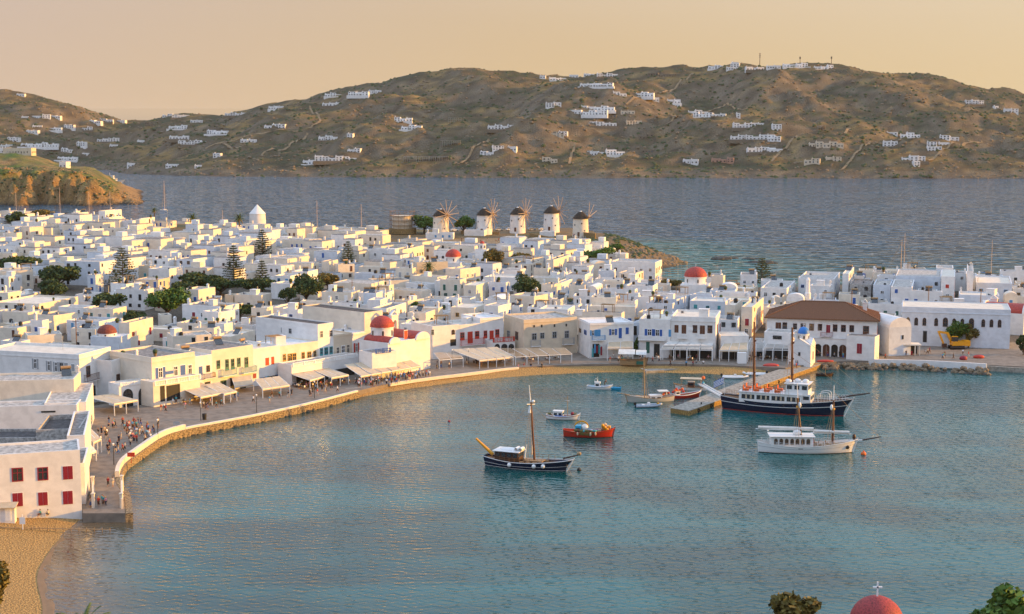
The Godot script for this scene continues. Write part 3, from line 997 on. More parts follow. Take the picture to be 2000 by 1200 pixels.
# ---------------------------------------------------------------- where the houses stand: x, z, turn, width, depth, height, wall, trim, landmark, where from it, how near
const LANDMARKS := ["the first windmill from the left", "the third windmill from the left", "the last windmill on the right", "the scaffolded round tower", "the white conical mill tower", "the tall conifer at the back left", "the dark dense conifer", "the sparse conifer amid houses", "the pale slender conifer", "the lone conifer by the bay", "the tall palm tree", "the round dark tree amid the roofs", "the big bright green tree", "the spreading dark cedar", "the pair of bushy orange-tinged trees", "the two trees by the car park", "the small far red dome", "the big far red dome", "the brown domed chapel", "the red domed quay church", "the brown tiled town hall", "the long arched-window hall", "the red barrel roofed church", "the twin red-balcony house", "the beige block with diagonal shade", "the tall cream tower house", "the corner house with blue shaded side", "the house with four blue doors", "the green-shuttered long house", "the small belfry with red cap", "the slim white chimney tower", "the seafront white house on rocks"]
const TOWN := [
	[-130.9, -376.9, -17, 6.2, 4, 7, "whitewash", "brown", 26, 0, 0],
	[-87.6, -395.8, 24, 10.6, 8.5, 5.9, "cream", "dark", 12, 3, 4],
	[-80.7, -400.9, -17, 5.8, 14.5, 4.9, "cream", "red", 12, 3, 5],
	[-130.7, -404.1, 24, 9.3, 7.5, 4.9, "cream", "dark", 26, 2, 1],
	[-109.1, -406.5, -17, 3.4, 12.6, 8, "cream", "crimson", 18, 1, 1],
	[-66.6, -406.8, -17, 5.7, 4, 4.9, "whitewash", "ochre", 25, 0, 12],
	[-143.5, -411, -17, 6.6, 16.4, 5.9, "cream", "brown", 26, 0, 1],
	[-114.4, -412.7, -17, 4.5, 4, 6.9, "whitewash_cool", "dark", 18, 2, 0],
	[-93.1, -418.3, -17, 8.8, 7.3, 5.9, "cream", "dark", 12, 3, 1],
	[-72.3, -421.6, -17, 4.3, 10.9, 6.9, "whitewash", "dark", 14, 3, 8],
	[-85.3, -425.5, -17, 3.5, 4, 4.9, "cream", "dark", 12, 1, 8],
	[26.4, -425.7, -17, 11.9, 4, 7.9, "cream", "dark", 24, 1, 3],
	[70, -431.5, -17, 3.3, 26, 8.9, "cream", "crimson", 17, 1, 7],
	[-28.3, -431.8, -17, 5.5, 8, 6.9, "cream", "dark", 19, 1, 1],
	[-62, -435.8, -17, 5.4, 4, 5.8, "whitewash", "brown", 25, 0, 8],
	[-105, -439.3, 24, 3.2, 5, 4.9, "cream", "dark", 12, 3, 0],
	[-40.3, -439.7, -17, 4.8, 16.3, 6.9, "whitewash", "brown", 25, 1, 0],
	[42.5, -440.8, -17, 5.4, 4.8, 5.8, "whitewash", "dark", 17, 3, 8],
	[-15.1, -441.1, -17, 7.7, 11.1, 6.9, "cream", "ochre", 23, 2, 1],
	[-27, -441.4, -17, 9.6, 4, 6.8, "cream", "brown", 19, 1, 4],
	[66.6, -442.5, -17, 3.1, 15.3, 7.8, "cream", "brown", 17, 3, 7],
	[8.5, -447.2, -17, 7.9, 7.2, 5.9, "whitewash", "dark", 24, 2, 1],
	[-72.4, -447.5, -17, 3.7, 13.2, 5.9, "whitewash", "dark", 14, 3, 6],
	[-151.1, -449.6, -17, 11.3, 4.3, 3.8, "whitewash", "blue", 27, 0, 3],
	[1.1, -451.3, -17, 2.3, 4, 5.9, "whitewash", "blue", 24, 2, 2],
	[18.4, -452.7, -17, 5, 5.2, 5.9, "whitewash", "blue", 24, 2, 3],
	[-98.9, -453.1, -17, 7.7, 2.7, 5.9, "cream", "sky_blue", 12, 1, 1],
	[-5.1, -456.2, -17, 7.9, 3.3, 6.9, "whitewash", "crimson", 11, 0, 3],
	[-156.4, -456.4, -17, 16.7, 21.5, 5.9, "cream", "dark", 27, 0, 5],
	[-52.8, -457.2, -17, 8.2, 4, 5.9, "whitewash", "brown", 25, 0, 3],
	[46.5, -457.2, -17, 8.5, 3.5, 5.8, "whitewash_cool", "sky_blue", 17, 3, 6],
	[-46.9, -459.4, -17, 2.5, 2.8, 4.8, "whitewash", "dark", 25, 0, 0],
	[-62.8, -459.4, -17, 9.6, 4, 5.9, "cream", "brown", 14, 3, 3],
	[34.6, -462.4, -17, 9.4, 4.6, 5.8, "whitewash", "dark", 31, 3, 10],
	[14.4, -464.3, -17, 2.4, 8.3, 5.9, "cream", "dark", 11, 1, 6],
	[-19.7, -465.7, -17, 4.5, 4, 5.9, "whitewash", "dark", 16, 3, 4],
	[133.4, -466.4, -17, 9.7, 2.7, 7.9, "whitewash", "blue", 21, 0, 2],
	[91.2, -466.8, -17, 5.5, 3.7, 6.9, "whitewash", "teal", 20, 0, 1],
	[126, -469, -17, 6.6, 26, 9, "whitewash", "blue", 21, 0, 4],
	[142.3, -473.6, -17, 4.3, 26, 10.8, "whitewash", "red", 21, 2, 1],
	[150.4, -476.3, -17, 1.9, 26, 11.9, "whitewash", "ochre", 22, 2, 5],
	[9.6, -476.9, -17, 5.9, 3.8, 5.9, "whitewash", "teal", 11, 3, 1],
	[78.8, -478.5, -17, 3.5, 3.8, 6.9, "whitewash_cool", "dark", 9, 3, 3],
	[72, -479.5, -17, 10, 3.6, 6.7, "whitewash", "dark", 17, 1, 4],
	[-126.4, -479.5, -17, 10.6, 6.1, 6.9, "whitewash", "dark", 13, 1, 1],
	[159.4, -479.6, -17, 11.3, 26, 7.4, "whitewash_cool", "sky_blue", 22, 2, 1],
	[-87.6, -480.5, -17, 9.9, 7.5, 4.9, "cream", "dark", 6, 3, 1],
	[-142.3, -480.6, -17, 4.1, 5.4, 5, "whitewash", "brown", 13, 0, 2],
	[123.4, -483.8, -17, 5.6, 19.3, 7, "whitewash_cool", "crimson", 20, 1, 8],
	[35.9, -486.6, -17, 10.9, 4.1, 5.9, "whitewash", "dark", 31, 3, 6],
	[-14.2, -488.7, -17, 4.5, 12.9, 6.9, "cream", "white", 16, 3, 2],
	[26.7, -489.4, -17, 3, 10.4, 5.9, "whitewash", "blue", 31, 0, 4],
	[88.5, -490.3, -17, 8.8, 26, 6.9, "whitewash", "dark", 9, 3, 1],
	[118.4, -493, -17, 7.1, 18.4, 6.1, "grey_plaster", "dark", 20, 1, 6],
	[138, -493.2, -17, 14.8, 26, 7, "whitewash_cool", "dark", 21, 2, 5],
	[-5, -495.9, -17, 6.1, 4, 6.9, "whitewash_cool", "blue", 11, 0, 1],
	[115, -500.3, -17, 2.1, 26, 9.1, "whitewash", "dark", 30, 1, 1],
	[15.4, -500.3, -17, 2.4, 16.7, 5.9, "whitewash", "sky_blue", 11, 1, 3],
	[-25.4, -506.5, -17, 3.4, 15.8, 5.9, "whitewash", "dark", 16, 3, 1],
	[106.5, -507.8, -17, 12.3, 26, 7.4, "whitewash", "blue", 30, 1, 0],
	[-42.4, -513.9, 20, 12.4, 9.9, 5, "cream", "dark", 10, 0, 3],
	[37.3, -519.3, -17, 15.7, 5.2, 4.7, "whitewash", "blue", 31, 3, 1],
	[-4, -522.9, -17, 12.9, 11.7, 4.9, "whitewash", "blue", 11, 0, 0],
	[-180.4, -525.2, 24, 13.7, 10, 7.1, "cream", "dark", 13, 0, 3],
	[-51.4, -525.8, -17, 12.4, 4, 5.9, "whitewash_cool", "blue", 8, 3, 2],
	[69.6, -526.3, -17, 8.6, 16.7, 5.7, "whitewash", "dark", 17, 1, 0],
	[24.1, -530.3, -17, 8.9, 4.7, 4.9, "whitewash", "white", 11, 1, 10],
	[-134.4, -530.7, -17, 4.7, 4, 8, "beige", "teal", 5, 1, 0],
	[-39.7, -533, -17, 6.6, 4, 6.9, "cream", "grey", 10, 0, 0],
	[16.8, -535.9, -17, 5.9, 4, 4.9, "whitewash", "dark", 11, 1, 4],
	[-158.7, -536.2, -17, 15, 11.3, 8.9, "whitewash_cool", "dark", 5, 0, 0],
	[10.7, -540.8, -17, 5.5, 4, 5.9, "cream", "dark", 11, 2, 0],
	[-29.7, -541.9, 20, 12.1, 9.7, 8, "beige", "grey", 10, 2, 0],
	[-122.3, -543, -17, 6.9, 9.3, 8.9, "whitewash_cool", "brown", 6, 0, 0],
	[-131.7, -544, -17, 6.7, 4, 9, "whitewash", "dark", 5, 1, 2],
	[-53.3, -544.3, -17, 9.1, 4, 5.9, "cream", "dark", 8, 3, 1],
	[-3.4, -547.3, -17, 9.1, 4, 4.9, "whitewash", "dark", 15, 3, 0],
	[45.6, -547.5, -17, 17.1, 12.8, 7.5, "whitewash", "dark", 31, 0, 0],
	[14.2, -548.4, -17, 3, 26, 8, "cream", "blue", 11, 2, 1],
	[-62.8, -550.7, 24, 6.5, 5.2, 6, "cream", "brown", 8, 3, 0],
	[33.6, -551.1, 20, 5.1, 4.2, 5.9, "cream", "brown", 31, 0, 2],
	[-71, -552.4, -17, 3, 8.6, 6.9, "cream", "dark", 14, 2, 0],
	[3.3, -553.1, -17, 7.7, 14.2, 5.9, "cream", "brown", 15, 1, 0],
	[29.2, -555.6, -17, 4.4, 3.3, 5.9, "cream", "brown", 31, 0, 3],
	[-45.9, -581.7, -17, 4.6, 24.5, 7.9, "cream", "dark", 10, 0, 2],
	[-55.9, -592.6, -17, 10.8, 5, 6.9, "whitewash", "grey", 8, 1, 0],
	[-210.7, -605.3, -17, 9, 7.7, 6.8, "whitewash", "blue", 5, 0, 7],
	[-183.7, -621.1, -17, 0.8, 10.9, 6.9, "whitewash", "dark", 5, 0, 2],
	[-203.1, -644.2, -17, 1.6, 7, 4.9, "cream", "dark", 5, 0, 3],
	[-224.9, -653.9, -17, 5.9, 3.8, 5.9, "cream", "red", 5, 0, 8],
	[-190.9, -656.5, -17, 3.2, 9.9, 6.9, "whitewash", "teal", 5, 2, 1],
	[-182, -668.8, -17, 12.3, 4, 5.7, "cream", "dark", 5, 2, 0],
	[-226.4, -689.3, -17, 9, 4, 5.9, "whitewash", "blue", 5, 0, 5],
	[-211.6, -691, -17, 7, 4, 4.9, "whitewash", "dark", 5, 0, 4],
	[-201.4, -691.5, -17, 10, 4, 5.8, "whitewash_cool", "dark", 5, 2, 4],
	[-184.4, -695.1, -17, 7.8, 3.6, 5.8, "whitewash_cool", "brown", 5, 2, 2],
	[-179, -702.1, -17, 0.8, 12.7, 5.9, "whitewash", "brown", 5, 2, 3],
	[-230.5, -711.8, -17, 5.2, 10.6, 5.8, "whitewash", "blue", 5, 0, 6],
	[-197.9, -713.3, -17, 1.7, 11.9, 4.9, "whitewash", "brown", 5, 2, 5],
	[-201.1, -715.5, -17, 3.7, 14.7, 7.8, "whitewash", "dark", 5, 2, 6],
	[-223.4, -728, -17, 7.1, 4, 4.9, "whitewash", "dark", 5, 2, 8],
	[-220.7, -736.6, -17, 3.9, 9.1, 5, "whitewash", "brown", 5, 2, 7],
	[-126.6, -396.8, -19, 7.5, 5.8, 3.1, "beige", "dark", 26, 2, 0],
	[-58.5, -398, -32, 7.8, 7.9, 7.6, "cream", "white", 25, 0, 10],
	[-50.3, -399.6, -37, 3.9, 6.1, 5.9, "whitewash_cool", "dark", 25, 0, 7],
	[-67.7, -399.7, -31, 7.6, 5.1, 6.2, "cream", "blue", 14, 3, 9],
	[-86.7, -406.5, -11, 6.1, 4, 6.5, "cream", "blue", 12, 3, 3],
	[-44.4, -406.6, -26, 11.4, 5.6, 4.3, "whitewash_cool", "dark", 19, 0, 1],
	[-120.8, -406.9, -20, 8.2, 6.8, 6.2, "cream", "dark", 27, 3, 0],
	[-96.2, -407.6, -32, 6.8, 9.5, 3.3, "whitewash", "teal", 18, 1, 3],
	[-56.8, -407.6, -30, 8.5, 10, 7.7, "cream", "blue", 25, 0, 9],
	[-26.1, -414, -21, 13.2, 8.2, 6.2, "whitewash", "dark", 19, 1, 0],
	[-69.9, -414.7, -20, 3.9, 3.5, 3.5, "whitewash_cool", "blue", 25, 0, 13],
	[-136.5, -414.8, -19, 4.1, 3, 7.4, "whitewash", "blue", 27, 0, 2],
	[-85.1, -416, -27, 5.7, 3.9, 6.3, "whitewash", "dark", 12, 1, 7],
	[-45.9, -416.9, -21, 12.5, 10.6, 6.4, "cream", "blue", 25, 0, 1],
	[-125.3, -422, -17, 10.8, 9.5, 6, "whitewash_cool", "sky_blue", 27, 2, 0],
	[24.8, -422.2, -15, 7.8, 3.7, 3, "cream", "sky_blue", 24, 1, 2],
	[-104.4, -422.8, -19, 13.6, 6.5, 3.5, "cream", "crimson", 18, 1, 2],
	[-65.1, -423.3, -17, 6.8, 7.4, 2.9, "whitewash", "crimson", 25, 0, 11],
	[-13.3, -423.3, -15, 7.6, 9.6, 3.5, "whitewash", "white", 23, 0, 0],
	[-23.8, -423.3, -21, 6, 8.6, 2.9, "cream", "sky_blue", 19, 1, 3],
	[6.4, -423.4, -14, 7.8, 6.6, 3.3, "whitewash", "brown", 24, 3, 0],
	[54, -423.6, -17, 8.7, 8.1, 3.1, "whitewash", "blue", 17, 3, 13],
	[63.2, -423.7, -12, 5.9, 10.3, 6.1, "whitewash", "dark", 17, 3, 11],
	[-51.8, -424.2, -15, 3.1, 4.6, 3.1, "whitewash", "dark", 25, 0, 5],
	[-36.3, -425.1, -16, 10.9, 8.2, 5.7, "cream", "blue", 19, 0, 0],
	[44.6, -425.1, -21, 8.9, 10.8, 4.3, "beige", "blue", 17, 3, 12],
	[-113.3, -425.3, -25, 3.7, 5.1, 3.8, "beige", "blue", 18, 1, 0],
	[-100.4, -430.4, -20, 8.6, 10, 3, "whitewash", "dark", 12, 3, 2],
	[-89.8, -430.7, -31, 6.4, 7.3, 7.3, "whitewash", "green", 12, 1, 4],
	[-80.6, -431.1, -17, 7.1, 7.5, 3.3, "whitewash", "white", 12, 1, 9],
	[36.3, -431.3, -20, 4.3, 5.3, 3.6, "cream", "teal", 24, 1, 6],
	[1.4, -432, -19, 10.2, 11.3, 3, "whitewash_cool", "white", 24, 0, 0],
	[20, -432.4, -19, 5.3, 7.2, 5.8, "cream", "blue", 24, 1, 0],
	[-151.1, -432.7, -15, 4.9, 5.2, 3.4, "beige", "crimson", 26, 0, 2],
	[12.4, -433, -14, 8.8, 10.4, 7.7, "whitewash", "dark", 24, 2, 0],
	[29.4, -433.4, -21, 8.6, 9.3, 3.1, "whitewash", "crimson", 24, 1, 4],
	[-132.6, -433.8, -20, 3.3, 5.8, 3.3, "cream", "dark", 27, 0, 0],
	[-50.1, -434.3, -16, 10.7, 11.6, 3.4, "whitewash_cool", "dark", 25, 0, 4],
	[-140.6, -434.3, -30, 8.3, 9.5, 5.8, "cream", "sky_blue", 27, 0, 1],
	[-67.2, -439.1, -24, 5.3, 5.8, 6.7, "whitewash", "blue", 14, 3, 5],
	[102.8, -439.2, -12, 5.5, 10.8, 6.4, "beige", "blue", 20, 1, 1],
	[24.3, -439.4, -15, 3.9, 4.3, 3.6, "cream", "dark", 24, 1, 1],
	[-125.2, -440, -15, 8.8, 7.9, 6.7, "cream", "teal", 13, 3, 0],
	[82.6, -440.7, -16, 10.5, 8.5, 7.4, "cream", "dark", 20, 0, 3],
	[54.9, -440.8, -14, 14.5, 11.3, 3.4, "cream", "blue", 17, 3, 9],
	[-94.5, -441, -24, 14.6, 9.1, 7.5, "whitewash", "crimson", 12, 1, 3],
	[-162.1, -441.4, -35, 4.3, 8.9, 5.7, "whitewash", "blue", 27, 0, 8],
	[-6.4, -441.5, -25, 4.9, 9.2, 7.4, "whitewash", "blue", 23, 2, 2],
	[93.1, -441.6, -19, 5.6, 7.1, 4.3, "whitewash_cool", "teal", 20, 3, 2],
	[-151.7, -441.7, -24, 10, 6.5, 5.5, "cream", "blue", 27, 0, 4],
	[-77.6, -442, -19, 4.6, 5.3, 6.7, "cream", "dark", 14, 0, 2],
	[-136.4, -447.7, -20, 9.4, 6, 6, "whitewash", "crimson", 27, 2, 1],
	[42.4, -447.8, -15, 6.8, 8.8, 4.3, "beige", "white", 17, 3, 10],
	[98.7, -447.9, -17, 5.7, 6.6, 4.3, "cream", "blue", 20, 3, 1],
	[127.2, -449, -7, 9.9, 9.4, 3, "cream", "brown", 21, 0, 3],
	[-28, -449.2, -31, 10.9, 9.1, 3.7, "whitewash", "dark", 19, 1, 2],
	[139.5, -449.6, -12, 12.1, 11.4, 6.4, "beige", "blue", 21, 3, 0],
	[31.2, -449.7, -7, 14.3, 6.9, 5.9, "cream", "blue", 24, 1, 5],
	[-59.8, -450.3, -30, 12, 5.8, 3.2, "whitewash", "green", 25, 0, 6],
	[157, -451.2, -13, 6.8, 10.7, 3.1, "whitewash_cool", "white", 22, 3, 1],
	[149.6, -451.3, -11, 6, 5.7, 6.4, "whitewash", "blue", 22, 3, 0],
	[112.7, -451.6, -17, 13.1, 10.6, 3.1, "cream", "dark", 20, 1, 5],
	[28.8, -457, -8, 8, 6.4, 7.6, "cream", "white", 31, 3, 9],
	[-43.6, -457.5, -12, 4.2, 7.5, 6.7, "whitewash", "dark", 25, 2, 0],
	[79.8, -457.9, -16, 5.6, 6.8, 6.2, "whitewash_cool", "white", 20, 0, 5],
	[90.3, -458.5, -15, 8.9, 7.8, 6.2, "cream", "dark", 20, 0, 0],
	[61.9, -458.8, -17, 11.3, 11.4, 6.5, "whitewash_cool", "teal", 17, 3, 4],
	[3.2, -459.3, -31, 8.8, 8.9, 7.8, "cream", "brown", 11, 3, 2],
	[-23.1, -459.5, -15, 5.9, 6.8, 3.2, "whitewash", "dark", 23, 0, 1],
	[148.3, -459.8, -16, 12.1, 11.6, 7.7, "whitewash_cool", "sky_blue", 21, 1, 0],
	[98.4, -459.9, -13, 5.2, 7.1, 3.2, "whitewash", "dark", 20, 3, 0],
	[-13.7, -460.1, -32, 7.5, 8.7, 3.5, "cream", "crimson", 23, 2, 0],
	[119.9, -465.3, -17, 10.6, 4.5, 4.6, "whitewash", "green", 20, 1, 7],
	[108.1, -465.4, -18, 6.3, 5.5, 3.3, "beige", "sky_blue", 20, 1, 0],
	[160.4, -465.5, -13, 4, 4.6, 6.5, "cream", "sky_blue", 22, 1, 0],
	[169.5, -465.5, -18, 5, 6.9, 3.1, "cream", "crimson", 22, 1, 6],
	[10.8, -465.5, -21, 4.2, 3.2, 5.9, "whitewash", "crimson", 11, 3, 4],
	[-64.9, -465.6, -11, 10.2, 7.4, 3.6, "cream", "sky_blue", 14, 3, 4],
	[-45.7, -465.8, -13, 4.3, 6.6, 7.7, "whitewash_cool", "green", 25, 2, 1],
	[-53.4, -465.8, -25, 7.2, 7.4, 4.4, "cream", "crimson", 25, 0, 2],
	[-76.7, -466.2, -34, 5.6, 9.5, 3.1, "whitewash", "brown", 14, 3, 7],
	[50.4, -466.3, -25, 5.4, 7.4, 5.8, "whitewash_cool", "brown", 17, 3, 5],
	[-171.2, -466.5, -29, 7.6, 7.9, 3.3, "whitewash_cool", "sky_blue", 27, 0, 9],
	[80.7, -466.5, -12, 4.7, 6.1, 3.4, "cream", "green", 20, 0, 6],
	[-95.1, -467.7, -13, 10.3, 8.5, 3.3, "cream", "brown", 12, 1, 5],
	[23, -467.7, -7, 6.6, 9.3, 6.4, "whitewash", "dark", 11, 1, 11],
	[42.2, -467.9, -26, 5.6, 8.4, 6.1, "whitewash", "dark", 17, 0, 4],
	[101.1, -468.3, -12, 7.3, 6.7, 6.1, "whitewash_cool", "dark", 20, 2, 1],
	[137.8, -468.5, -15, 8.6, 4.3, 3.4, "whitewash", "dark", 21, 0, 0],
	[70.5, -468.7, -14, 11.8, 9.2, 5.8, "cream", "teal", 17, 1, 6],
	[5.6, -473.5, -36, 6.1, 3.3, 4.5, "cream", "blue", 11, 3, 3],
	[-105.2, -473.6, -24, 6.7, 9.2, 7.7, "cream", "blue", 12, 1, 0],
	[-167.2, -473.9, -15, 5.5, 7, 6.6, "cream", "dark", 27, 0, 7],
	[61.9, -474.4, -12, 7.2, 2.9, 6.2, "whitewash_cool", "white", 17, 3, 2],
	[-5.9, -474.6, -22, 6.3, 7.9, 3.7, "whitewash", "dark", 23, 2, 3],
	[165.2, -474.7, -16, 5.3, 3, 4.3, "cream", "sky_blue", 22, 1, 1],
	[110.5, -475, -15, 6.7, 7.2, 6.4, "cream", "blue", 20, 1, 2],
	[39.3, -475.3, -13, 4.3, 3.5, 6.1, "whitewash", "dark", 31, 3, 7],
	[119, -475.4, -14, 8.4, 6.7, 3.1, "cream", "sky_blue", 20, 1, 4],
	[92.9, -475.4, -16, 8.6, 5.5, 6.1, "beige", "crimson", 20, 0, 2],
	[-17.3, -475.4, -18, 7.6, 5.7, 4.6, "whitewash", "white", 23, 2, 4],
	[155.9, -475.7, -17, 3.9, 4.2, 3.2, "cream", "blue", 22, 0, 0],
	[-27.9, -475.8, -23, 4.7, 6.8, 3.4, "whitewash_cool", "brown", 19, 2, 0],
	[-140, -475.8, -21, 4.5, 2.9, 3.3, "whitewash", "dark", 13, 0, 1],
	[50.2, -476.1, -25, 14, 11.5, 5.5, "whitewash_cool", "sky_blue", 17, 0, 2],
	[-57.7, -476.3, -14, 10.5, 8.2, 6.4, "cream", "white", 14, 3, 2],
	[-36.4, -476.3, -36, 5.5, 8.4, 3.7, "cream", "dark", 25, 1, 1],
	[-46.2, -476.6, -15, 9.3, 9, 6.1, "whitewash", "teal", 25, 2, 2],
	[-116.1, -476.8, -34, 4.2, 3, 7.2, "beige", "crimson", 12, 2, 0],
	[31, -476.9, -11, 6.5, 10.2, 4.6, "whitewash", "white", 31, 3, 8],
	[102.8, -477.1, -16, 8.7, 10.4, 3.6, "whitewash_cool", "green", 20, 2, 0],
	[138.3, -482.6, -17, 6.1, 6.8, 4.2, "whitewash", "brown", 21, 0, 1],
	[-25.5, -482.7, -19, 7.7, 6.1, 3.5, "cream", "white", 16, 3, 5],
	[-94.4, -482.9, -19, 3.1, 4.7, 4.5, "beige", "green", 12, 1, 6],
	[117.9, -483.9, -15, 3.6, 2.9, 3.2, "cream", "dark", 20, 1, 3],
	[88, -483.9, -12, 3.1, 3.6, 4.3, "cream", "teal", 20, 0, 4],
	[70.3, -483.9, -13, 8.3, 7.1, 6.7, "whitewash_cool", "teal", 17, 1, 2],
	[77.5, -484.9, -12, 5.3, 6.2, 4.2, "whitewash", "blue", 9, 3, 4],
	[21.7, -484.9, -7, 5.3, 3.3, 7.4, "cream", "green", 11, 1, 8],
	[-103.5, -485.4, -13, 5.6, 8.8, 2.9, "whitewash", "teal", 12, 1, 2],
	[11.5, -485.8, -29, 3.8, 7.3, 7.6, "cream", "blue", 11, 1, 0],
	[-54.1, -490.9, -18, 14.1, 11.3, 7.3, "cream", "white", 14, 1, 0],
	[73.4, -492, -11, 5.7, 5.9, 6.5, "whitewash", "green", 17, 1, 3],
	[173.6, -492.5, -12, 6.3, 11.2, 3.8, "whitewash_cool", "dark", 22, 1, 2],
	[-43.4, -492.8, -18, 3.6, 4.1, 6.3, "cream", "teal", 25, 2, 4],
	[14.4, -492.8, -20, 6.7, 5.8, 2.9, "whitewash", "green", 11, 1, 5],
	[-142.7, -493, -19, 13.9, 9, 2.9, "whitewash", "blue", 13, 0, 0],
	[-170.3, -493.6, -17, 7.3, 10.9, 2.9, "whitewash", "dark", 27, 0, 6],
	[65.3, -493.9, -27, 5.4, 7.9, 4.2, "whitewash", "brown", 17, 3, 1],
	[-122.2, -494, -18, 6, 4.3, 3.5, "whitewash", "brown", 12, 0, 0],
	[43.4, -494.1, -14, 9.3, 11.3, 6, "whitewash", "white", 31, 3, 4],
	[-130.1, -494.3, -26, 5.8, 8.4, 3.3, "whitewash", "blue", 13, 1, 0],
	[55.8, -494.3, -14, 10.9, 5.7, 3.4, "cream", "teal", 17, 3, 3],
	[104.9, -494.4, -20, 6.8, 7, 6.6, "whitewash", "white", 30, 3, 1],
	[-36.7, -494.5, -31, 13.8, 6, 4.4, "cream", "brown", 25, 2, 3],
	[77, -499.2, -18, 12.2, 10.1, 5.6, "beige", "brown", 17, 1, 5],
	[34.8, -500.7, -10, 7.1, 4.9, 6.6, "cream", "sky_blue", 31, 3, 3],
	[-70.8, -500.9, -12, 5.5, 6.8, 3.3, "cream", "dark", 14, 3, 1],
	[-21.4, -501.3, -18, 7.4, 6.3, 7.1, "cream", "green", 16, 3, 0],
	[-136.1, -501.4, -28, 7.1, 7.8, 5.7, "whitewash", "brown", 13, 2, 0],
	[-34.3, -501.4, -12, 7.8, 6.4, 3.5, "whitewash", "dark", 10, 3, 2],
	[56, -501.6, -11, 3, 5.3, 3.1, "whitewash", "blue", 17, 0, 0],
	[-12.6, -501.8, -22, 5.7, 4.1, 5.6, "whitewash", "crimson", 16, 1, 1],
	[-80.1, -502.1, -26, 8.1, 8.5, 5.6, "whitewash", "white", 14, 0, 1],
	[182.8, -502.2, -12, 13.1, 5.5, 4.3, "cream", "dark", 22, 1, 5],
	[153.7, -502.7, -18, 7.1, 10, 6.2, "whitewash", "sky_blue", 21, 2, 4],
	[169, -507.9, -11, 9.7, 9.3, 3.1, "cream", "teal", 22, 2, 0],
	[131.2, -507.9, -17, 5.3, 3.8, 5.9, "whitewash", "dark", 30, 1, 7],
	[181.2, -508.6, -15, 8.2, 9, 4.3, "cream", "sky_blue", 22, 1, 4],
	[-128.1, -508.6, -12, 8.8, 9.4, 6, "beige", "blue", 12, 2, 1],
	[48.8, -508.9, -13, 6.8, 7.1, 3.1, "cream", "sky_blue", 17, 0, 3],
	[-14.3, -509, -31, 7.9, 7.4, 3.6, "whitewash", "dark", 16, 3, 3],
	[-6.3, -509.5, -25, 4.2, 8.6, 4.3, "whitewash_cool", "dark", 11, 0, 2],
	[81.1, -509.9, -11, 9.3, 9.1, 4.2, "whitewash_cool", "brown", 9, 3, 2],
	[33.1, -510.7, -27, 14.8, 6.9, 4.4, "whitewash", "blue", 31, 3, 5],
	[5.7, -510.9, -31, 11.9, 7.9, 3.3, "cream", "teal", 11, 3, 0],
	[-33.8, -511, -38, 10, 5.9, 4.3, "whitewash", "teal", 10, 3, 1],
	[22.7, -511.7, -20, 2.9, 3.8, 4.4, "cream", "teal", 11, 1, 7],
	[-81.8, -516.4, -15, 6.3, 9.3, 6.3, "whitewash", "sky_blue", 28, 3, 0],
	[-181.3, -516.6, -19, 5.1, 7.3, 6, "whitewash", "dark", 13, 0, 4],
	[154, -516.7, -16, 5.8, 11.3, 7.1, "whitewash", "teal", 21, 2, 6],
	[131.4, -516.8, -11, 4.8, 8.8, 6.3, "cream", "green", 30, 1, 6],
	[163.2, -516.8, -21, 4.3, 4.8, 3.5, "cream", "crimson", 21, 2, 0],
	[-149.9, -517.2, -15, 3.3, 5.2, 6.6, "whitewash_cool", "blue", 5, 0, 1],
	[171.1, -517.3, -14, 8.9, 11.9, 4.6, "whitewash_cool", "teal", 22, 2, 3],
	[183.1, -517.5, -16, 11.6, 8, 2.9, "whitewash_cool", "crimson", 22, 1, 3],
	[13.6, -518.2, -19, 9.1, 6.4, 2.9, "cream", "brown", 11, 1, 2],
	[-31.3, -518.2, -32, 11.4, 6.2, 5.9, "cream", "blue", 10, 3, 0],
	[22.6, -518.4, -14, 7.1, 10.9, 6.4, "whitewash", "dark", 11, 1, 9],
	[73.3, -518.4, -18, 4.3, 4.1, 7.4, "cream", "white", 17, 1, 1],
	[64.6, -518.4, -16, 6.5, 6.2, 3.7, "cream", "dark", 17, 3, 0],
	[52.9, -518.9, -20, 5.5, 5.6, 3.2, "cream", "brown", 17, 0, 1],
	[93, -519, -10, 7.6, 8.5, 6, "whitewash", "blue", 9, 3, 0],
	[124.1, -519.2, -18, 3.5, 4, 5.7, "whitewash", "green", 30, 1, 3],
	[124.9, -525.1, -18, 8.2, 9.5, 3.8, "whitewash_cool", "dark", 30, 1, 2],
	[-127.8, -525.5, -15, 8.3, 10.2, 7.6, "whitewash", "brown", 5, 1, 3],
	[49.8, -525.9, -11, 7.4, 4.6, 3.5, "whitewash", "blue", 31, 3, 2],
	[145.9, -525.9, -9, 8, 6.1, 6.7, "cream", "dark", 21, 2, 7],
	[12.1, -525.9, -13, 12.2, 7.2, 4.3, "cream", "crimson", 11, 1, 1],
	[183.1, -526.7, -16, 11.1, 6.4, 7.6, "whitewash", "dark", 22, 2, 4],
	[162.2, -527, -14, 13.3, 11.1, 4.5, "whitewash", "sky_blue", 21, 2, 2],
	[133.9, -527.1, -20, 6.3, 4.3, 5.9, "cream", "sky_blue", 30, 1, 5],
	[-40.6, -527.3, -31, 10.2, 4.3, 3.3, "whitewash_cool", "sky_blue", 10, 0, 1],
	[97.2, -527.5, -16, 10.4, 10.8, 3.4, "cream", "blue", 30, 0, 0],
	[-91.2, -527.5, -35, 10.4, 10.1, 3.4, "whitewash", "white", 6, 3, 0],
	[-77.2, -527.7, -15, 6.2, 9.7, 6.3, "whitewash", "sky_blue", 14, 0, 0],
	[-68.7, -527.8, -21, 5.6, 7.2, 3, "cream", "dark", 14, 3, 0],
	[41.9, -528, -22, 6.5, 9.6, 5.9, "cream", "dark", 31, 3, 0],
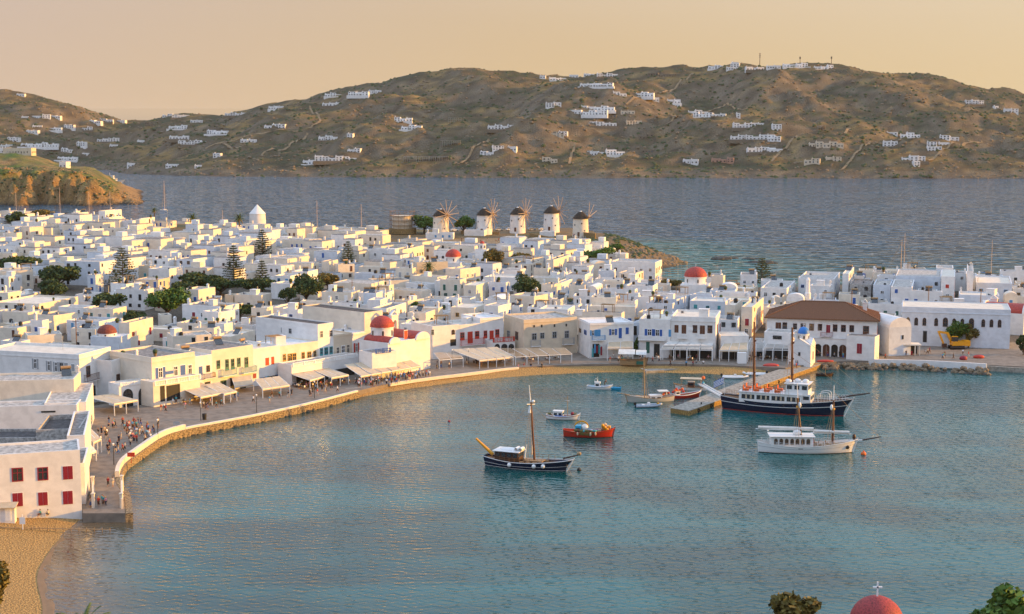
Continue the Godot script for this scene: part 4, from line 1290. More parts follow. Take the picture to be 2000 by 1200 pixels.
	[86.1, -528, -10, 6, 9.5, 7.3, "whitewash", "blue", 9, 0, 0],
	[-21.5, -528.3, -37, 6.9, 11.7, 7.3, "cream", "blue", 16, 1, 0],
	[174.8, -534.2, -13, 7.6, 5.3, 3, "whitewash_cool", "dark", 22, 2, 2],
	[154.7, -534.3, -8, 3.5, 4.5, 3.4, "whitewash", "green", 21, 2, 3],
	[109.5, -534.5, -16, 8.2, 4.5, 5.5, "beige", "dark", 30, 3, 0],
	[146.5, -534.7, -14, 6.1, 5.1, 3, "whitewash", "blue", 21, 0, 5],
	[34.7, -535.3, -9, 5.7, 7.9, 5.6, "whitewash_cool", "blue", 31, 0, 1],
	[135.3, -535.3, -13, 14.4, 6.4, 6.5, "cream", "blue", 30, 1, 4],
	[-145.8, -535.4, -12, 5.7, 10.1, 3.2, "cream", "green", 5, 3, 0],
	[-137.2, -535.4, -31, 3.2, 3, 6.2, "whitewash", "green", 5, 1, 1]]
const NEAREST_FAR := 535.5
const KEEP_CLEAR := [Vector3(129, -421, 13.5), Vector3(-24, -563, 4.4), Vector3(64, -508, 5.5), Vector3(-13, -592, 3.1), Vector3(96, -471, 1.7), Vector3(148, -442, 7.7), Vector3(-128, -738, 5.0), Vector3(-54, -720, 7.7)]
const FRONT := [
	{called = "waterfront_house", label = "cream two-storey house with crimson shutters standing right on the beach", category = "house", at = [-78.36, 0.9, -229.58], turn = 0.31, w = 17.25, d = 9, h = 10.66, wall = "whitewash", items = [["win", "crimson", -1.11, 6.11, 1.55, 2.26, 0], ["win", "crimson", 2.76, 6.03, 1.49, 2.15, 0], ["shut", "crimson", 6.63, 5.91, 1.51, 2.16, 0], ["shut", "crimson", -1.23, 2.04, 1.56, 2.18, 0], ["shut", "crimson", 2.63, 1.9, 1.45, 2.15, 0], ["shut", "crimson", 6.49, 1.8, 1.51, 2.16, 0]], seed = 5, auto = false, par = 0.35, clutter = false},
	{called = "ruined_house", label = "weathered grey house with black-stained wall and sunken roof painted dark for shade", category = "house", at = [-81.47, 1.5, -257.01], turn = 0.16, w = 7.56, d = 14, h = 8.32, wall = "grey_plaster", items = [["shade_panel", "brown", 0.31, 4.68, 1.6, 0.89, 0]], seed = 18, auto = false, roof = "roof_dark", par = 0.9, clutter = false},  # dark roof colour stands in for shade within the parapet
	{called = "ruined_house", label = "low dark derelict house with dish on its roof behind the beach house", category = "house", at = [-91.7, 1.5, -257.4], turn = 0.03, w = 12.05, d = 8, h = 6.67, wall = "grey_plaster", items = [["shade_panel", "dark", 3.29, 3.88, 2.73, 1.6, 0]], seed = 31, auto = false, roof = "roof_dark", clutter = false},
	{called = "walled_terrace", label = "long low white terrace wall below the plain cream wall", category = "house", at = [-96.2, 1.5, -282.21], turn = 0.14, w = 20.64, d = 6, h = 7.75, wall = "whitewash", items = [["sign", "dark", 4.87, 6.33, 2.73, 0.31, 0]], seed = 44, auto = false, clutter = false, par = 0.3},
	{called = "plain_house", label = "plain windowless cream wall house with air conditioners crowding its roof", category = "house", at = [-101.41, 1.5, -297.09], turn = 0.15, w = 21.15, d = 10, h = 10.27, wall = "cream", items = [], seed = 57, auto = false, par = 0.45, clutter = true},
	{called = "white_house", label = "bluish white house at left edge with arched door and pale shutters", category = "house", at = [-119.6, 1.5, -337.89], turn = 0.21, w = 12.71, d = 10, h = 8.49, wall = "whitewash_cool", items = [["shut", "grey", 0.09, 4.87, 1.03, 1.58, 0], ["arch", "grey", 2.38, 4.79, 1.03, 2.19, 0], ["shut", "grey", 5.01, 4.57, 1.03, 2.07, 0]], seed = 70, auto = false},
	{called = "corner_house", label = "two-storey corner house with blue shaded side and gold lit balcony front", category = "house", at = [-95.69, 1.5, -331.09], turn = 1.27, w = 12.83, d = 26, h = 11.36, wall = "whitewash", items = [["win", "brown", -3.07, 5.69, 1.41, 2.57, 0], ["win", "brown", 3.07, 4.93, 1.46, 2.5, 0], ["bal", "brown", 0.83, 4.83, 11.29, 1.54, 0], ["wsh", "grey", -11.56, 7.52, 1.23, 2.4, -1], ["wsh", "grey", -7.98, 7.22, 1.08, 2.36, -1], ["wsh", "grey", -6.1, 7.08, 1.08, 2.36, -1], ["win", "grey", -4.68, 7.15, 0.94, 2.23, -1], ["shut", "grey", -3.48, 7.09, 0.94, 2.23, -1], ["shut", "grey", -1.68, 6.72, 0.8, 2.4, -1], ["shade_panel", "dark", -2.14, 1.03, 3.03, 2.35, 0], ["shade_panel", "dark", 3.03, 0.96, 3.12, 1.91, 0]], seed = 83, auto = false, cornice = 1, roof = "cream"},
	{called = "arcade_house", label = "small lit house with round fanlight above balustraded arcade terrace", category = "house", at = [-89.87, 1.5, -335.64], turn = 1.24, w = 11.89, d = 10, h = 9.16, wall = "whitewash", items = [["win", "brown", -3.44, 4.12, 1.21, 1.54, 0], ["arch", "brown", 0.06, 3.2, 2.06, 3, 0], ["win", "brown", 3.39, 3.25, 1.26, 1.69, 0]], seed = 96, auto = false},
	{called = "terrace_arcade", label = "white arcade of two arches carrying a balustraded terrace", category = "arcade", at = [-84.96, 1.5, -323.14], turn = 0.74, w = 7.31, d = 5, h = 5.21, wall = "whitewash", items = [["terr", "white", 0.11, 4.77, 6.64, 0.81, 0], ["arch", "dark", -1.53, -0.03, 2.37, 4.06, 0], ["arch", "dark", 2.13, -0.15, 2.15, 3.97, 0]], seed = 109, auto = false, clutter = false, par = 0.15},
	{called = "waterfront_hotel", label = "cream hotel with four blue doors above a long balustraded terrace", category = "hotel", at = [-77.56, 1.5, -330.22], turn = 0.87, w = 12.06, d = 16, h = 10.56, wall = "cream", items = [["wsh", "blue", -3.69, 5.58, 1.96, 2.46, 0], ["sign", "blue", -1.21, 6.2, 2.13, 0.71, 0], ["win", "white", 0.54, 5.5, 1.07, 2.37, 0], ["door", "blue", 2.55, 5.12, 1.37, 2.68, 0], ["win", "white", 4.56, 5.34, 1.02, 2.39, 0]], seed = 122, auto = false, cornice = 1.1, roof = "roof_grey"},
	{called = "hotel_terrace", label = "cream ground floor terrace block with white balustrade under the blue doors", category = "terrace", at = [-76, 1.5, -326.24], turn = 0.87, w = 12.94, d = 5, h = 5.69, wall = "cream", items = [["terr", "white", 0.24, 4.69, 12.44, 1.17, 0], ["shade_panel", "dark", -4.01, 0.94, 1.11, 3.6, 0], ["shade_panel", "dark", -1.06, 0.87, 3.38, 3.51, 0]], seed = 135, auto = false, clutter = false, par = 0.15},
	{called = "narrow_house", label = "narrow white house with one blue door beside the blue-door hotel", category = "house", at = [-72.1, 1.5, -336.72], turn = 0.87, w = 4.93, d = 12, h = 9.36, wall = "whitewash", items = [["door", "blue", -0.87, 4.94, 1.03, 1.93, 0], ["win", "brown", 1.3, 5.27, 0.89, 1.57, 0], ["bal", "brown", 1.18, 3.95, 3.13, 1.09, 0], ["shade_panel", "dark", 1.02, 0.8, 1.49, 2.18, 0]], seed = 148, auto = false},
	{called = "balcony_house", label = "cream house with five tall green windows and two turquoise balconies", category = "house", at = [-66.53, 1.5, -343.36], turn = 0.87, w = 12.4, d = 14, h = 10.23, wall = "cream", items = [["french", "green", -4.33, 5.62, 0.91, 2.07, 0], ["french", "green", -1.75, 4.92, 0.92, 2.69, 0], ["french", "green", -0.06, 4.96, 0.92, 2.58, 0], ["french", "green", 1.81, 5.34, 0.93, 2.22, 0], ["french", "green", 4.12, 4.93, 1.02, 2.48, 0], ["bal", "teal", -1.56, 3.79, 4.13, 1.59, 0], ["bal", "teal", 4.59, 3.74, 4.09, 1.37, 0], ["win", "green", -2.97, 0.16, 1.52, 2.57, 0], ["win", "green", 2.89, -0.52, 1.56, 1.61, 0], ["shade_panel", "dark", -0.2, -0.34, 1.23, 3.33, 0]], seed = 161, auto = false, roof = "roof_grey"},
	{called = "red_shutter_house", label = "cream waterfront house with two bright red shutters above a clothes shop", category = "shop", at = [-59.78, 1.5, -351.4], turn = 0.87, w = 8.6, d = 12, h = 9.16, wall = "whitewash", items = [["shut", "red", 0.11, 4.62, 1.13, 1.89, 0], ["shut", "red", 1.86, 4.66, 0.89, 1.9, 0], ["shade_panel", "dark", 0.96, -1.06, 5.68, 2.91, 0], ["hang", "mix", 0.88, -1.3, 5.84, 3.41, 0], ["sign", "crimson", -3.91, 1.98, 0.95, 1.13, 0]], seed = 174, auto = false, roof = "cream"},
	{called = "long_lit_house", label = "long low gold-lit house with window glints painted ochre above a white parapet terrace", category = "house", at = [-52.98, 1.5, -359.51], turn = 0.87, w = 12.55, d = 11, h = 8.81, wall = "cream", items = [["french", "ochre", -4.94, 4.57, 0.91, 2.17, 0], ["win", "ochre", -3.15, 4.35, 1.33, 2.3, 0], ["win", "ochre", -1.73, 4.31, 1.17, 2.31, 0], ["win", "ochre", 1.19, 4.47, 0.93, 2.06, 0], ["win", "ochre", 3.2, 4.23, 1.2, 2.2, 0], ["win", "ochre", 5.09, 4.39, 0.86, 2.08, 0], ["hang", "dark", -4.13, -2.07, 2.99, 2.82, 0]], seed = 187, auto = false, roof = "whitewash", par = 0.3},  # ochre frames carry the gold of sun glints off the panes
	{called = "tower_house", label = "tall three-storey house with turquoise doors and dark flat roof", category = "house", at = [-47.25, 1.5, -366.34], turn = 0.87, w = 5.28, d = 24, h = 12.98, wall = "whitewash", items = [["win", "cream", -1.46, 9.47, 0.87, 1.76, 0], ["win", "cream", 1.83, 9.37, 0.97, 1.71, 0], ["french", "teal", -1.56, 4.64, 0.87, 2.22, 0], ["french", "teal", 0.06, 4.32, 1.14, 2.56, 0], ["french", "teal", 1.74, 4.51, 0.97, 2.37, 0], ["win", "grey", -10.46, 9.7, 0.98, 1.33, -1], ["door", "grey", -13.87, 9.66, 0.3, 1.34, -1]], seed = 200, auto = false, roof = "roof_dark", par = 0.25, clutter = false},
	{called = "cream_house", label = "cream house with three pale windows between the two tall tower houses", category = "house", at = [-43.47, 1.5, -370.85], turn = 0.87, w = 6.49, d = 9, h = 9.68, wall = "beige", items = [["win", "cream", -1.8, 4.23, 0.89, 2.25, 0], ["win", "white", 0.04, 4.15, 1.17, 2.52, 0], ["win", "cream", 1.8, 4.34, 0.9, 2.4, 0]], seed = 213, auto = false, cornice = 0.4},
	{called = "red_door_house", label = "cream house with red door and red shutters beside the tallest tower house", category = "house", at = [-39.9, 1.5, -375.1], turn = 0.87, w = 4.61, d = 9, h = 9.51, wall = "whitewash", items = [["wsh", "red", -0.74, 4.39, 1.46, 2.41, 0], ["door", "red", 1.19, 3.89, 1.29, 2.96, 0]], seed = 226, auto = false, cornice = 0.4},
	{called = "tower_house", label = "tallest cream tower house with blue doors and air conditioners on its side", category = "house", at = [-36.3, 1.5, -379.39], turn = 0.87, w = 6.6, d = 24, h = 14.4, wall = "cream", items = [["win", "grey", 0.11, 10.49, 1.22, 1.69, 0], ["win", "grey", 2.11, 11.44, 1.42, 1.63, 0], ["win", "brown", 2.08, 9.54, 1.42, 1.22, 0], ["french", "blue", -1.85, 4.61, 0.84, 2.3, 0], ["french", "blue", 0.02, 3.85, 1.03, 3.12, 0], ["french", "blue", 1.91, 4.51, 0.85, 2.45, 0], ["shut", "grey", -5.6, 8.66, 1.16, 1.36, -1]], seed = 239, auto = false, roof = "roof_dark", par = 0.25, clutter = false},
	{called = "terrace_block", label = "white ground floor block with long panelled terrace parapet above the twin pergolas", category = "terrace", at = [-46.3, 1.5, -358.24], turn = 0.87, w = 22.37, d = 5, h = 5.04, wall = "whitewash", items = [["terr", "white", -0.09, 4.34, 21.24, 1.03, 0], ["shade_panel", "dark", -7.34, -0.38, 4.33, 3.04, 0], ["shade_panel", "dark", -1.77, -0.62, 4.77, 3.08, 0], ["shade_panel", "dark", 5.53, -0.81, 7.73, 2.86, 0]], seed = 252, auto = false, clutter = false, par = 0.25},
	{called = "parapet_wall", label = "white raised terrace parapet in front of the blue door tower house", category = "terrace", at = [-31.85, 1.5, -360.01], turn = 0.67, w = 7.33, d = 6, h = 6.69, wall = "whitewash", items = [["terr", "blue", -0.31, 6.37, 4.11, 1.16, 0]], seed = 265, auto = false, clutter = false, par = 0.2},
	{called = "white_house", label = "white house with cluttered roof left of the twin red-balcony house", category = "house", at = [-17.96, 1.5, -392.67], turn = 0.57, w = 8.36, d = 12, h = 8.95, wall = "whitewash", items = [["win", "grey", -4.2, 6.58, 0.79, 1.53, 0], ["arch", "brown", 2.27, 6.23, 0.97, 1.41, 0], ["shade_panel", "dark", 2.26, 3.13, 1.61, 1.83, 0]], seed = 278, auto = false},
	{called = "red_balcony_house", label = "white house with red doors and a long red balcony", category = "house", at = [-11.6, 1.5, -396.75], turn = 0.58, w = 6.75, d = 10, h = 8.77, wall = "whitewash", items = [["french", "red", -2.41, 4.45, 1.22, 2.19, 0], ["door", "red", 0.09, 3.41, 1.64, 3.26, 0], ["french", "red", 2.36, 4.51, 1.24, 2.13, 0], ["bal", "red", 0.6, 3.08, 7.58, 1.71, 0]], seed = 291, auto = false, par = 0.7},
	{called = "red_balcony_house", label = "higher white house with three tall red windows beside the red balcony", category = "house", at = [-5.6, 1.5, -400.46], turn = 0.53, w = 7.36, d = 11, h = 10.12, wall = "whitewash", items = [["french", "red", -2.04, 4.45, 0.98, 2.14, 0], ["door", "red", -0.09, 3.45, 1.31, 3.01, 0], ["french", "red", 1.71, 4.47, 1.15, 2.22, 0]], seed = 304, auto = false, cornice = 0.6},
	{called = "red_terrace", label = "white three-arched terrace with red railings and white piers", category = "terrace", at = [-2.24, 1.5, -396.29], turn = 0.42, w = 6.76, d = 6, h = 4.11, wall = "whitewash", items = [["terr", "red", 0, 3.91, 6.13, 1.28, 0], ["arch", "dark", -2, 0.91, 1.53, 2.55, 0], ["arch", "dark", 0.14, 0.77, 1.84, 2.56, 0], ["arch", "dark", 2.22, 0.64, 1.7, 2.56, 0]], seed = 317, auto = false, clutter = false, par = 0.1},
	{called = "beige_block", label = "beige four-window block with diagonal shadow across its front", category = "house", at = [10.65, 1.5, -398.15], turn = 0.41, w = 16.21, d = 14, h = 10.18, wall = "beige", items = [["win", "grey", -4.96, 4.35, 1.39, 1.98, 0], ["win", "grey", -2.57, 4.64, 1.24, 1.7, 0], ["win", "grey", 1.16, 4.57, 1.25, 1.85, 0], ["win", "grey", 4.92, 4.35, 1.26, 2.15, 0], ["shade_panel", "cream", -5.04, 7.9, 0.62, 0.71, 0], ["shade_panel", "cream", -2.73, 7.77, 0.62, 0.85, 0], ["shade_panel", "cream", 1.15, 7.7, 0.62, 0.85, 0], ["shade_panel", "cream", 4.75, 7.65, 0.63, 0.86, 0], ["bal", "grey", -4.72, 2.77, 2.78, 1.56, 0], ["bal", "grey", 5.25, 2.76, 3.46, 1.72, 0], ["win", "grey", -10.4, 3.88, 1.8, 2.03, -1], ["win", "brown", -4.71, 4.05, 1.76, 2.28, -1]], seed = 330, auto = false, cornice = 0.9},
	{called = "blue_balcony_house", label = "white house with bright blue doors and a light blue wooden balcony", category = "house", at = [27.13, 1.5, -392.66], turn = 0.22, w = 12.33, d = 12, h = 9.67, wall = "whitewash", items = [["wsh", "sky_blue", -5.35, 6.29, 1.15, 1.54, 0], ["door", "sky_blue", -3.91, 6.1, 1.44, 1.82, 0], ["bal", "sky_blue", -3.82, 5.12, 3.61, 1.26, 0], ["wsh", "blue", 0.35, 6.25, 1.59, 1.69, 0], ["door", "blue", 2.39, 5.34, 0.87, 2.81, 0], ["shut", "blue", 4.34, 6.41, 0.87, 1.83, 0], ["win", "blue", -4.56, 5.97, 2.2, 1.27, -1], ["win", "dark", -9.86, 5.82, 1.61, 1.14, -1], ["shade_panel", "dark", -4.45, 0.36, 1.73, 3.65, 0], ["hang", "mix", -4.23, 0.36, 3.03, 3.93, 0]], seed = 343, auto = false, cornice = 0.5},
	{called = "alley_house", label = "shaded bluish house set back in the alley beside blue shutters", category = "house", at = [34.64, 1.5, -400.92], turn = -0.38, w = 2.52, d = 8, h = 8.62, wall = "whitewash_cool", items = [["door", "dark", -0.44, 5.08, 0.89, 2.58, 0]], seed = 356, auto = false, clutter = false},
	{called = "blue_shutter_house", label = "white house with two pairs of dark blue shutters and white balcony", category = "house", at = [38.78, 1.5, -393.11], turn = -0.22, w = 8.39, d = 12, h = 10.57, wall = "whitewash", items = [["wsh", "blue", -1.33, 6.02, 1.96, 1.83, 0], ["wsh", "blue", 0.8, 5.94, 1.88, 1.83, 0], ["bal", "white", -0.69, 4.91, 7.4, 1.13, 0], ["shade_panel", "dark", 0.68, 0.16, 1.4, 3.66, 0], ["shut", "green", -1.77, 1.21, 0.98, 3.1, 0], ["door", "sky_blue", 4.18, 5.9, 0.69, 1.96, 0]], seed = 369, auto = false, par = 0.3},
	{called = "parapet_house", label = "white parapeted house with five brown windows over a café awning", category = "house", at = [49.07, 1.5, -391.76], turn = -0.22, w = 12.21, d = 16, h = 11.39, wall = "whitewash", items = [["shut", "brown", -4.47, 6.95, 1.11, 2.1, 0], ["door", "brown", -2.45, 6.73, 1.25, 2.38, 0], ["sign", "white", -0.76, 7.63, 1.45, 0.98, 0], ["win", "brown", 0.52, 7.03, 1.11, 2.1, 0], ["door", "brown", 2.53, 6.75, 1.38, 2.38, 0], ["win", "brown", 4.56, 7.09, 1.17, 2.09, 0], ["bal", "white", -2.78, 5.6, 2.64, 1.12, 0], ["bal", "white", 2.42, 5.69, 2.48, 1.12, 0], ["win", "crimson", -5.92, 6.44, 2.2, 2.33, 1], ["win", "crimson", -14.66, 5.55, 2.2, 2.23, 1], ["shade_panel", "dark", -4.66, -0.09, 1.81, 2.68, 0], ["shade_panel", "dark", -2.15, 0, 2.08, 2.67, 0], ["shade_panel", "dark", 0.35, 0.08, 1.8, 2.67, 0], ["shade_panel", "dark", 3.46, 0.05, 3.31, 2.8, 0]], seed = 382, auto = false, cornice = 1.2},
	{called = "cafe_block", label = "low white café block with plain front and cream awning", category = "café", at = [60.29, 1.5, -390.42], turn = 0, w = 7.48, d = 8, h = 6.44, wall = "whitewash", items = [["shade_panel", "dark", -1.69, 0, 3.05, 2.8, 0], ["shade_panel", "dark", 1.78, 0, 3.05, 2.8, 0]], seed = 395, auto = false, clutter = false},
	{called = "restaurant_block", label = "low white restaurant block bearing an empty black sign frame", category = "restaurant", at = [72.2, 1.5, -390.87], turn = -0.35, w = 7.89, d = 7, h = 7.31, wall = "whitewash", items = [["sign", "dark", -0.39, 5.38, 2.35, 0.98, 0], ["sign", "white", -0.39, 5.52, 1.93, 0.7, 0], ["shade_panel", "dark", -2.38, -0.06, 1.8, 2.95, 0], ["shade_panel", "dark", -0.09, -0.07, 1.94, 3.08, 0], ["shade_panel", "dark", 2.4, 0.06, 2.2, 2.94, 0]], seed = 408, auto = false, clutter = false, par = 0.3},
	{called = "restaurant_block", label = "set back low restaurant block between café and sign frame block", category = "restaurant", at = [66.93, 1.5, -395.37], turn = -0.22, w = 4.16, d = 8, h = 3.97, wall = "whitewash", items = [["shade_panel", "dark", 0.26, -0.06, 2.49, 2.41, 0]], seed = 421, auto = false, clutter = false},
	{called = "town_hall", label = "large white public hall with brown hipped tile roof, red windows and arcade", category = "town hall", at = [84.79, 1.5, -395.86], turn = -0.25, w = 29.58, d = 17, h = 10.29, wall = "whitewash", items = [["door", "brown", -11.67, 6.19, 1.53, 2.78, 0], ["win", "brown", -9.94, 7.1, 1.11, 1.92, 0], ["win", "brown", -7.16, 7.05, 0.97, 1.77, 0], ["win", "brown", -4.99, 7.06, 1.17, 1.84, 0], ["win", "brown", -2.68, 6.99, 1.1, 1.91, 0], ["win", "brown", -0.44, 7.07, 1.03, 1.84, 0], ["door", "crimson", 1.79, 6.58, 1.09, 2.12, 0], ["win", "brown", 3.63, 6.93, 1.09, 1.97, 0], ["win", "brown", 5.85, 6.93, 1.16, 1.9, 0], ["win", "brown", 8.06, 6.94, 1.09, 1.9, 0], ["french", "brown", 11.84, 6.22, 1.42, 2.53, 0], ["bal", "crimson", 1.39, 5.58, 3.22, 1.13, 0]], seed = 434, auto = false, clutter = false, par = 0.05, roof = "cream"},
	{called = "hall_wing", label = "protruding white ground floor wing of the brown-roofed hall with red door", category = "annex", at = [93.87, 1.5, -388.65], turn = -0.48, w = 7.62, d = 5, h = 6.58, wall = "whitewash", items = [["door", "crimson", -0.28, 1.8, 1.38, 2.71, 0]], seed = 447, auto = false, clutter = false, par = 0.1},
	{called = "vaulted_chapel", label = "white chapel with rounded barrel roof between town hall and long hall", category = "chapel", at = [106.66, 1.5, -396.75], turn = 0.27, w = 6.79, d = 12, h = 7.94, wall = "whitewash_cool", items = [["win", "dark", 0.76, 4.52, 0.47, 1.14, 0]], seed = 460, auto = false, clutter = false, par = 0.05},
	{called = "long_hall", label = "long flat-roofed white hall with eleven arched windows", category = "hall", at = [126.69, 1.5, -413.03], turn = -0.27, w = 29.73, d = 16, h = 11.17, wall = "whitewash_cool", items = [["arch", "brown", -13.09, 5.81, 1.02, 2.3, 0], ["arch", "brown", -10.82, 5.83, 1.02, 2.3, 0], ["arch", "brown", -8.55, 5.85, 1.02, 2.29, 0], ["arch", "brown", -5.3, 5.88, 1.01, 2.29, 0], ["arch", "brown", -0.39, 5.93, 1.01, 2.28, 0], ["arch", "brown", 1.85, 5.95, 1, 2.28, 0], ["arch", "brown", 7.55, 6.01, 1, 2.27, 0], ["arch", "brown", 9.77, 6.03, 0.99, 2.27, 0], ["arch", "brown", 11.97, 6.05, 0.99, 2.26, 0], ["arch", "brown", -2.77, 5.73, 1.4, 2.66, 0], ["arch", "brown", 4.36, 5.7, 1.39, 2.72, 0], ["shade_panel", "grey", -8.27, 1.01, 1.13, 3.41, 0]], seed = 473, auto = false, cornice = 1.5, clutter = false, roof = "cream"},
	{called = "shop_front", label = "narrow cream shop with arched niche and awning facing the promenade", category = "shop", at = [-87.39, 1.5, -297.48], turn = 1.79, w = 22.45, d = 8, h = 7.8, wall = "whitewash", items = [["arch", "cream", -0.25, 0.54, 10.14, 2.25, 0]], seed = 486, auto = false, clutter = false},
	{called = "shop_front", label = "white shop with market awnings beside the crowded promenade", category = "shop", at = [-77.4, 1.5, -261.46], turn = 1.81, w = 22.97, d = 3, h = 8.68, wall = "whitewash", items = [["shade_panel", "dark", -8.26, 0.39, 10.01, 2.37, 0]], seed = 499, auto = false, clutter = false},
	{called = "shop_front", label = "low white shop by the steps with scooters outside", category = "shop", at = [-72.11, 1.5, -242.31], turn = 1.8, w = 12.59, d = 2, h = 6.93, wall = "whitewash", items = [], seed = 512, auto = false, clutter = false}]

# ---------------------------------------------------------------- quay, beach, pier, rocks
func flat(pts: Array) -> PackedVector2Array:
	var o := PackedVector2Array()
	for p in pts:
		o.append(Vector2(p.x, p.z))
	return o

func curve(pts: Array, each := 6) -> Array:   # a smooth line through the points
	var out := []
	for i in pts.size() - 1:
		var a: Vector3 = pts[maxi(i - 1, 0)]
		var b: Vector3 = pts[i]
		var c: Vector3 = pts[i + 1]
		var d: Vector3 = pts[mini(i + 2, pts.size() - 1)]
		for k in each:
			out.append(b.cubic_interpolate(c, a, d, float(k) / each))
	out.append(pts[-1])
	return out

func wall_along(pts: Array, y0: float, y1: float, thick: float) -> MB:   # a wall whose outer face follows the points, water on the left hand side of travel
	var b := MB.new()
	var inner := []
	for i in pts.size():
		var d: Vector3 = pts[mini(i + 1, pts.size() - 1)] - pts[maxi(i - 1, 0)]
		d.y = 0
		inner.append(pts[i] + Vector3(d.z, 0, -d.x).normalized() * -thick)
	for i in pts.size() - 1:
		var o0 := Vector3(pts[i].x, y0, pts[i].z)
		var o1 := Vector3(pts[i + 1].x, y0, pts[i + 1].z)
		var n0 := Vector3(inner[i].x, y0, inner[i].z)
		var n1 := Vector3(inner[i + 1].x, y0, inner[i + 1].z)
		var up := Vector3(0, y1 - y0, 0)
		var ca := up + (n0 - o0) * 0.12
		b.quad(o0, o1, o1 + up * 0.96, o0 + up * 0.96)
		b.quad(o0 + up * 0.96, o1 + up * 0.96, o1 + up + (n1 - o1) * 0.12, o0 + ca)
		b.quad(o0 + ca, o1 + up + (n1 - o1) * 0.12, n1 + up, n0 + up)
		b.quad(n1, n0, n0 + up, n1 + up)
		if i == 0:
			b.quad(n0, o0, o0 + up * 0.96, n0 + up)
		if i == pts.size() - 2:
			b.quad(o1, n1, n1 + up, o1 + up * 0.96)
	return b

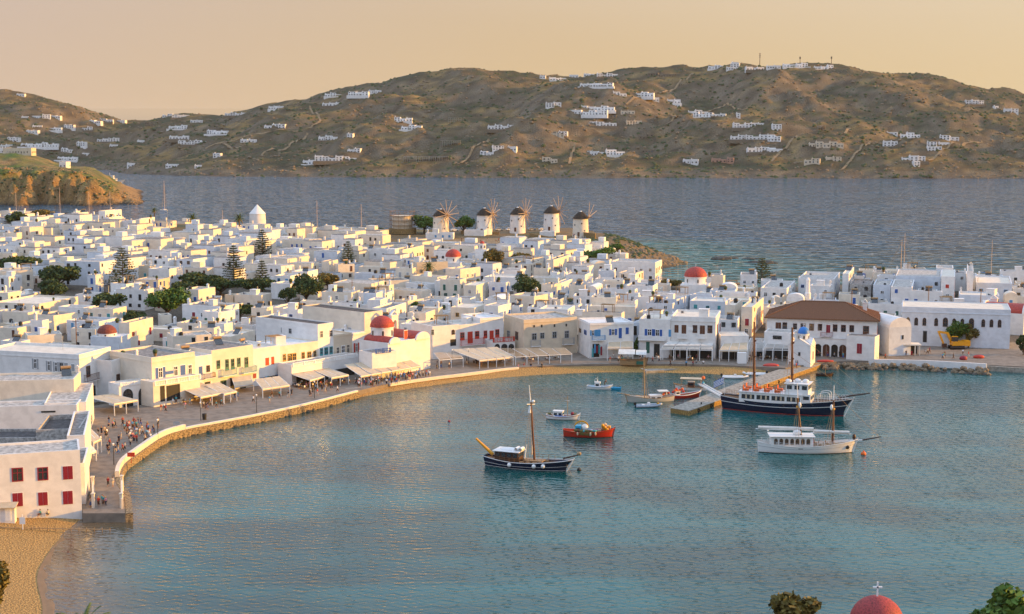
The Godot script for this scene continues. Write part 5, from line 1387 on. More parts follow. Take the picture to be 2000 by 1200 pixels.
func shoreline() -> void:
	var edge := curve([Vector3(-62.61, 1.50, -230.31), Vector3(-66.03, 1.50, -241.99), Vector3(-70.38, 1.50, -252.94), Vector3(-72.76, 1.50, -264.90), Vector3(-72.52, 1.50, -276.20), Vector3(-71.39, 1.50, -290.45), Vector3(-68.32, 1.50, -297.60), Vector3(-62.93, 1.50, -304.01), Vector3(-55.71, 1.50, -312.42), Vector3(-46.40, 1.50, -325.60), Vector3(-37.17, 1.50, -341.27)], 5)
	var beach_edge := curve([Vector3(-37.17, 1.50, -341.27), Vector3(-30.04, 1.50, -351.83), Vector3(-20.52, 1.50, -360.76), Vector3(-13.01, 1.50, -366.18), Vector3(-1.33, 1.50, -375.01), Vector3(10.80, 1.50, -380.01), Vector3(27.17, 1.50, -382.56), Vector3(40.76, 1.50, -382.56), Vector3(54.10, 1.50, -380.86), Vector3(63.16, 1.50, -378.33), Vector3(71.43, 1.50, -375.84)], 4)
	var right_edge := [Vector3(81.87, 1.50, -384.28), Vector3(87.91, 1.50, -386.89), Vector3(97.74, 1.50, -387.76), Vector3(109.89, 1.50, -386.89), Vector3(125.39, 1.50, -380.86), Vector3(135.43, 1.50, -377.50), Vector3(157.83, 1.50, -370.14)]
	var back := [Vector3(178.27, 1.50, -419.04), Vector3(149.90, 1.50, -431.67), Vector3(105.00, 1.50, -423.17), Vector3(64.14, 1.50, -411.01), Vector3(19.13, 1.50, -414.99), Vector3(0.00, 1.50, -401.39), Vector3(-21.12, 1.50, -396.74), Vector3(-55.97, 1.50, -357.74), Vector3(-84.20, 1.50, -337.88), Vector3(-96.62, 1.50, -318.87), Vector3(-81.16, 1.50, -268.28), Vector3(-69.49, 1.50, -230.31)]
	var b := MB.new()
	b.prism(flat(edge + beach_edge.slice(1) + right_edge + back), -0.5, 1.5)
	setting("promenade", b, shade("paving"))
	# the quay: sea wall with whitewashed coping, broken where steps go down to the beach
	var low := edge.map(func(p): return p + Vector3(0, 0, 0))
	setting("quay_wall", wall_along(low, -1.5, 1.46, 1.2), shade("quay_stone"))
	solo("sea_parapet", wall_along(edge.slice(11, 31), 1.3, 2.5, 0.75), shade("cream"), "thick whitewashed parapet curving along the crowded near promenade", "wall")
	solo("quay_coping", wall_along(edge.slice(30), 1.3, 1.85, 0.8), shade("cream"), "low pale coping wall along the quay below the awnings", "wall")
	b = wall_along(edge.slice(3), -0.6, 0.6, 0.2)
	for i in b.v.size():
		b.v[i] += Vector3(0.14, 0, 0.14)
	setting("waterline_stain", b, shade("rock_wet"))
	# steps from the quay to the beach
	var st := thing("beach_steps", "short flight of pale stone steps from quay down to the town beach", "steps", Vector3(-35.84, 0.00, -344.75), 0.55)
	for k in 5:
		b = MB.new()
		b.bx(-3.2, 3.2, 0.0, 0.3 * (k + 1), -0.45 * (k + 1) - 0.4, -0.45 * k)
		part("step", b, shade("concrete"), st)
	# pavement kerb along the beach
	solo("beach_kerb", wall_along(beach_edge.slice(4, 18), 0.9, 1.66, 0.5), shade("cream"), "pale kerb between promenade and town beach", "kerb")
	# town beach: a sheet of sand from the pavement down to the water
	var low_edge := curve([Vector3(-37.55, -0.25, -340.07), Vector3(-29.69, -0.25, -347.50), Vector3(-19.08, -0.25, -357.42), Vector3(-6.51, -0.25, -366.38), Vector3(6.62, -0.25, -372.60), Vector3(20.04, -0.25, -375.79), Vector3(33.46, -0.25, -376.60), Vector3(46.65, -0.25, -374.99), Vector3(60.80, -0.25, -371.81), Vector3(70.04, -0.25, -379.03)], 8)
	var hi_edge := curve([Vector3(-37.93, 1.42, -343.78), Vector3(-30.26, 1.42, -354.49), Vector3(-20.63, 1.42, -362.76), Vector3(-9.88, 1.42, -370.62), Vector3(6.74, 1.42, -379.66), Vector3(20.45, 1.42, -383.92), Vector3(34.16, 1.42, -384.78), Vector3(47.82, 1.42, -384.78), Vector3(60.95, 1.42, -381.36), Vector3(72.66, 1.42, -378.82)], 8)
	sheet("beach", low_edge, hi_edge, "sand")
	low_edge = curve([Vector3(-70.15, -0.20, -234.41), Vector3(-69.47, -0.20, -230.63), Vector3(-68.64, -0.20, -222.82), Vector3(-67.74, -0.20, -213.34), Vector3(-65.19, -0.20, -201.22), Vector3(-58.89, -0.20, -185.34), Vector3(-55.97, -0.20, -168.93)], 8)
	hi_edge = curve([Vector3(-70.93, 1.20, -232.08), Vector3(-77.71, 1.20, -232.40), Vector3(-86.55, 1.80, -227.00), Vector3(-88.25, 2.20, -211.05), Vector3(-89.66, 2.60, -196.97), Vector3(-87.56, 2.60, -177.52), Vector3(-85.00, 2.60, -159.83)], 8)
	sheet("beach", hi_edge, low_edge, "sand", true)
	var damp := []
	for i in low_edge.size():
		damp.append(low_edge[i].lerp(hi_edge[i], 0.09) + Vector3(0, 0.05, 0))
		low_edge[i] = low_edge[i] + Vector3(0, 0.04, 0)
	sheet("wet_sand", damp, low_edge, "wet_sand", true)
	var hut := thing("beach_hut", "small white hut with sloping roof at the left edge of beach", "hut", Vector3(-80.89, 1.40, -225.70), 0.15)
	b = MB.new()
	b.bx(-1.9, 1.9, -0.5, 2.2, -1.6, 0.0)
	part("wall", b, shade("whitewash"), hut)
	b = MB.new()
	b.box(Vector3(0, 2.4, -0.7), Vector3(4.4, 0.14, 2.6), Basis(Vector3.RIGHT, 0.12))
	part("roof", b, shade("canvas"), hut)
	window(hut, "door", "white", Vector3(0.9, 0, 0.01), 0.9, 1.9)
	var rope_line := thing("beach_barrier", "low rail barrier on posts running across beach into the water", "barrier", Vector3(-80.48, 1.00, -223.54))
	for i in 15:
		var p: Vector3 = Vector3(-80.35, 1.10, -223.18).lerp(Vector3(-63.64, 0.30, -224.86), i / 14.0) - rope_line.position
		b = MB.new()
		b.bar(p - Vector3(0, 1.4, 0), p + Vector3(0, 0.25, 0), 0.1, 0.1)
		part("post", b, shade("wood_pale"), rope_line)
	b = MB.new()
	b.bar(Vector3(-80.22, 1.20, -222.82) - rope_line.position, Vector3(-63.54, 0.40, -224.50) - rope_line.position, 0.16, 0.1)
	part("rail", b, shade("wood_pale"), rope_line)
	b = MB.new()
	b.bx(-0.06, 0.06, 0, 2.4, -0.06, 0.06)
	b.bx(-0.45, 0.45, 0.9, 2.0, 0.06, 0.1)
	solo("sign_post", b, shade("white"), "small white sign board on a post on the beach", "sign", Vector3(-76.67, 0.90, -222.71))
	# near steps and landing by the beach house
	var land := thing("landing", "whitewashed stone landing with broad steps at the end of promenade", "landing", Vector3(-70.92, 0.00, -235.61), 0.0)
	b = MB.new()
	var q := flat([Vector3(-69.58, 1.10, -230.86), Vector3(-62.60, 1.10, -230.86), Vector3(-65.82, 1.10, -241.12), Vector3(-72.40, 1.10, -241.12)])
	for i in q.size():
		q[i] -= Vector2(land.position.x, land.position.z)
	b.prism(q, -1.5, 1.25)
	part("platform", b, shade("grey_plaster"), land)
	for k in 4:
		b = MB.new()
		b.bx(1.7, 6.0, 1.0, 1.28 + 0.05 * k, -3.6 - k * 0.75 - 0.8, -3.3 - k * 0.75)
		part("step", b, shade("cream"), land)
	for p in [Vector3(-68.72, 1.20, -233.69), Vector3(-64.10, 1.20, -233.69), Vector3(-71.76, 1.50, -244.10), Vector3(-66.96, 1.50, -244.82)]:
		b = MB.new()
		b.bx(-0.22, 0.22, 0, 2.6, -0.22, 0.22)
		b.bx(-0.3, 0.3, 2.6, 2.8, -0.3, 0.3)
		part("post", b, shade("cream"), land, p - land.position)
	for p in [[Vector3(-68.72, 1.20, -233.69), Vector3(-71.76, 1.50, -244.10)], [Vector3(-63.84, 1.20, -233.05), Vector3(-66.96, 1.50, -244.82)]]:
		b = MB.new()
		b.bar(p[0] - land.position + Vector3(0, 1.0, 0), p[1] - land.position + Vector3(0, 1.0, 0), 0.3, 2.0)
		part("side_wall", b, shade("cream"), land)
	# pier
	var pier := thing("pier", "long low stone pier with ochre sides running out to the moored ship", "pier")
	b = MB.new()
	q = flat([Vector3(82.41, 1.10, -384.19), Vector3(75.31, 1.10, -384.19), Vector3(58.90, 1.10, -360.06), Vector3(35.66, 1.10, -322.77), Vector3(39.37, 1.10, -319.15)])
	b.prism(q, 0.98, 1.12)
	part("deck", b, shade("concrete"), pier)
	b = MB.new()
	b.prism(q, -1.5, 0.975)
	part("side_wall", b, shade("pier_stone"), pier)
	for i in 9:
		var p: Vector3 = Vector3(39.99, 0.50, -320.45).lerp(Vector3(78.86, 0.50, -379.45), (i + 0.5) / 11.0)
		b = MB.new()
		for k in 12:
			var a := TAU * k / 12
			var a2 := TAU * (k + 1) / 12
			b.bar(Vector3(cos(a) * 0.32, sin(a) * 0.32, 0), Vector3(cos(a2) * 0.32, sin(a2) * 0.32, 0), 0.22, 0.2)
		part("fender_tyre", b, shade("black"), pier, p + Vector3(0.25, 0, 0.2), 0.45)
	for p in [Vector3(50.36, 1.10, -336.74), Vector3(60.22, 1.10, -352.67), Vector3(43.12, 1.10, -327.09)]:
		b = MB.new()
		b.lathe(Vector3.ZERO, [Vector2(0.16, 0), Vector2(0.14, 0.35), Vector2(0.24, 0.42), Vector2(0.0, 0.5)], 8)
		part("bollard", b, shade("dark"), pier, p)
	# low jetty on the town beach
	b = MB.new()
	b.prism(flat([Vector3(35.02, 0.50, -376.16), Vector3(44.58, 0.50, -380.28), Vector3(44.38, 0.50, -384.48), Vector3(34.52, 0.50, -381.11)]), -1.0, 0.55)
	solo("landing_stage", b, shade("concrete"), "small low concrete landing stage on the town beach", "jetty")
	# the breakwater on the right: whitewashed wall above tumbled stones
	solo("sea_wall", wall_along(curve([Vector3(97.25, 1.50, -386.89), Vector3(109.40, 1.50, -385.15), Vector3(116.83, 1.50, -382.56), Vector3(124.98, 1.50, -379.17)], 4), 0.4, 2.1, 0.7), shade("whitewash"), "low white wall above the boulders on the right of harbour", "wall")
	setting("quay_edge", wall_along(curve([Vector3(125.24, 0.90, -381.18), Vector3(135.29, 0.90, -377.02), Vector3(157.70, 0.90, -369.75)], 4), -1.5, 1.3, 1.0), shade("concrete"))
	var r := RandomNumberGenerator.new()
	r.seed = 31
	var path := curve([Vector3(82.39, 0.30, -384.02), Vector3(95.28, 0.30, -383.17), Vector3(108.43, 0.30, -381.49), Vector3(123.38, 0.30, -374.93)], 10)
	var made := []
	for k in 5:
		made.append(stone(r, k))
	var bank := thing("boulder_bank", "bank of tumbled grey boulders below the right quay wall", "boulders")
	var weed := thing("weedy_stones", "dark weed-covered stones along the foot of the quay wall", "stones")
	for i in 120:
		var f := 10 + r.randf() * (edge.size() - 11.01)
		var p: Vector3 = edge[int(f)].lerp(edge[int(f) + 1], f - int(f))
		var o := part("boulder", made[r.randi() % 5], shade("rock_wet"), weed, Vector3(p.x + r.randf_range(0, 0.9), -0.1, p.z + r.randf_range(0.2, 1.1)), r.randf() * TAU)
		o.scale = Vector3.ONE * r.randf_range(0.3, 0.8)
	for i in 170:
		var f := r.randf() * (path.size() - 1.01)
		var p: Vector3 = path[int(f)].lerp(path[int(f) + 1], f - int(f))
		var out := r.randf_range(-1.2, 2.2)
		var o := part("boulder", made[r.randi() % 5], shade("rock" if out < 1.4 else "rock_wet"), bank, p + Vector3(r.randf_range(-0.3, 0.3), -0.35 + 0.42 * (1.4 - out), out), r.randf() * TAU)
		o.scale = Vector3.ONE * r.randf_range(0.45, 1.05)
	# reefs and rocks off the windmill point
	for a in [[Vector3(73.84, 0.20, -699.02), 14.0, "craggy brown rock at the tip of windmill point"], [Vector3(77.87, 0.10, -686.63), 8.0, "low dark reef just off the windmill point"], [Vector3(101.74, 0.00, -715.31), 13.0, "long dark reef strip out in the blue bay"], [Vector3(107.88, 0.00, -721.10), 8.0, "short reef right of the long dark reef strip"], [Vector3(96.27, 0.00, -679.85), 5.0, "rounded brown rock alone in the shallow bay"], [Vector3(100.68, 0.00, -677.26), 3.0, "tiny rock right of the rounded brown rock"], [Vector3(120.06, 0.00, -695.78), 13.0, "brown hump of rock behind the lone conifer"], [Vector3(118.32, 0.00, -718.19), 8.0, "thin reef left of the brown hump of rock"], [Vector3(63.03, 0.20, -645.65), 6.0, "dark shore rocks below the seafront white house"], [Vector3(68.98, 0.00, -652.45), 5.0, "small dark reef in front of the seafront white house"]]:
		var b2 := MB.new()
		var rr := RandomNumberGenerator.new()
		rr.seed = int(a[1] * 37 + a[0].x)
		for k in 9:
			var s := stone(rr, k)
			var t := Transform3D(Basis(Vector3.UP, rr.randf() * TAU).scaled(Vector3(1, 0.5, 0.7) * a[1] * rr.randf_range(0.16, 0.34)), Vector3(rr.randf_range(-1, 1) * a[1] * 0.42, -0.3, rr.randf_range(-1, 1) * a[1] * 0.2))
			for i in s.ix.size() / 3:
				b2.tri(t * s.v[s.ix[i * 3]], t * s.v[s.ix[i * 3 + 2]], t * s.v[s.ix[i * 3 + 1]])
		solo("sea_rock", b2, shade("rock_wet" if a[1] != 14.0 and a[1] != 5.0 else "rock"), a[2], "rock", a[0], 0.0, "rocks and reefs off the windmill point")

func sheet(called: String, low: Array, high: Array, m: String, flip := false) -> void:
	var b := MB.new()
	var n := 10
	for i in low.size() - 1:
		for k in n:
			var g := func(j: int, f: float) -> Vector3:
				var p: Vector3 = low[j].lerp(high[j], f)
				p.y += 0.12 * crags.get_noise_2d(p.x * 12, p.z * 12) * sin(PI * f)
				return p
			b.quad(g.call(i, float(k) / n), g.call(i + 1, float(k) / n), g.call(i + 1, float(k + 1) / n), g.call(i, float(k + 1) / n))
	setting(called, b, shade(m))

func stone(r: RandomNumberGenerator, k: int) -> MB:
	var b := MB.new()
	var f := FastNoiseLite.new()
	f.seed = 50 + k + r.randi() % 100
	f.frequency = 0.9
	var at := func(i: int, j: int) -> Vector3:
		var e := PI * i / 5 - PI / 2
		var a := TAU * (j % 8) / 8
		var d := Vector3(cos(a) * cos(e), sin(e) * 0.75, sin(a) * cos(e))
		return d * (1.0 + 0.42 * f.get_noise_3dv(d * 1.3))
	for i in 5:
		for j in 8:
			if i > 0:
				b.tri(at.call(i, j), at.call(i + 1, j), at.call(i, j + 1))
			if i < 4:
				b.tri(at.call(i + 1, j), at.call(i + 1, j + 1), at.call(i, j + 1))
	return b

# ---------------------------------------------------------------- landmarks
func windmill(label: String, at: Vector3, s: float, hub_turn: float, sails: int, tone: String, phase: float) -> void:
	var t := thing("windmill", label, "windmill", at, 0.0, "round windmills in a row on the point")
	var b := MB.new()
	b.lathe(Vector3.ZERO, [Vector2(4.05, -1.5), Vector2(3.95, 0.5), Vector2(3.6, 8.2), Vector2(3.72, 8.3), Vector2(3.72, 8.55)], 28)
	part("tower", b, shade(tone), t)
	b = MB.new()
	b.lathe(Vector3(0, 8.5, 0), [Vector2(4.15, -0.15), Vector2(3.3, 0.95), Vector2(2.2, 2.2), Vector2(0.9, 3.2), Vector2(0.0, 3.35)], 22)
	part("thatched_cap", b, shade("thatch"), t)
	b = MB.new()
	b.lathe(Vector3(0, 11.6, 0), [Vector2(0.7, 0), Vector2(0.5, 0.4), Vector2(0.0, 0.5)], 10)
	part("cap_knob", b, shade("whitewash"), t)
	for w in [[0.5, 2.2, 0.2], [0.1, 5.8, 0.7], [-0.9, 5.0, 0.5]]:
		var a: float = w[0]
		window(t, "shade_panel", "grey", Vector3(sin(a) * 3.85, w[1], cos(a) * 3.85), 0.55, 0.75, a)
	window(t, "door", "brown", Vector3(sin(-0.3) * 4.0, 0, cos(-0.3) * 4.0), 1.1, 2.0, -0.3)
	# the wheel of bare poles, braced by a ring of rope to the spindle
	var n := Basis(Vector3.UP, hub_turn)
	var hub := Vector3(0, 9.1, 0) + n * Vector3(0, 0, 4.7)
	b = MB.new()
	b.tube([Vector3(0, 9.2, 0), hub + n * Vector3(0, 0, 2.2)], 0.22, 0.14, 8)
	part("spindle", b, shade("wood"), t)
	b = MB.new()
	b.tube([hub - n * Vector3(0, 0, 0.25), hub + n * Vector3(0, 0, 0.25)], 0.5, 0.5, 10)
	part("hub", b, shade("wood"), t)
	for k in sails:
		var a := TAU * k / 12.0 + phase
		var tip := hub + n * Vector3(cos(a), sin(a), 0) * 7.6
		b = MB.new()
		b.tube([hub, tip], 0.2, 0.12, 5)
		part("sail_pole", b, shade("sail_pole"), t)
		if sails == 12:
			b = MB.new()
			b.tube([tip, hub + n * Vector3(0, 0, 2.1)], 0.02, 0.02, 3, false)
			part("stay_rope", b, shade("wood_pale"), t)
	if sails == 12:
		for k in 12:
			b = MB.new()
			var a := TAU * k / 12.0 + phase
			var c := a + TAU / 12.0
			b.tube([hub + n * Vector3(cos(a), sin(a), 0) * 7.3, hub + n * Vector3(cos(c), sin(c), 0) * 7.3], 0.02, 0.02, 3, false)
			part("rim_rope", b, shade("wood_pale"), t)
	t.scale = Vector3.ONE * s

func terrain_patch(called: String, pts: Array, y_up: float, m: String, label := "", cat := "") -> void:   # a sheet that follows the town ground, a little above it
	var poly := flat(pts)
	var lo := poly[0]
	var hi := poly[0]
	for p in poly:
		lo = lo.min(p)
		hi = hi.max(p)
	var b := MB.new()
	var x := lo.x
	while x < hi.x:
		var z := lo.y
		while z < hi.y:
			if Geometry2D.is_point_in_polygon(Vector2(x + 0.8, z + 0.8), poly):
				var f := func(px: float, pz: float) -> Vector3: return Vector3(px, town_level(px, pz) + y_up, pz)
				b.quad(f.call(x, z + 1.6), f.call(x + 1.6, z + 1.6), f.call(x + 1.6, z), f.call(x, z))
			z += 1.6
		x += 1.6
	setting(called, b, shade(m))

func on_ground(p: Vector3, dy := 0.0) -> Vector3:
	return Vector3(p.x, town_level(p.x, p.z) + dy, p.z)

func drum_church(t: Node3D, at: Vector3, r: float, drum_h: float, dome_h: float, dome: String, sides := 16) -> void:
	var b := MB.new()
	b.lathe(at, [Vector2(r * 0.97, -2), Vector2(r * 0.97, drum_h - 0.2), Vector2(r * 1.06, drum_h - 0.15), Vector2(r * 1.06, drum_h), Vector2(0, drum_h)], sides)
	var d := part("drum", b, shade("whitewash"), t)
	b = MB.new()
	b.dome(at + Vector3(0, drum_h, 0), r * 1.03, dome_h, 24, 8)
	part("dome", b, shade(dome), t)
	b = MB.new()
	b.bx(-0.05, 0.05, 0, 1.0, -0.05, 0.05)
	b.bx(-0.3, 0.3, 0.6, 0.7, -0.05, 0.05)
	part("cross", b, shade("white"), t, at + Vector3(0, drum_h + dome_h - 0.05, 0))
	for k in 6:
		var a := k * TAU / 6 + 0.3
		window(t, "shade_panel", "cream", at + Vector3(sin(a) * r * 0.98, drum_h * 0.3, cos(a) * r * 0.98), 0.5, drum_h * 0.45, a)

func vault(w: float, d: float, rise: float, y: float) -> MB:   # a barrel roof that runs back along -z
	var b := MB.new()
	var k := 12
	for i in k:
		var p := PI * i / k
		var q := PI * (i + 1) / k
		var a := Vector3(cos(p) * w / 2, y + sin(p) * rise, 0)
		var c := Vector3(cos(q) * w / 2, y + sin(q) * rise, 0)
		var back := Vector3(0, 0, -d)
		b.quad(a, a + back, c + back, c)
		b.tri(Vector3(0, y, 0), a, c)
		b.tri(Vector3(0, y, -d), c + back, a + back)
	return b

func belfry(t: Node3D, at: Vector3, turn: float, s: float) -> void:
	var b := MB.new()
	b.wallcut(-0.9, 0.9, 2.6, -0.35, 0.35, [[0.0, 0.45, 1.3]])
	b.bx(-1.05, 1.05, 2.6, 2.75, -0.45, 0.45)
	b.wallcut(-0.5, 0.5, 0.01, -0.01, 0.01, [])
	var o := part("belfry", b, shade("whitewash"), t, at, turn, Vector3.ONE * s)
	b = MB.new()
	b.lathe(Vector3(0, 1.05, 0), [Vector2(0.26, 0), Vector2(0.16, 0.3), Vector2(0.0, 0.4)], 8)
	part("bell", b, shade("wood"), o)
	b = MB.new()
	b.bar(Vector3(-0.95, 2.75, 0), Vector3(0, 3.5, 0), 0.5, 0.2)
	b.bar(Vector3(0.95, 2.75, 0), Vector3(0, 3.5, 0), 0.5, 0.2)
	part("gable", b, shade("whitewash"), o)

func landmarks() -> void:
	windmill("first windmill from the left, cream, standing on a white blue-doored base house", on_ground(Vector3(-34.18, 14.18, -700.00), 1.6), 0.99, 0.75, 12, "cream", 0.1)
	windmill("second windmill from the left, white, beside a low white annex", on_ground(Vector3(-13.51, 13.34, -712.00), 0.9), 1.0, 1.1, 12, "whitewash", 0.25)
	windmill("third windmill from the left, cream, in the middle of the row", on_ground(Vector3(2.77, 12.92, -718.00), 0.9), 0.98, 1.05, 12, "whitewash", 0.0)
	windmill("fourth windmill from the left, with its wheel half hidden by the tower", on_ground(Vector3(19.53, 12.64, -722.00), 0.9), 1.02, 2.2, 12, "whitewash", 0.4)
	windmill("last windmill on the right, with only three poles left on its wheel", on_ground(Vector3(32.96, 12.95, -700.00), 0.6), 0.98, 0.9, 3, "cream", 0.4)
	terrain_patch("square", [Vector3(-46.70, 10.90, -664.00), Vector3(-38.52, 11.69, -685.00), Vector3(-9.74, 11.99, -693.00), Vector3(14.45, 11.69, -685.00), Vector3(18.68, 10.90, -664.00), Vector3(0.00, 10.31, -648.00), Vector3(-27.19, 10.16, -644.00), Vector3(-40.59, 10.04, -641.00)], 0.05, "plaza_earth")
	terrain_patch("car_park", [Vector3(-15.79, 10.04, -641.00), Vector3(11.47, 10.46, -652.00), Vector3(18.04, 10.04, -641.00), Vector3(19.70, 9.33, -622.00), Vector3(4.26, 8.70, -605.00), Vector3(-13.22, 9.48, -626.00)], 0.06, "asphalt")
	terrain_patch("road", [Vector3(-51.60, 10.46, -652.00), Vector3(-34.09, 10.23, -646.00), Vector3(-14.61, 9.97, -639.00), Vector3(-13.18, 9.41, -624.00), Vector3(-28.87, 9.67, -631.00), Vector3(-47.07, 9.89, -637.00)], 0.07, "asphalt")
	# retaining walls on the point
	for a in [[[Vector3(-25.08, 12.78, -714.00), Vector3(-6.24, 12.66, -711.00)], "yellow stone wall under the second windmill", 1.3], [[Vector3(-18.75, 10.38, -650.00), Vector3(-9.23, 10.61, -656.00), Vector3(2.33, 10.83, -662.00), Vector3(11.54, 10.61, -656.00)], "curving yellow stone wall above the car park", 1.6], [[Vector3(11.69, 9.97, -639.00), Vector3(20.17, 9.89, -637.00)], "tall ochre stone wall at the end of the car park", 4.6], [[Vector3(8.63, 12.33, -702.00), Vector3(18.06, 11.69, -685.00), Vector3(20.91, 11.35, -676.00)], "grey stone wall sloping below the fourth windmill", 1.6], [[Vector3(33.11, 12.18, -698.00), Vector3(39.59, 11.91, -691.00)], "ochre stone wall beside the last windmill", 2.6]]:
		var pts: Array = a[0]
		var b := MB.new()
		for i in pts.size() - 1:
			for k in 6:
				var p := on_ground(pts[i].lerp(pts[i + 1], k / 6.0))
				var q := on_ground(pts[i].lerp(pts[i + 1], (k + 1) / 6.0))
				b.bar(p + Vector3(0, a[2] / 2 - 0.6, 0), q + Vector3(0, a[2] / 2 - 0.6, 0), 0.6, a[2] + 1.2)
		solo("stone_wall", b, shade("ochre_stone"), a[1], "wall")
	house("windmill_house", "low white house with blue door under the first windmill", "house", on_ground(Vector3(-34.34, 12.11, -688.00)), -0.05, 13, 8, 3.0, "whitewash", "sky_blue", 5, {"roof": "roof_white"})
	house("windmill_annex", "low white annex between the first and second windmills", "house", on_ground(Vector3(-18.30, 13.40, -704.00)), -0.2, 10, 6, 2.8, "whitewash", "dark", 8, {"clutter": false})
	house("windmill_annex", "small white hut in front of the fourth windmill", "hut", on_ground(Vector3(16.77, 11.82, -702.00)), -0.2, 7, 5, 2.4, "whitewash", "dark", 9, {"clutter": false})
	# scaffolded tower
	var t := thing("scaffolded_tower", "round unfinished tower wrapped in scaffolding left of windmills", "tower", on_ground(Vector3(-53.76, 11.37, -715.00), 2.0))
	var b := MB.new()
	b.lathe(Vector3.ZERO, [Vector2(5.0, -2), Vector2(5.0, 6.8), Vector2(0, 6.8)], 24)
	part("tower", b, shade("beige"), t)
	b = MB.new()
	b.lathe(Vector3.ZERO, [Vector2(6.8, -2), Vector2(6.8, 0.6), Vector2(5.0, 0.6)], 24)
	part("base", b, shade("ochre_stone"), t)
	b = MB.new()
	for k in 14:
		var a := TAU * k / 14
		var a2 := TAU * (k + 1) / 14
		var p := Vector3(cos(a) * 6.2, 0, sin(a) * 6.2)
		var q := Vector3(cos(a2) * 6.2, 0, sin(a2) * 6.2)
		b.bar(p, p + Vector3(0, 9.5, 0), 0.12, 0.12)
		for y in [2.3, 4.6, 6.9, 8.8]:
			b.bar(p + Vector3(0, y, 0), q + Vector3(0, y, 0), 0.1, 0.1)
			if y < 8:
				b.bar(p * 0.93 + Vector3(0, y - 0.1, 0), q * 0.93 + Vector3(0, y - 0.1, 0), 0.8, 0.06)
	part("scaffolding", b, shade("wood"), t)
	# white conical mill tower
	t = thing("conical_tower", "white round tower with pointed white roof on the skyline", "tower", on_ground(Vector3(-126.53, 14.47, -725.00), 2.6), 0.0)
	b = MB.new()
	b.lathe(Vector3.ZERO, [Vector2(4.2, -2), Vector2(3.9, 4.8)], 24)
	part("tower", b, shade("whitewash"), t)
	b = MB.new()
	b.lathe(Vector3(0, 4.8, 0), [Vector2(4.1, 0), Vector2(0.0, 4.6)], 24)
	part("roof", b, shade("whitewash"), t)
	# red domed church on the quay
	t = thing("quay_church", "white quayside church with bright red dome and red vaulted roofs", "church", Vector3(-26.25, 1.50, -369.34), 0.0)
	t.rotation.y = atan2(-(Vector3(-20.56, 1.50, -373.38).z - Vector3(-31.68, 1.50, -359.24).z), Vector3(-20.56, 1.50, -373.38).x - Vector3(-31.68, 1.50, -359.24).x)
	part("nave", shell(16, 10, 8.4, 0.2), shade("whitewash"), t)
	b = MB.new()
	b.bx(-7.7, 7.7, 7.8, 8.1, -9.7, -0.3)
	part("roof", b, shade("whitewash"), t)
	part("vault", vault(5.0, 11.0, 1.7, 8.2), shade("dome_red"), t, Vector3(5.0, 0, 0.02))
	part("vault", vault(3.6, 9.0, 1.4, 8.2), shade("dome_red"), t, Vector3(-5.6, 0, 0.02))
	b = vault(5.4, 0.5, 1.95, 8.0)
	part("gable_rim", b, shade("whitewash"), t, Vector3(5.0, 0, 0.3))
	b = vault(4.0, 0.5, 1.65, 8.0)
	part("gable_rim", b, shade("whitewash"), t, Vector3(-5.6, 0, 0.3))
	drum_church(t, Vector3(-3.2, 8.4, -6.5), 3.0, 3.2, 2.8, "dome_red", 8)
	belfry(t, Vector3(5.5, 9.6, -10.5), 0.0, 1.4)
	window(t, "door", "red", Vector3(0.6, 8.3, -1.8), 1.2, 2.2)
	# brown domed chapel behind the corner house
	t = thing("domed_chapel", "white chapel with rusty brown dome among the near roofs", "chapel", on_ground(solve_like(Vector3(-111.44, 1.77, -395.00))), -0.2)
	part("nave", shell(8.4, 7, 5.6, 0.2), shade("whitewash_cool"), t)
	b = MB.new()
	b.bx(-4.0, 4.0, 5.0, 5.4, -6.8, -0.2)
	part("roof", b, shade("whitewash"), t)
	drum_church(t, Vector3(-1.0, 5.3, -3.4), 2.6, 0.9, 2.3, "rust_dome")
	for a in [[Vector3(-23.51, 4.76, -560.00), 3.0, 2.3, 2.9, "dome_red", "white church with small red dome right of the tall palm"], [Vector3(63.52, 3.31, -505.00), 3.9, 2.8, 3.4, "dome_red", "white church with the biggest red dome near the bay"]]:
		t = thing("domed_church", a[5], "church", on_ground(a[0]), -0.2)
		part("nave", shell(a[1] * 2.5, a[1] * 2.4, 5.4, 0.2), shade("whitewash"), t)
		b = MB.new()
		b.bx(-a[1] * 1.2, a[1] * 1.2, 4.9, 5.2, -a[1] * 2.3, -0.2)
		part("roof", b, shade("whitewash"), t)
		drum_church(t, Vector3(0, 5.2, -a[1] * 1.2), a[1], a[2], a[3], a[4])
	# belfry tower with red cap
	t = thing("bell_tower", "small white belfry tower with red cap among the far roofs", "bell tower", on_ground(Vector3(-12.69, 3.10, -590.00)), -0.2)
	part("tower", shell(5, 5, 7.0, 0.2), shade("whitewash"), t)
	b = MB.new()
	b.lathe(Vector3(0, 7.0, -2.5), [Vector2(1.6, -0.3), Vector2(1.6, 2.0), Vector2(1.75, 2.05), Vector2(1.75, 2.2)], 10)
	part("lantern", b, shade("whitewash"), t)
	b = MB.new()
	b.dome(Vector3(0, 9.2, -2.5), 1.0, 1.1, 12, 5)
	part("cap", b, shade("dome_red"), t)
	for k in 5:
		window(t, "shade_panel", "grey", Vector3(sin(k - 2.0) * 1.62, 7.4, -2.5 + cos(k - 2.0) * 1.62), 0.5, 1.1, k - 2.0)
	# slim white tower chimney
	t = thing("slender_tower", "slim tapering white chimney tower beside the teal-windowed house", "chimney", on_ground(Vector3(95.91, 10.28, -470.00)))
	b = MB.new()
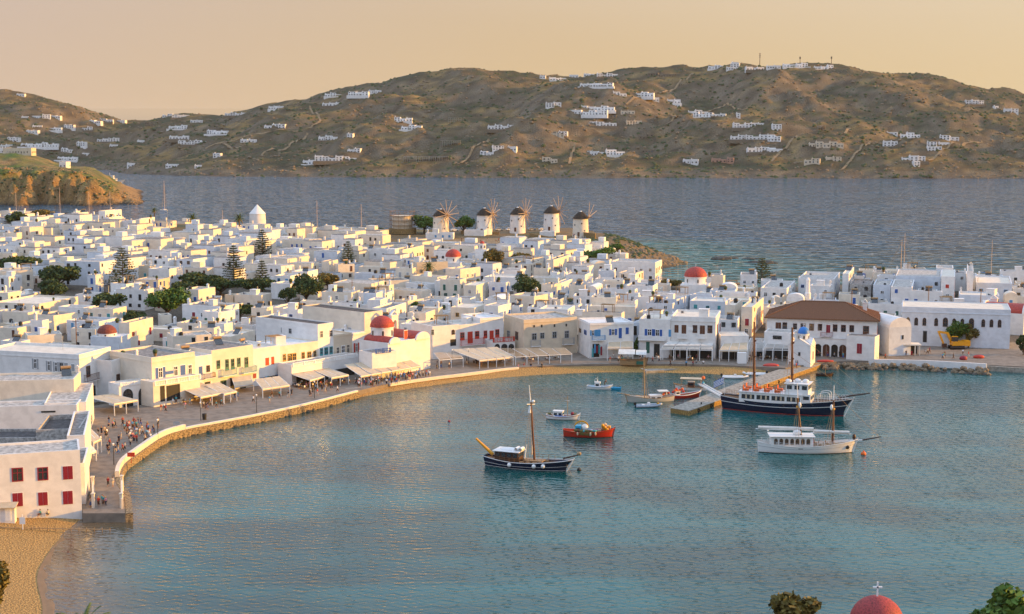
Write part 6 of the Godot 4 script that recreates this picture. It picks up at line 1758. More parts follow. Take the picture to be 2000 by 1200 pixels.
	b.lathe(Vector3.ZERO, [Vector2(1.1, -2), Vector2(1.0, 8.0), Vector2(0.75, 8.4), Vector2(0.6, 12.0), Vector2(0.75, 12.2), Vector2(0.2, 13.2)], 10)
	part("tower", b, shade("whitewash"), t)
	# red barrel roofed church on the far right
	t = thing("barrel_church", "white church with long bright red barrel roof at the right edge", "church", on_ground(Vector3(147.92, 7.30, -437.00)), -0.55)
	part("nave", shell(13.0, 9.5, 6.4, 0.2), shade("whitewash"), t)
	var vm := part("vault", vault(8.5, 12.0, 2.6, 6.4), shade("dome_red"), t, Vector3(6.0, 0, -4.6), PI / 2 * -1.0)
	vm.position = Vector3(-6.0, 0, -4.7)
	b = vault(9.6, 0.6, 3.2, 6.2)
	part("gable_rim", b, shade("whitewash"), t, Vector3(-6.2, 0, -4.7), -PI / 2)
	b = vault(9.6, 0.6, 3.2, 6.2)
	part("gable_rim", b, shade("whitewash"), t, Vector3(5.9, 0, -4.7), -PI / 2)
	belfry(t, Vector3(-4.5, 6.4, -8.6), 0.0, 1.2)
	window(t, "shut", "crimson", Vector3(6.5, 1.6, -4.0), 1.1, 1.5, PI / 2)
	# blue domed chapel at the root of the pier
	t = thing("pier_chapel", "tiny white chapel with bright blue dome at the root of the pier", "chapel", Vector3(75.88, 1.50, -380.86), 0.0)
	t.rotation.y = -0.42
	part("nave", shell(6.0, 5.6, 5.3, 0.15, 1.0), shade("whitewash"), t)
	b = MB.new()
	for z in [0.0, -5.6]:
		b.tri(Vector3(-3.0, 5.3, z), Vector3(3.0, 5.3, z), Vector3(0, 6.9, z))
	b.quad(Vector3(3.1, 5.25, 0.1), Vector3(3.1, 5.25, -5.7), Vector3(0, 6.95, -5.7), Vector3(0, 6.95, 0.1))
	b.quad(Vector3(-3.1, 5.25, -5.7), Vector3(-3.1, 5.25, 0.1), Vector3(0, 6.95, 0.1), Vector3(0, 6.95, -5.7))
	part("gable_roof", b, shade("whitewash"), t)
	b = MB.new()
	for x in [-0.0]:
		b.tri(Vector3(3.05, 5.3, 0.05), Vector3(3.05, 5.3, -5.6), Vector3(3.05, 7.0, -2.8))
		b.quad(Vector3(3.06, 5.25, -5.65), Vector3(3.06, 7.02, -2.8), Vector3(0, 7.02, -2.8), Vector3(0, 5.25, -5.65))
		b.quad(Vector3(3.06, 7.02, -2.8), Vector3(3.06, 5.25, 0.08), Vector3(0, 5.25, 0.08), Vector3(0, 7.02, -2.8))
	part("cross_gable", b, shade("whitewash"), t)
	drum_church(t, Vector3(0.4, 6.1, -2.8), 1.5, 2.0, 1.75, "dome_blue")
	belfry(t, Vector3(-1.9, 5.6, -0.6), 0.4, 0.9)
	window(t, "shade_panel", "grey", Vector3(3.02, 1.2, -2.8), 0.9, 2.2, PI / 2)
	window(t, "shade_panel", "grey", Vector3(0, 2.4, 0.02), 0.6, 1.0)

func solve_like(p: Vector3) -> Vector3:
	return p

func hip_roof(t: Node3D, w: float, d: float, h: float, rise: float, over: float) -> void:
	var x := w / 2 + over
	var z0 := over
	var z1 := -d - over
	var r := (z0 - z1) / 2
	var mid := (z0 + z1) / 2
	var a := Vector3(-x, h, z0)
	var b := Vector3(x, h, z0)
	var c := Vector3(x, h, z1)
	var e := Vector3(-x, h, z1)
	var p := Vector3(-x + r * 1.05, h + rise, mid)
	var q := Vector3(x - r * 1.05, h + rise, mid)
	var m := MB.new()
	m.quad(a, b, q, p)
	m.tri(b, c, q)
	m.quad(c, e, p, q)
	m.tri(e, a, p)
	var lo := Vector3(0, -0.25, 0)
	for s in [[a, b], [b, c], [c, e], [e, a]]:
		m.quad(s[0] + lo, s[1] + lo, s[1], s[0])
	m.quad(a + lo, e + lo, c + lo, b + lo)
	var roof := part("hipped_roof", m, shade("tile_brown"), t)
	# rows of pan tiles run up the slopes; hips and ridge are capped
	m = MB.new()
	var n := int(2 * x / 0.55)
	for k in n:
		var f := (k + 0.5) / n
		var u := lerpf(-x, x, f)
		var g := minf(1.0, minf(u + x, x - u) / (r * 1.05))
		m.bar(Vector3(u, h + 0.03, z0), Vector3(u, h + rise * g + 0.03, lerpf(z0, mid, g)), 0.2, 0.12)
		m.bar(Vector3(u, h + 0.03, z1), Vector3(u, h + rise * g + 0.03, lerpf(z1, mid, g)), 0.2, 0.12)
	n = int((z0 - z1) / 0.55)
	for k in n:
		var u := lerpf(z1, z0, (k + 0.5) / n)
		var g := minf(u - z1, z0 - u) / r
		m.bar(Vector3(x, h + 0.03, u), Vector3(x - r * 1.05 * g, h + rise * g + 0.03, u), 0.2, 0.12)
		m.bar(Vector3(-x, h + 0.03, u), Vector3(-x + r * 1.05 * g, h + rise * g + 0.03, u), 0.2, 0.12)
	for s in [[a, p], [b, q], [c, q], [e, p], [p, q]]:
		m.bar(s[0] + Vector3(0, 0.08, 0), s[1] + Vector3(0, 0.08, 0), 0.3, 0.22)
	part("roof_tile_rows", m, shade("tile_brown"), roof).set_meta("kind", "stuff")

func hall_details() -> void:
	var t: Node3D = get_node("town_hall")
	var a: Dictionary
	for f in FRONT:
		if f.called == "town_hall":
			a = f
	hip_roof(t, a.w, a.d, a.h + 0.02, 3.8, 0.7)
	for s in [[-2.5, 0.0], [-8.0, 0.0], [-13.0, 0.0]]:
		for k in 2:
			window(t, "win", "crimson" if k else "brown", Vector3(a.w / 2, 1.6 if k == 0 else 6.2, s[0]), 1.0, 1.6, PI / 2)
	# a deep arcade along the front
	var arc := MB.new()
	var x0: float = a.w * 0.36 - a.w / 2
	var x1: float = a.w * 0.735 - a.w / 2
	var n := 5
	var arches := []
	for k in n:
		arches.append([lerpf(x0, x1, (k + 0.5) / n), (x1 - x0) / n * 0.42, 2.5])
	arc.wallcut(x0, x1, 5.0, 0.02, 0.6, arches)
	part("arcade", arc, shade("whitewash"), t)
	for k in n:
		window(t, "shade_panel" if k % 2 else "door", "brown", Vector3(arches[k][0], 0, 0.0), 2.4, 3.4)
	var cap := MB.new()
	cap.bx(x0, x1, 5.0, 5.12, 0.0, 0.75)
	part("arcade_ledge", cap, shade("whitewash"), t)
	var c := part("chimney", shared_mesh("chimney"), null, t, Vector3(a.w / 2 - 3.5, a.h + 0.6, -a.d * 0.55), 0.0, Vector3(1.6, 2.0, 1.6))
	var fl := MB.new()
	fl.bar(Vector3(0, 0, 0), Vector3(0, 3.2, 0.6), 0.06, 0.06)
	part("flag_pole", fl, shade("wood_dark"), t, Vector3(a.w * 0.55 - a.w / 2, 6.0, 1.0))
	# the vaulted chapel's roof
	for f in FRONT:
		if f.called == "vaulted_chapel":
			var v: Node3D = get_node("vaulted_chapel")
			part("vault", vault(f.w - 0.1, f.d, 2.6, f.h), shade("whitewash"), v)

# ---------------------------------------------------------------- boats: x runs from stern to bow, y = 0 is the waterline
class Hull:
	var l := 10.0
	var b := 3.0
	var bow := 1.6
	var mid := 0.9
	var stern := 1.1
	var draft := 0.7
	var full := 0.5    # width of the stern
	var rake := 0.8
	func sheer(s: float) -> float:
		return lerpf(mid, bow, pow(maxf(0.0, (s - 0.42) / 0.58), 2.0)) if s > 0.42 else lerpf(mid, stern, pow((0.42 - s) / 0.42, 2.0))
	func half(s: float) -> float:
		var f := pow(maxf(0.0, 1.0 - pow(absf(s - 0.45) / 0.55, 2.3)), 0.75) if s > 0.45 else lerpf(full, 1.0, sin(PI / 2 * s / 0.45))
		return b / 2 * maxf(f, 0.015)
	func at(s: float, side: float, y: float) -> Vector3:   # a point on the topsides
		var ys := sheer(s)
		var f := clampf(y / ys, -0.5, 1.0)
		var x := (s - 0.5) * l + rake * maxf(0.0, (s - 0.7) / 0.3) * f * f - 0.35 * rake * maxf(0.0, (0.2 - s) / 0.2) * (1.0 - f)* -0.6
		return Vector3(x, y, side * half(s) * lerpf(0.80 - 0.22 * maxf(0.0, (s - 0.6) / 0.4), 1.0, pow(maxf(f, 0.0), 0.7)))
	func mesh(y0: float, y1: float) -> MB:   # the band of planking between two shares of the freeboard
		var m := MB.new()
		var n := 26
		var rings := []
		for i in n + 1:
			var s := float(i) / n
			var r := PackedVector3Array()
			var ys := sheer(s)
			for k in 5:
				r.append(at(s, 1, ys * lerpf(y1, y0, k / 4.0)))
			if y0 <= 0.0:
				r.append(Vector3(r[4].x, -draft, 0))
			for k in 5:
				r.append(at(s, -1, ys * lerpf(y0, y1, k / 4.0)))
			rings.append(r)
		if y0 <= 0.0:
			m.loft(rings, false)
			var f: PackedVector3Array = rings[0]
			for j in range(1, f.size() - 1):
				m.tri(f[0], f[j], f[j + 1])
		else:
			for side in 2:
				var rr := []
				for r in rings:
					rr.append(r.slice(0, 5) if side == 0 else r.slice(5))
				m.loft(rr, false)
			var f: PackedVector3Array = rings[0]
			for k in 4:
				m.quad(f[k], f[k + 1], f[8 - k], f[9 - k])
		return m
	func deck(drop: float) -> MB:
		var m := MB.new()
		var n := 20
		for i in n:
			var a := at(float(i) / n, 1, sheer(float(i) / n) - drop)
			var c := at(float(i + 1) / n, 1, sheer(float(i + 1) / n) - drop)
			m.quad(a, c, c * Vector3(1, 1, -1), a * Vector3(1, 1, -1))
		return m
	func line(side: float, share: float, r: float, out := 0.02, s0 := 0.0, s1 := 1.0) -> MB:
		var m := MB.new()
		var p := []
		for i in 25:
			var s := lerpf(s0, s1, i / 24.0)
			p.append(at(s, side, sheer(s) * share) + Vector3(0, 0, side * out))
		m.tube(p, r, r, 5)
		return m

func boat(called: String, label: String, category: String, at: Vector3, turn: float, h: Hull, side: String, rail: String, deck: String, drop := 0.45, bands := []) -> Node3D:
	var t := thing(called, label, category, at, turn)
	part("hull", h.mesh(0.0, 1.0), shade(side), t)
	part("deck", h.deck(drop), shade(deck), t)
	for s in [1, -1]:
		part("rub_rail", h.line(s, 0.97, 0.07), shade(rail), t)
		for a in bands:   # [share of freeboard, radius, colour]
			part("stripe", h.line(s, a[0], a[1], 0.0), shade(a[2]), t)
	var m := MB.new()
	m.bar(h.at(1.0, 0, -0.3), h.at(1.0, 0, h.sheer(1.0)) + Vector3(0.03, 0.25, 0), 0.14, 0.2)
	part("stem_post", m, shade(rail), t)
	return t

func pole(t: Node3D, called: String, a: Vector3, b: Vector3, r0: float, r1: float, m: String, seg := 8) -> MeshInstance3D:
	var k := MB.new()
	k.tube([a, b], r0, r1, seg)
	return part(called, k, shade(m), t)

func rope(t: Node3D, called: String, a: Vector3, b: Vector3, r := 0.025, m := "wood_pale") -> void:
	var k := MB.new()
	k.tube([a, b], r, r, 4, false)
	part(called, k, shade(m), t)

func shrouds(t: Node3D, foot: Vector3, top: Vector3, beam: float, spread: float, ladder := false) -> void:
	for s in [1, -1]:
		for k in 3:
			rope(t, "shroud", Vector3(foot.x - spread * (k - 0.6), foot.y, s * beam), top, 0.022)
		if ladder:
			for k in 10:
				var f := (k + 1) / 13.0
				rope(t, "ratline", Vector3(foot.x + spread * 0.6, foot.y, s * beam).lerp(top, f), Vector3(foot.x - spread * 1.4, foot.y, s * beam).lerp(top, f), 0.018)

func cabin(t: Node3D, called: String, x0: float, x1: float, y0: float, y1: float, half: float, m: String, roof: String, over := 0.15, panes := 0, pane_h := 0.5, front_pane := true) -> MeshInstance3D:
	var b := MB.new()
	b.bx(x0, x1, y0, y1, -half, half)
	var c := part(called, b, shade(m), t)
	b = MB.new()
	b.bx(x0 - over, x1 + over, y1, y1 + 0.12, -half - over, half + over)
	part("cabin_roof", b, shade(roof), t)
	for k in panes:
		for s in [1, -1]:
			b = MB.new()
			var w := (x1 - x0) / panes
			b.box(Vector3(x0 + (k + 0.5) * w, y1 - 0.3 - pane_h / 2, s * (half + 0.005)), Vector3(w * 0.66, pane_h, 0.04))
			part("window", b, shade("glass"), c)
	if front_pane and panes:
		for k in [-1, 0, 1]:
			b = MB.new()
			b.box(Vector3(x1 + 0.005, y1 - 0.3 - pane_h / 2, k * half * 0.62), Vector3(0.04, pane_h, half * 0.5))
			part("window", b, shade("glass"), c)
	return c

func railing(t: Node3D, h: Hull, s0: float, s1: float, up: float, m: String) -> void:
	for side in [1, -1]:
		var b := MB.new()
		var n := 12
		for i in n:
			var s := lerpf(s0, s1, float(i) / n)
			var e := lerpf(s0, s1, float(i + 1) / n)
			var a := h.at(s, side, h.sheer(s))
			var c := h.at(e, side, h.sheer(e))
			b.bar(a, a + Vector3(0, up, 0), 0.05, 0.05)
			for y in [0.5, 1.0]:
				b.bar(a + Vector3(0, up * y, 0), c + Vector3(0, up * y, 0), 0.04, 0.04)
		part("railing", b, shade(m), t)

func ball_part(t: Node3D, called: String, at: Vector3, r: Vector3, m: String) -> void:
	var b := MB.new()
	b.ball(Vector3.ZERO, r, 10, 7)
	part(called, b, shade(m), t, at)

func flag(t: Node3D, foot: Vector3, up: float, w: float) -> void:   # nine stripes and a canton with a cross
	pole(t, "flag_staff", foot, foot + Vector3(-0.25, up, 0), 0.04, 0.03, "white", 5)
	var wave := func(x: float) -> Vector3: return Vector3(-x, -x * 0.55, sin(x * 3.0) * 0.12)
	var o := foot + Vector3(-0.25, up - 0.05, 0)
	var hgt := w * 0.66
	var b := MB.new()
	var c := MB.new()
	for k in 9:
		for i in 6:
			if k < 5 and i < 2:
				continue
			var m: MB = b if k % 2 == 0 else c
			var p: Vector3 = o + wave.call(w * i / 6.0)
			var q: Vector3 = o + wave.call(w * (i + 1) / 6.0)
			var y0 := Vector3(0, -hgt * k / 9, 0)
			var y1 := Vector3(0, -hgt * (k + 1) / 9, 0)
			m.quad(p + y1, q + y1, q + y0, p + y0)
	for i in 5:
		for j in 5:
			var m: MB = c if i == 2 or j == 2 else b
			var p: Vector3 = o + wave.call(w * 2 / 6.0 * i / 5)
			var q: Vector3 = o + wave.call(w * 2 / 6.0 * (i + 1) / 5)
			m.quad(p + Vector3(0, -hgt * 5 / 9 * (j + 1) / 5, 0), q + Vector3(0, -hgt * 5 / 9 * (j + 1) / 5, 0), q + Vector3(0, -hgt * 5 / 9 * j / 5, 0), p + Vector3(0, -hgt * 5 / 9 * j / 5, 0))
	var am := ArrayMesh.new()
	b.add_to(am, shade("flag_blue"))
	c.add_to(am, shade("white"))
	part("flag", am, null, t)

func ring_buoy(t: Node3D, at: Vector3, m := "orange") -> void:
	var b := MB.new()
	for k in 12:
		var a := TAU * k / 12
		var c := TAU * (k + 1) / 12
		b.bar(Vector3(cos(a) * 0.33, sin(a) * 0.33, 0), Vector3(cos(c) * 0.33, sin(c) * 0.33, 0), 0.14, 0.14)
	part("life_ring", b, shade(m), t, at)

func boats() -> void:
	paint("mast_brown", Color(0.13, 0.045, 0.02), 0.45)
	paint("flag_blue", Color(0.03, 0.12, 0.42), 0.8)
	var h := Hull.new()
	# navy ketch in the foreground
	h.l = 16.2; h.b = 4.6; h.bow = 2.4; h.mid = 1.35; h.stern = 1.9; h.draft = 1.2; h.full = 0.55; h.rake = 1.6
	var t := boat("sailing_boat", "navy single-masted wooden sailing boat with dark cabin, nearest in the harbour", "sailing boat", Vector3(2.50, 0.00, -268.82), deg_to_rad(-22), h, "navy", "hull_white", "wood", 0.5, [[0.42, 0.035, "hull_white"], [0.06, 0.03, "hull_white"]])
	var mast := Vector3(1.9, 0.8, 0)
	var truck := Vector3(1.1, 12.6, 0)
	pole(t, "mast", mast, truck, 0.22, 0.17, "mast_brown", 10)
	pole(t, "topmast", truck - Vector3(0, 0.8, 0), truck + Vector3(-0.35, 3.2, 0), 0.13, 0.06, "white")
	pole(t, "crosstree", truck + Vector3(0.3, -0.6, -1.3), truck + Vector3(-0.3, -0.2, 1.3), 0.07, 0.07, "white")
	pole(t, "spar", truck + Vector3(-1.1, -0.8, 0.5), truck + Vector3(1.2, 0.1, -0.3), 0.07, 0.05, "wood_pale")
	ball_part(t, "mast_light", truck + Vector3(0.5, 0.2, 0), Vector3(0.3, 0.25, 0.3), "white")
	shrouds(t, Vector3(1.6, 1.6, 0), truck, 2.1, 0.9, true)
	for s in [1, -1]:
		var wr := MB.new()
		wr.tube([Vector3(0.6, 2.2, s * 1.9), Vector3(0.85, 4.8, s * 1.4)], 0.14, 0.05, 6)
		part("wrapped_shroud", wr, shade("canvas_white"), t)
	cabin(t, "wheelhouse", -5.6, -0.9, 1.0, 3.1, 1.55, "wood_dark", "hull_white", 0.35, 4, 0.7)
	ball_part(t, "cabin_dome", Vector3(-3.2, 3.2, 0), Vector3(1.9, 0.45, 1.2), "hull_white")
	for k in 4:
		var lr := MB.new()
		lr.lathe(Vector3.ZERO, [Vector2(0.3, -0.45), Vector2(0.38, 0), Vector2(0.3, 0.45)], 10)
		var o := part("life_raft", lr, shade("white"), t, Vector3(-1.6 + (k % 2) * 0.9, 3.55, -0.4 + (k / 2) * 0.8))
		o.rotation.x = PI / 2
	cabin(t, "deck_house", 0.1, 3.6, 0.9, 1.55, 0.9, "wood", "wood_pale", 0.1)
	for k in 4:
		for s in [1, -1]:
			var sb := MB.new()
			sb.bx(-0.4, 0.4, 0, 0.5, -0.25, 0.25)
			part("deck_bench", sb, shade("wood_pale"), t, Vector3(-0.2 + k * 1.3, 1.0, s * 1.45))
	railing(t, h, 0.1, 0.86, 0.75, "wood")
	var bm := MB.new()
	bm.tube([Vector3(-6.3, 2.1, 0.6), Vector3(-9.7, 5.0, 0.9)], 0.34, 0.2, 10)
	part("stern_boom", bm, shade("yellow"), t)
	pole(t, "bowsprit", Vector3(7.6, 2.4, 0), Vector3(11.0, 3.5, 0), 0.17, 0.1, "wood_dark")
	ball_part(t, "bowsprit_cap", Vector3(10.7, 3.6, 0), Vector3(0.45, 0.35, 0.35), "wood_pale")
	rope(t, "forestay", Vector3(10.8, 3.5, 0), truck)
	rope(t, "backstay", Vector3(-7.6, 2.2, 0), truck)
	for a in [0.36, 0.66, 0.76]:
		ball_part(t, "fender", h.at(a, 1, h.sheer(a) * 0.62) + Vector3(0, 0, 0.36), Vector3.ONE * 0.4, "white")
	rope(t, "mooring_rope", Vector3(8.2, 1.6, 0.1), Vector3(10.4, 0.0, 3.0))
	var sl := MB.new()
	sl.tube([truck + Vector3(-0.1, -0.7, 0.1), truck + Vector3(-0.2, -2.0, 0.15)], 0.18, 0.34, 8)
	part("furled_flag", sl, shade("white"), t)
	# red fishing boat
	h = Hull.new()
	h.l = 10.2; h.b = 3.6; h.bow = 1.9; h.mid = 1.15; h.stern = 1.5; h.full = 0.4; h.rake = 0.5
	t = boat("fishing_boat", "bright red wooden fishing boat piled with nets and yellow floats", "fishing boat", Vector3(15.71, 0.00, -297.02), deg_to_rad(-5), h, "hull_red", "hull_red", "wood_pale", 0.45, [[0.8, 0.03, "olive"], [0.02, 0.09, "black"]])
	cabin(t, "wheelhouse", -2.6, -1.4, 0.8, 2.2, 0.8, "aqua", "aqua", 0.05, 1, 0.4)
	ball_part(t, "white_drum", Vector3(-0.6, 1.9, 0.1), Vector3(0.75, 0.75, 0.6), "hull_white")
	var b := MB.new()
	for k in 8:
		var a := PI * k / 8
		var c := PI * (k + 1) / 8
		b.bar(Vector3(-1.3 + -cos(a) * 1.4, 2.0 + sin(a) * 1.2, 0), Vector3(-1.3 - cos(c) * 1.4, 2.0 + sin(c) * 1.2, 0), 0.16, 0.3)
	part("awning_hoop", b, shade("yellow"), t)
	pole(t, "awning_pole", Vector3(0.3, 2.9, 0), Vector3(3.4, 2.9, 0), 0.05, 0.05, "wood_pale", 5)
	for k in 10:
		ball_part(t, "float", Vector3(3.1 + (k % 4) * 0.45, 1.7 + (k / 4) * 0.42, -0.5 + (k % 3) * 0.55), Vector3.ONE * 0.33, "yellow" if k % 3 else "canvas")
	var rr := RandomNumberGenerator.new()
	rr.seed = 4
	for k in 9:
		ball_part(t, "net_heap", Vector3(-2.4 + k * 0.55, 1.25 + rr.randf() * 0.25, 0.9 + rr.randf() * 0.5), Vector3(0.5, 0.3, 0.4), ["olive", "brown", "olive", "teal"][k % 4])
	for k in 5:
		var cr := MB.new()
		cr.bx(-0.35, 0.35, 0, 0.4, -0.25, 0.25)
		part("fish_crate", cr, shade(["aqua", "white", "crimson", "sky_blue", "canvas"][k]), t, Vector3(0.4 + k * 0.5, 0.95, -0.7 + 0.3 * (k % 2)))
	for k in [0.3, 0.56, 0.66]:
		ball_part(t, "fender", h.at(k, 1, h.sheer(k) * 0.75) + Vector3(0, 0, 0.15), Vector3(0.2, 0.4, 0.18), "canvas")
	b = MB.new()
	for k in 7:
		b.box(h.at(0.36 + k * 0.035, 1, h.sheer(0.4) * 0.85) + Vector3(0, 0, 0.05), Vector3(0.4, 0.6 + 0.3 * (k % 3), 0.1), Basis(Vector3.BACK, k * 0.7))
	part("hanging_net", b, shade("olive"), t)
	# white fishing boat behind it
	h = Hull.new()
	h.l = 7.2; h.b = 2.6; h.bow = 1.35; h.mid = 0.75; h.stern = 1.0; h.full = 0.35; h.rake = 0.4
	t = boat("fishing_boat", "small white fishing boat with thin mast behind the red one", "fishing boat", Vector3(11.03, 0.00, -315.39), deg_to_rad(-14), h, "hull_white", "hull_white", "wood_pale", 0.3, [[0.78, 0.05, "crimson"], [0.02, 0.07, "wood_dark"]])
	cabin(t, "wheelhouse", -1.9, 0.2, 0.5, 1.75, 0.75, "hull_white", "hull_white", 0.1, 2, 0.5)
	pole(t, "mast", Vector3(1.2, 0.5, 0), Vector3(1.2, 5.2, 0), 0.07, 0.05, "wood_pale")
	pole(t, "yard", Vector3(0.7, 4.1, -0.4), Vector3(1.7, 4.2, 0.4), 0.05, 0.05, "white", 5)
	b = MB.new()
	b.bx(-1.4, 1.2, 0.78, 1.0, -0.02, 0.04)
	part("painted_board", b, shade("flag_blue"), t, Vector3(0, 0, 1.15))
	ball_part(t, "net_winch", Vector3(2.3, 1.3, 0), Vector3(0.4, 0.4, 0.35), "crimson")
	ball_part(t, "net_heap", Vector3(-2.9, 1.0, 0), Vector3(0.45, 0.3, 0.5), "olive")
	ball_part(t, "net_heap", Vector3(2.9, 1.2, 0), Vector3(0.45, 0.25, 0.4), "olive")
	rope(t, "stay", Vector3(1.2, 5.0, 0), Vector3(-3.3, 1.3, 0))
	# little boat with an aqua tender
	h = Hull.new()
	h.l = 6.0; h.b = 2.2; h.bow = 1.1; h.mid = 0.65; h.stern = 0.8; h.full = 0.5; h.rake = 0.3
	t = boat("fishing_boat", "little white and blue fishing boat with man standing aboard", "fishing boat", Vector3(21.36, 0.00, -353.13), deg_to_rad(-12), h, "hull_white", "hull_white", "aqua", 0.25, [[0.85, 0.05, "sky_blue"]])
	cabin(t, "wheelhouse", -1.0, 0.3, 0.4, 1.6, 0.6, "hull_white", "hull_white", 0.08, 1, 0.5)
	pole(t, "mast", Vector3(-0.3, 1.6, 0), Vector3(-0.35, 3.0, 0), 0.05, 0.04, "white", 5)
	b = MB.new()
	for k in 6:
		b.bar(Vector3(-0.7 + cos(PI * k / 6) * 0.4, 1.7 + sin(PI * k / 6) * 0.9, 0.3), Vector3(-0.7 + cos(PI * (k + 1) / 6) * 0.4, 1.7 + sin(PI * (k + 1) / 6) * 0.9, 0.3), 0.08, 0.08)
	part("roll_bar", b, shade("white"), t)
	h = Hull.new()
	h.l = 2.6; h.b = 1.3; h.bow = 0.6; h.mid = 0.45; h.stern = 0.45; h.full = 0.8; h.rake = 0.2; h.draft = 0.2
	boat("dinghy", "small aqua blue tender floating just right of the little boat", "dinghy", Vector3(25.33, 0.00, -352.42), deg_to_rad(-30), h, "aqua", "aqua", "aqua", 0.2)
	# caique with an orange mast
	h = Hull.new()
	h.l = 11.0; h.b = 3.5; h.bow = 1.75; h.mid = 0.95; h.stern = 1.3; h.full = 0.35; h.rake = 0.8
	t = boat("caique", "pale grey wooden caique with slim orange mast, bow to the left", "sailing boat", Vector3(32.63, 0.00, -336.76), deg_to_rad(188), h, "hull_grey", "wood_pale", "wood_pale", 0.4, [[0.85, 0.04, "hull_white"]])
	pole(t, "mast", Vector3(1.6, 0.6, 0), Vector3(1.9, 10.4, 0), 0.14, 0.07, "wood_pale")
	pole(t, "yard", Vector3(1.3, 7.6, -0.5), Vector3(2.4, 7.7, 0.6), 0.06, 0.06, "white", 5)
	shrouds(t, Vector3(1.6, 1.0, 0), Vector3(1.9, 9.2, 0), 1.5, 0.6)
	pole(t, "bowsprit", Vector3(5.2, 1.6, 0), Vector3(8.2, 2.2, 0), 0.1, 0.05, "wood_pale")
	cabin(t, "deck_house", -2.4, 0.4, 0.6, 1.4, 0.9, "hull_white", "hull_white", 0.1, 2, 0.3)
	for k in 4:
		ball_part(t, "float", Vector3(-2.9 - k * 0.4, 1.6 + 0.3 * (k % 2), 0.3 * (k % 3)), Vector3.ONE * 0.33, ["orange", "red", "white", "red"][k])
	cabin(t, "canopy", -4.0, -1.6, 2.3, 2.35, 1.1, "canvas_white", "canvas_white", 0.0)
	# inflatables
	for a in [[Vector3(31.38, 0.00, -329.75), 10.0, 6.2, "grey inflatable dinghy with black outboard beside the pier tip"], [Vector3(57.17, 0.00, -368.78), -6.0, 6.6, "white motor launch with black outboard inside the pier"], [Vector3(62.93, 0.00, -373.51), 170.0, 6.0, "white open boat moored behind the inner motor launch"]]:
		t = thing("motor_dinghy", a[3], "dinghy", a[0], deg_to_rad(a[1]), "small motor dinghies by the pier")
		b = MB.new()
		var lo: float = a[2]
		for s in [1, -1]:
			b.tube(curve([Vector3(-lo / 2, 0.3, s * 0.85), Vector3(0, 0.3, s * 0.95), Vector3(lo * 0.3, 0.38, s * 0.75), Vector3(lo * 0.5, 0.6, 0)], 5), 0.3, 0.24, 8)
		part("tube", b, shade("rubber_grey" if a[2] == 6.2 else "hull_white"), t)
		b = MB.new()
		b.bx(-lo * 0.48, lo * 0.3, 0.05, 0.25, -0.75, 0.75)
		part("floor", b, shade("sky_blue" if a[2] == 6.2 else "grey"), t)
		b = MB.new()
		b.bx(-0.3, 0.3, 0.25, 1.05, -0.3, 0.3)
		b.bx(-1.6, -1.0, 0.25, 0.6, -0.6, 0.6)
		part("console", b, shade("hull_white"), t)
		b = MB.new()
		b.box(Vector3(-lo / 2 - 0.15, 0.85, 0), Vector3(0.55, 0.6, 0.4), Basis(Vector3.BACK, 0.25))
		b.bx(-lo / 2 - 0.15, -lo / 2 + 0.05, -0.3, 0.6, -0.1, 0.1)
		part("outboard", b, shade("black"), t)
		ball_part(t, "bow_bag", Vector3(lo * 0.36, 0.7, 0), Vector3(0.35, 0.25, 0.3), "ochre")
	# red boats and the shaded boat by the pier
	h = Hull.new()
	h.l = 7.6; h.b = 2.6; h.bow = 1.5; h.mid = 0.8; h.stern = 1.0; h.full = 0.4; h.rake = 0.5
	t = boat("fishing_boat", "red fishing boat hung with orange floats between caique and pier", "fishing boat", Vector3(40.97, 0.00, -341.38), deg_to_rad(18), h, "hull_red", "hull_white", "wood_pale", 0.35, [[0.9, 0.05, "hull_white"]])
	cabin(t, "wheelhouse", -2.6, -1.4, 0.5, 1.8, 0.7, "hull_white", "orange", 0.1, 1, 0.4)
	pole(t, "mast", Vector3(0.6, 0.5, 0), Vector3(0.6, 3.2, 0), 0.06, 0.05, "wood_pale", 5)
	for k in 7:
		ball_part(t, "float", Vector3(-3.0 + k * 0.45, 1.5 + 0.35 * (k % 3), 0.35 * (k % 2)), Vector3.ONE * 0.32, "orange" if k % 2 else "red")
	t = boat("fishing_boat", "white fishing boat under a wooden sunshade with an orange float", "fishing boat", Vector3(43.81, 0.00, -351.71), deg_to_rad(168), h, "hull_white", "wood_pale", "wood_pale", 0.35, [[0.9, 0.05, "wood_dark"]])
	cabin(t, "sunshade", -2.6, 2.6, 2.7, 2.78, 1.2, "wood_pale", "canvas", 0.05)
	for x in [-2.4, 2.4]:
		for z in [-1.1, 1.1]:
			pole(t, "sunshade_post", Vector3(x, 0.5, z), Vector3(x, 2.7, z), 0.05, 0.05, "wood_pale", 5)
	cabin(t, "wheelhouse", -0.8, 0.8, 0.5, 2.0, 0.7, "brown", "hull_white", 0.05, 1, 0.5)
	ball_part(t, "float", Vector3(-2.9, 3.1, 0.2), Vector3.ONE * 0.45, "orange")
	ball_part(t, "water_drum", Vector3(-2.9, 1.5, 0.4), Vector3(0.35, 0.6, 0.35), "aqua")
	t = thing("gangway", "long pale sloping wooden gangway lying across to the pier", "gangway", Vector3(47.61, 1.00, -344.73))
	for k in 14:
		b = MB.new()
		var p: Vector3 = Vector3(45.82, 1.60, -351.99).lerp(Vector3(49.59, 1.20, -335.53), (k + 0.5) / 14.0) - t.position
		b.box(p, Vector3(0.62, 0.08, 1.9), Basis(Vector3.UP, -0.62))
		part("plank", b, shade("canvas_white"), t)
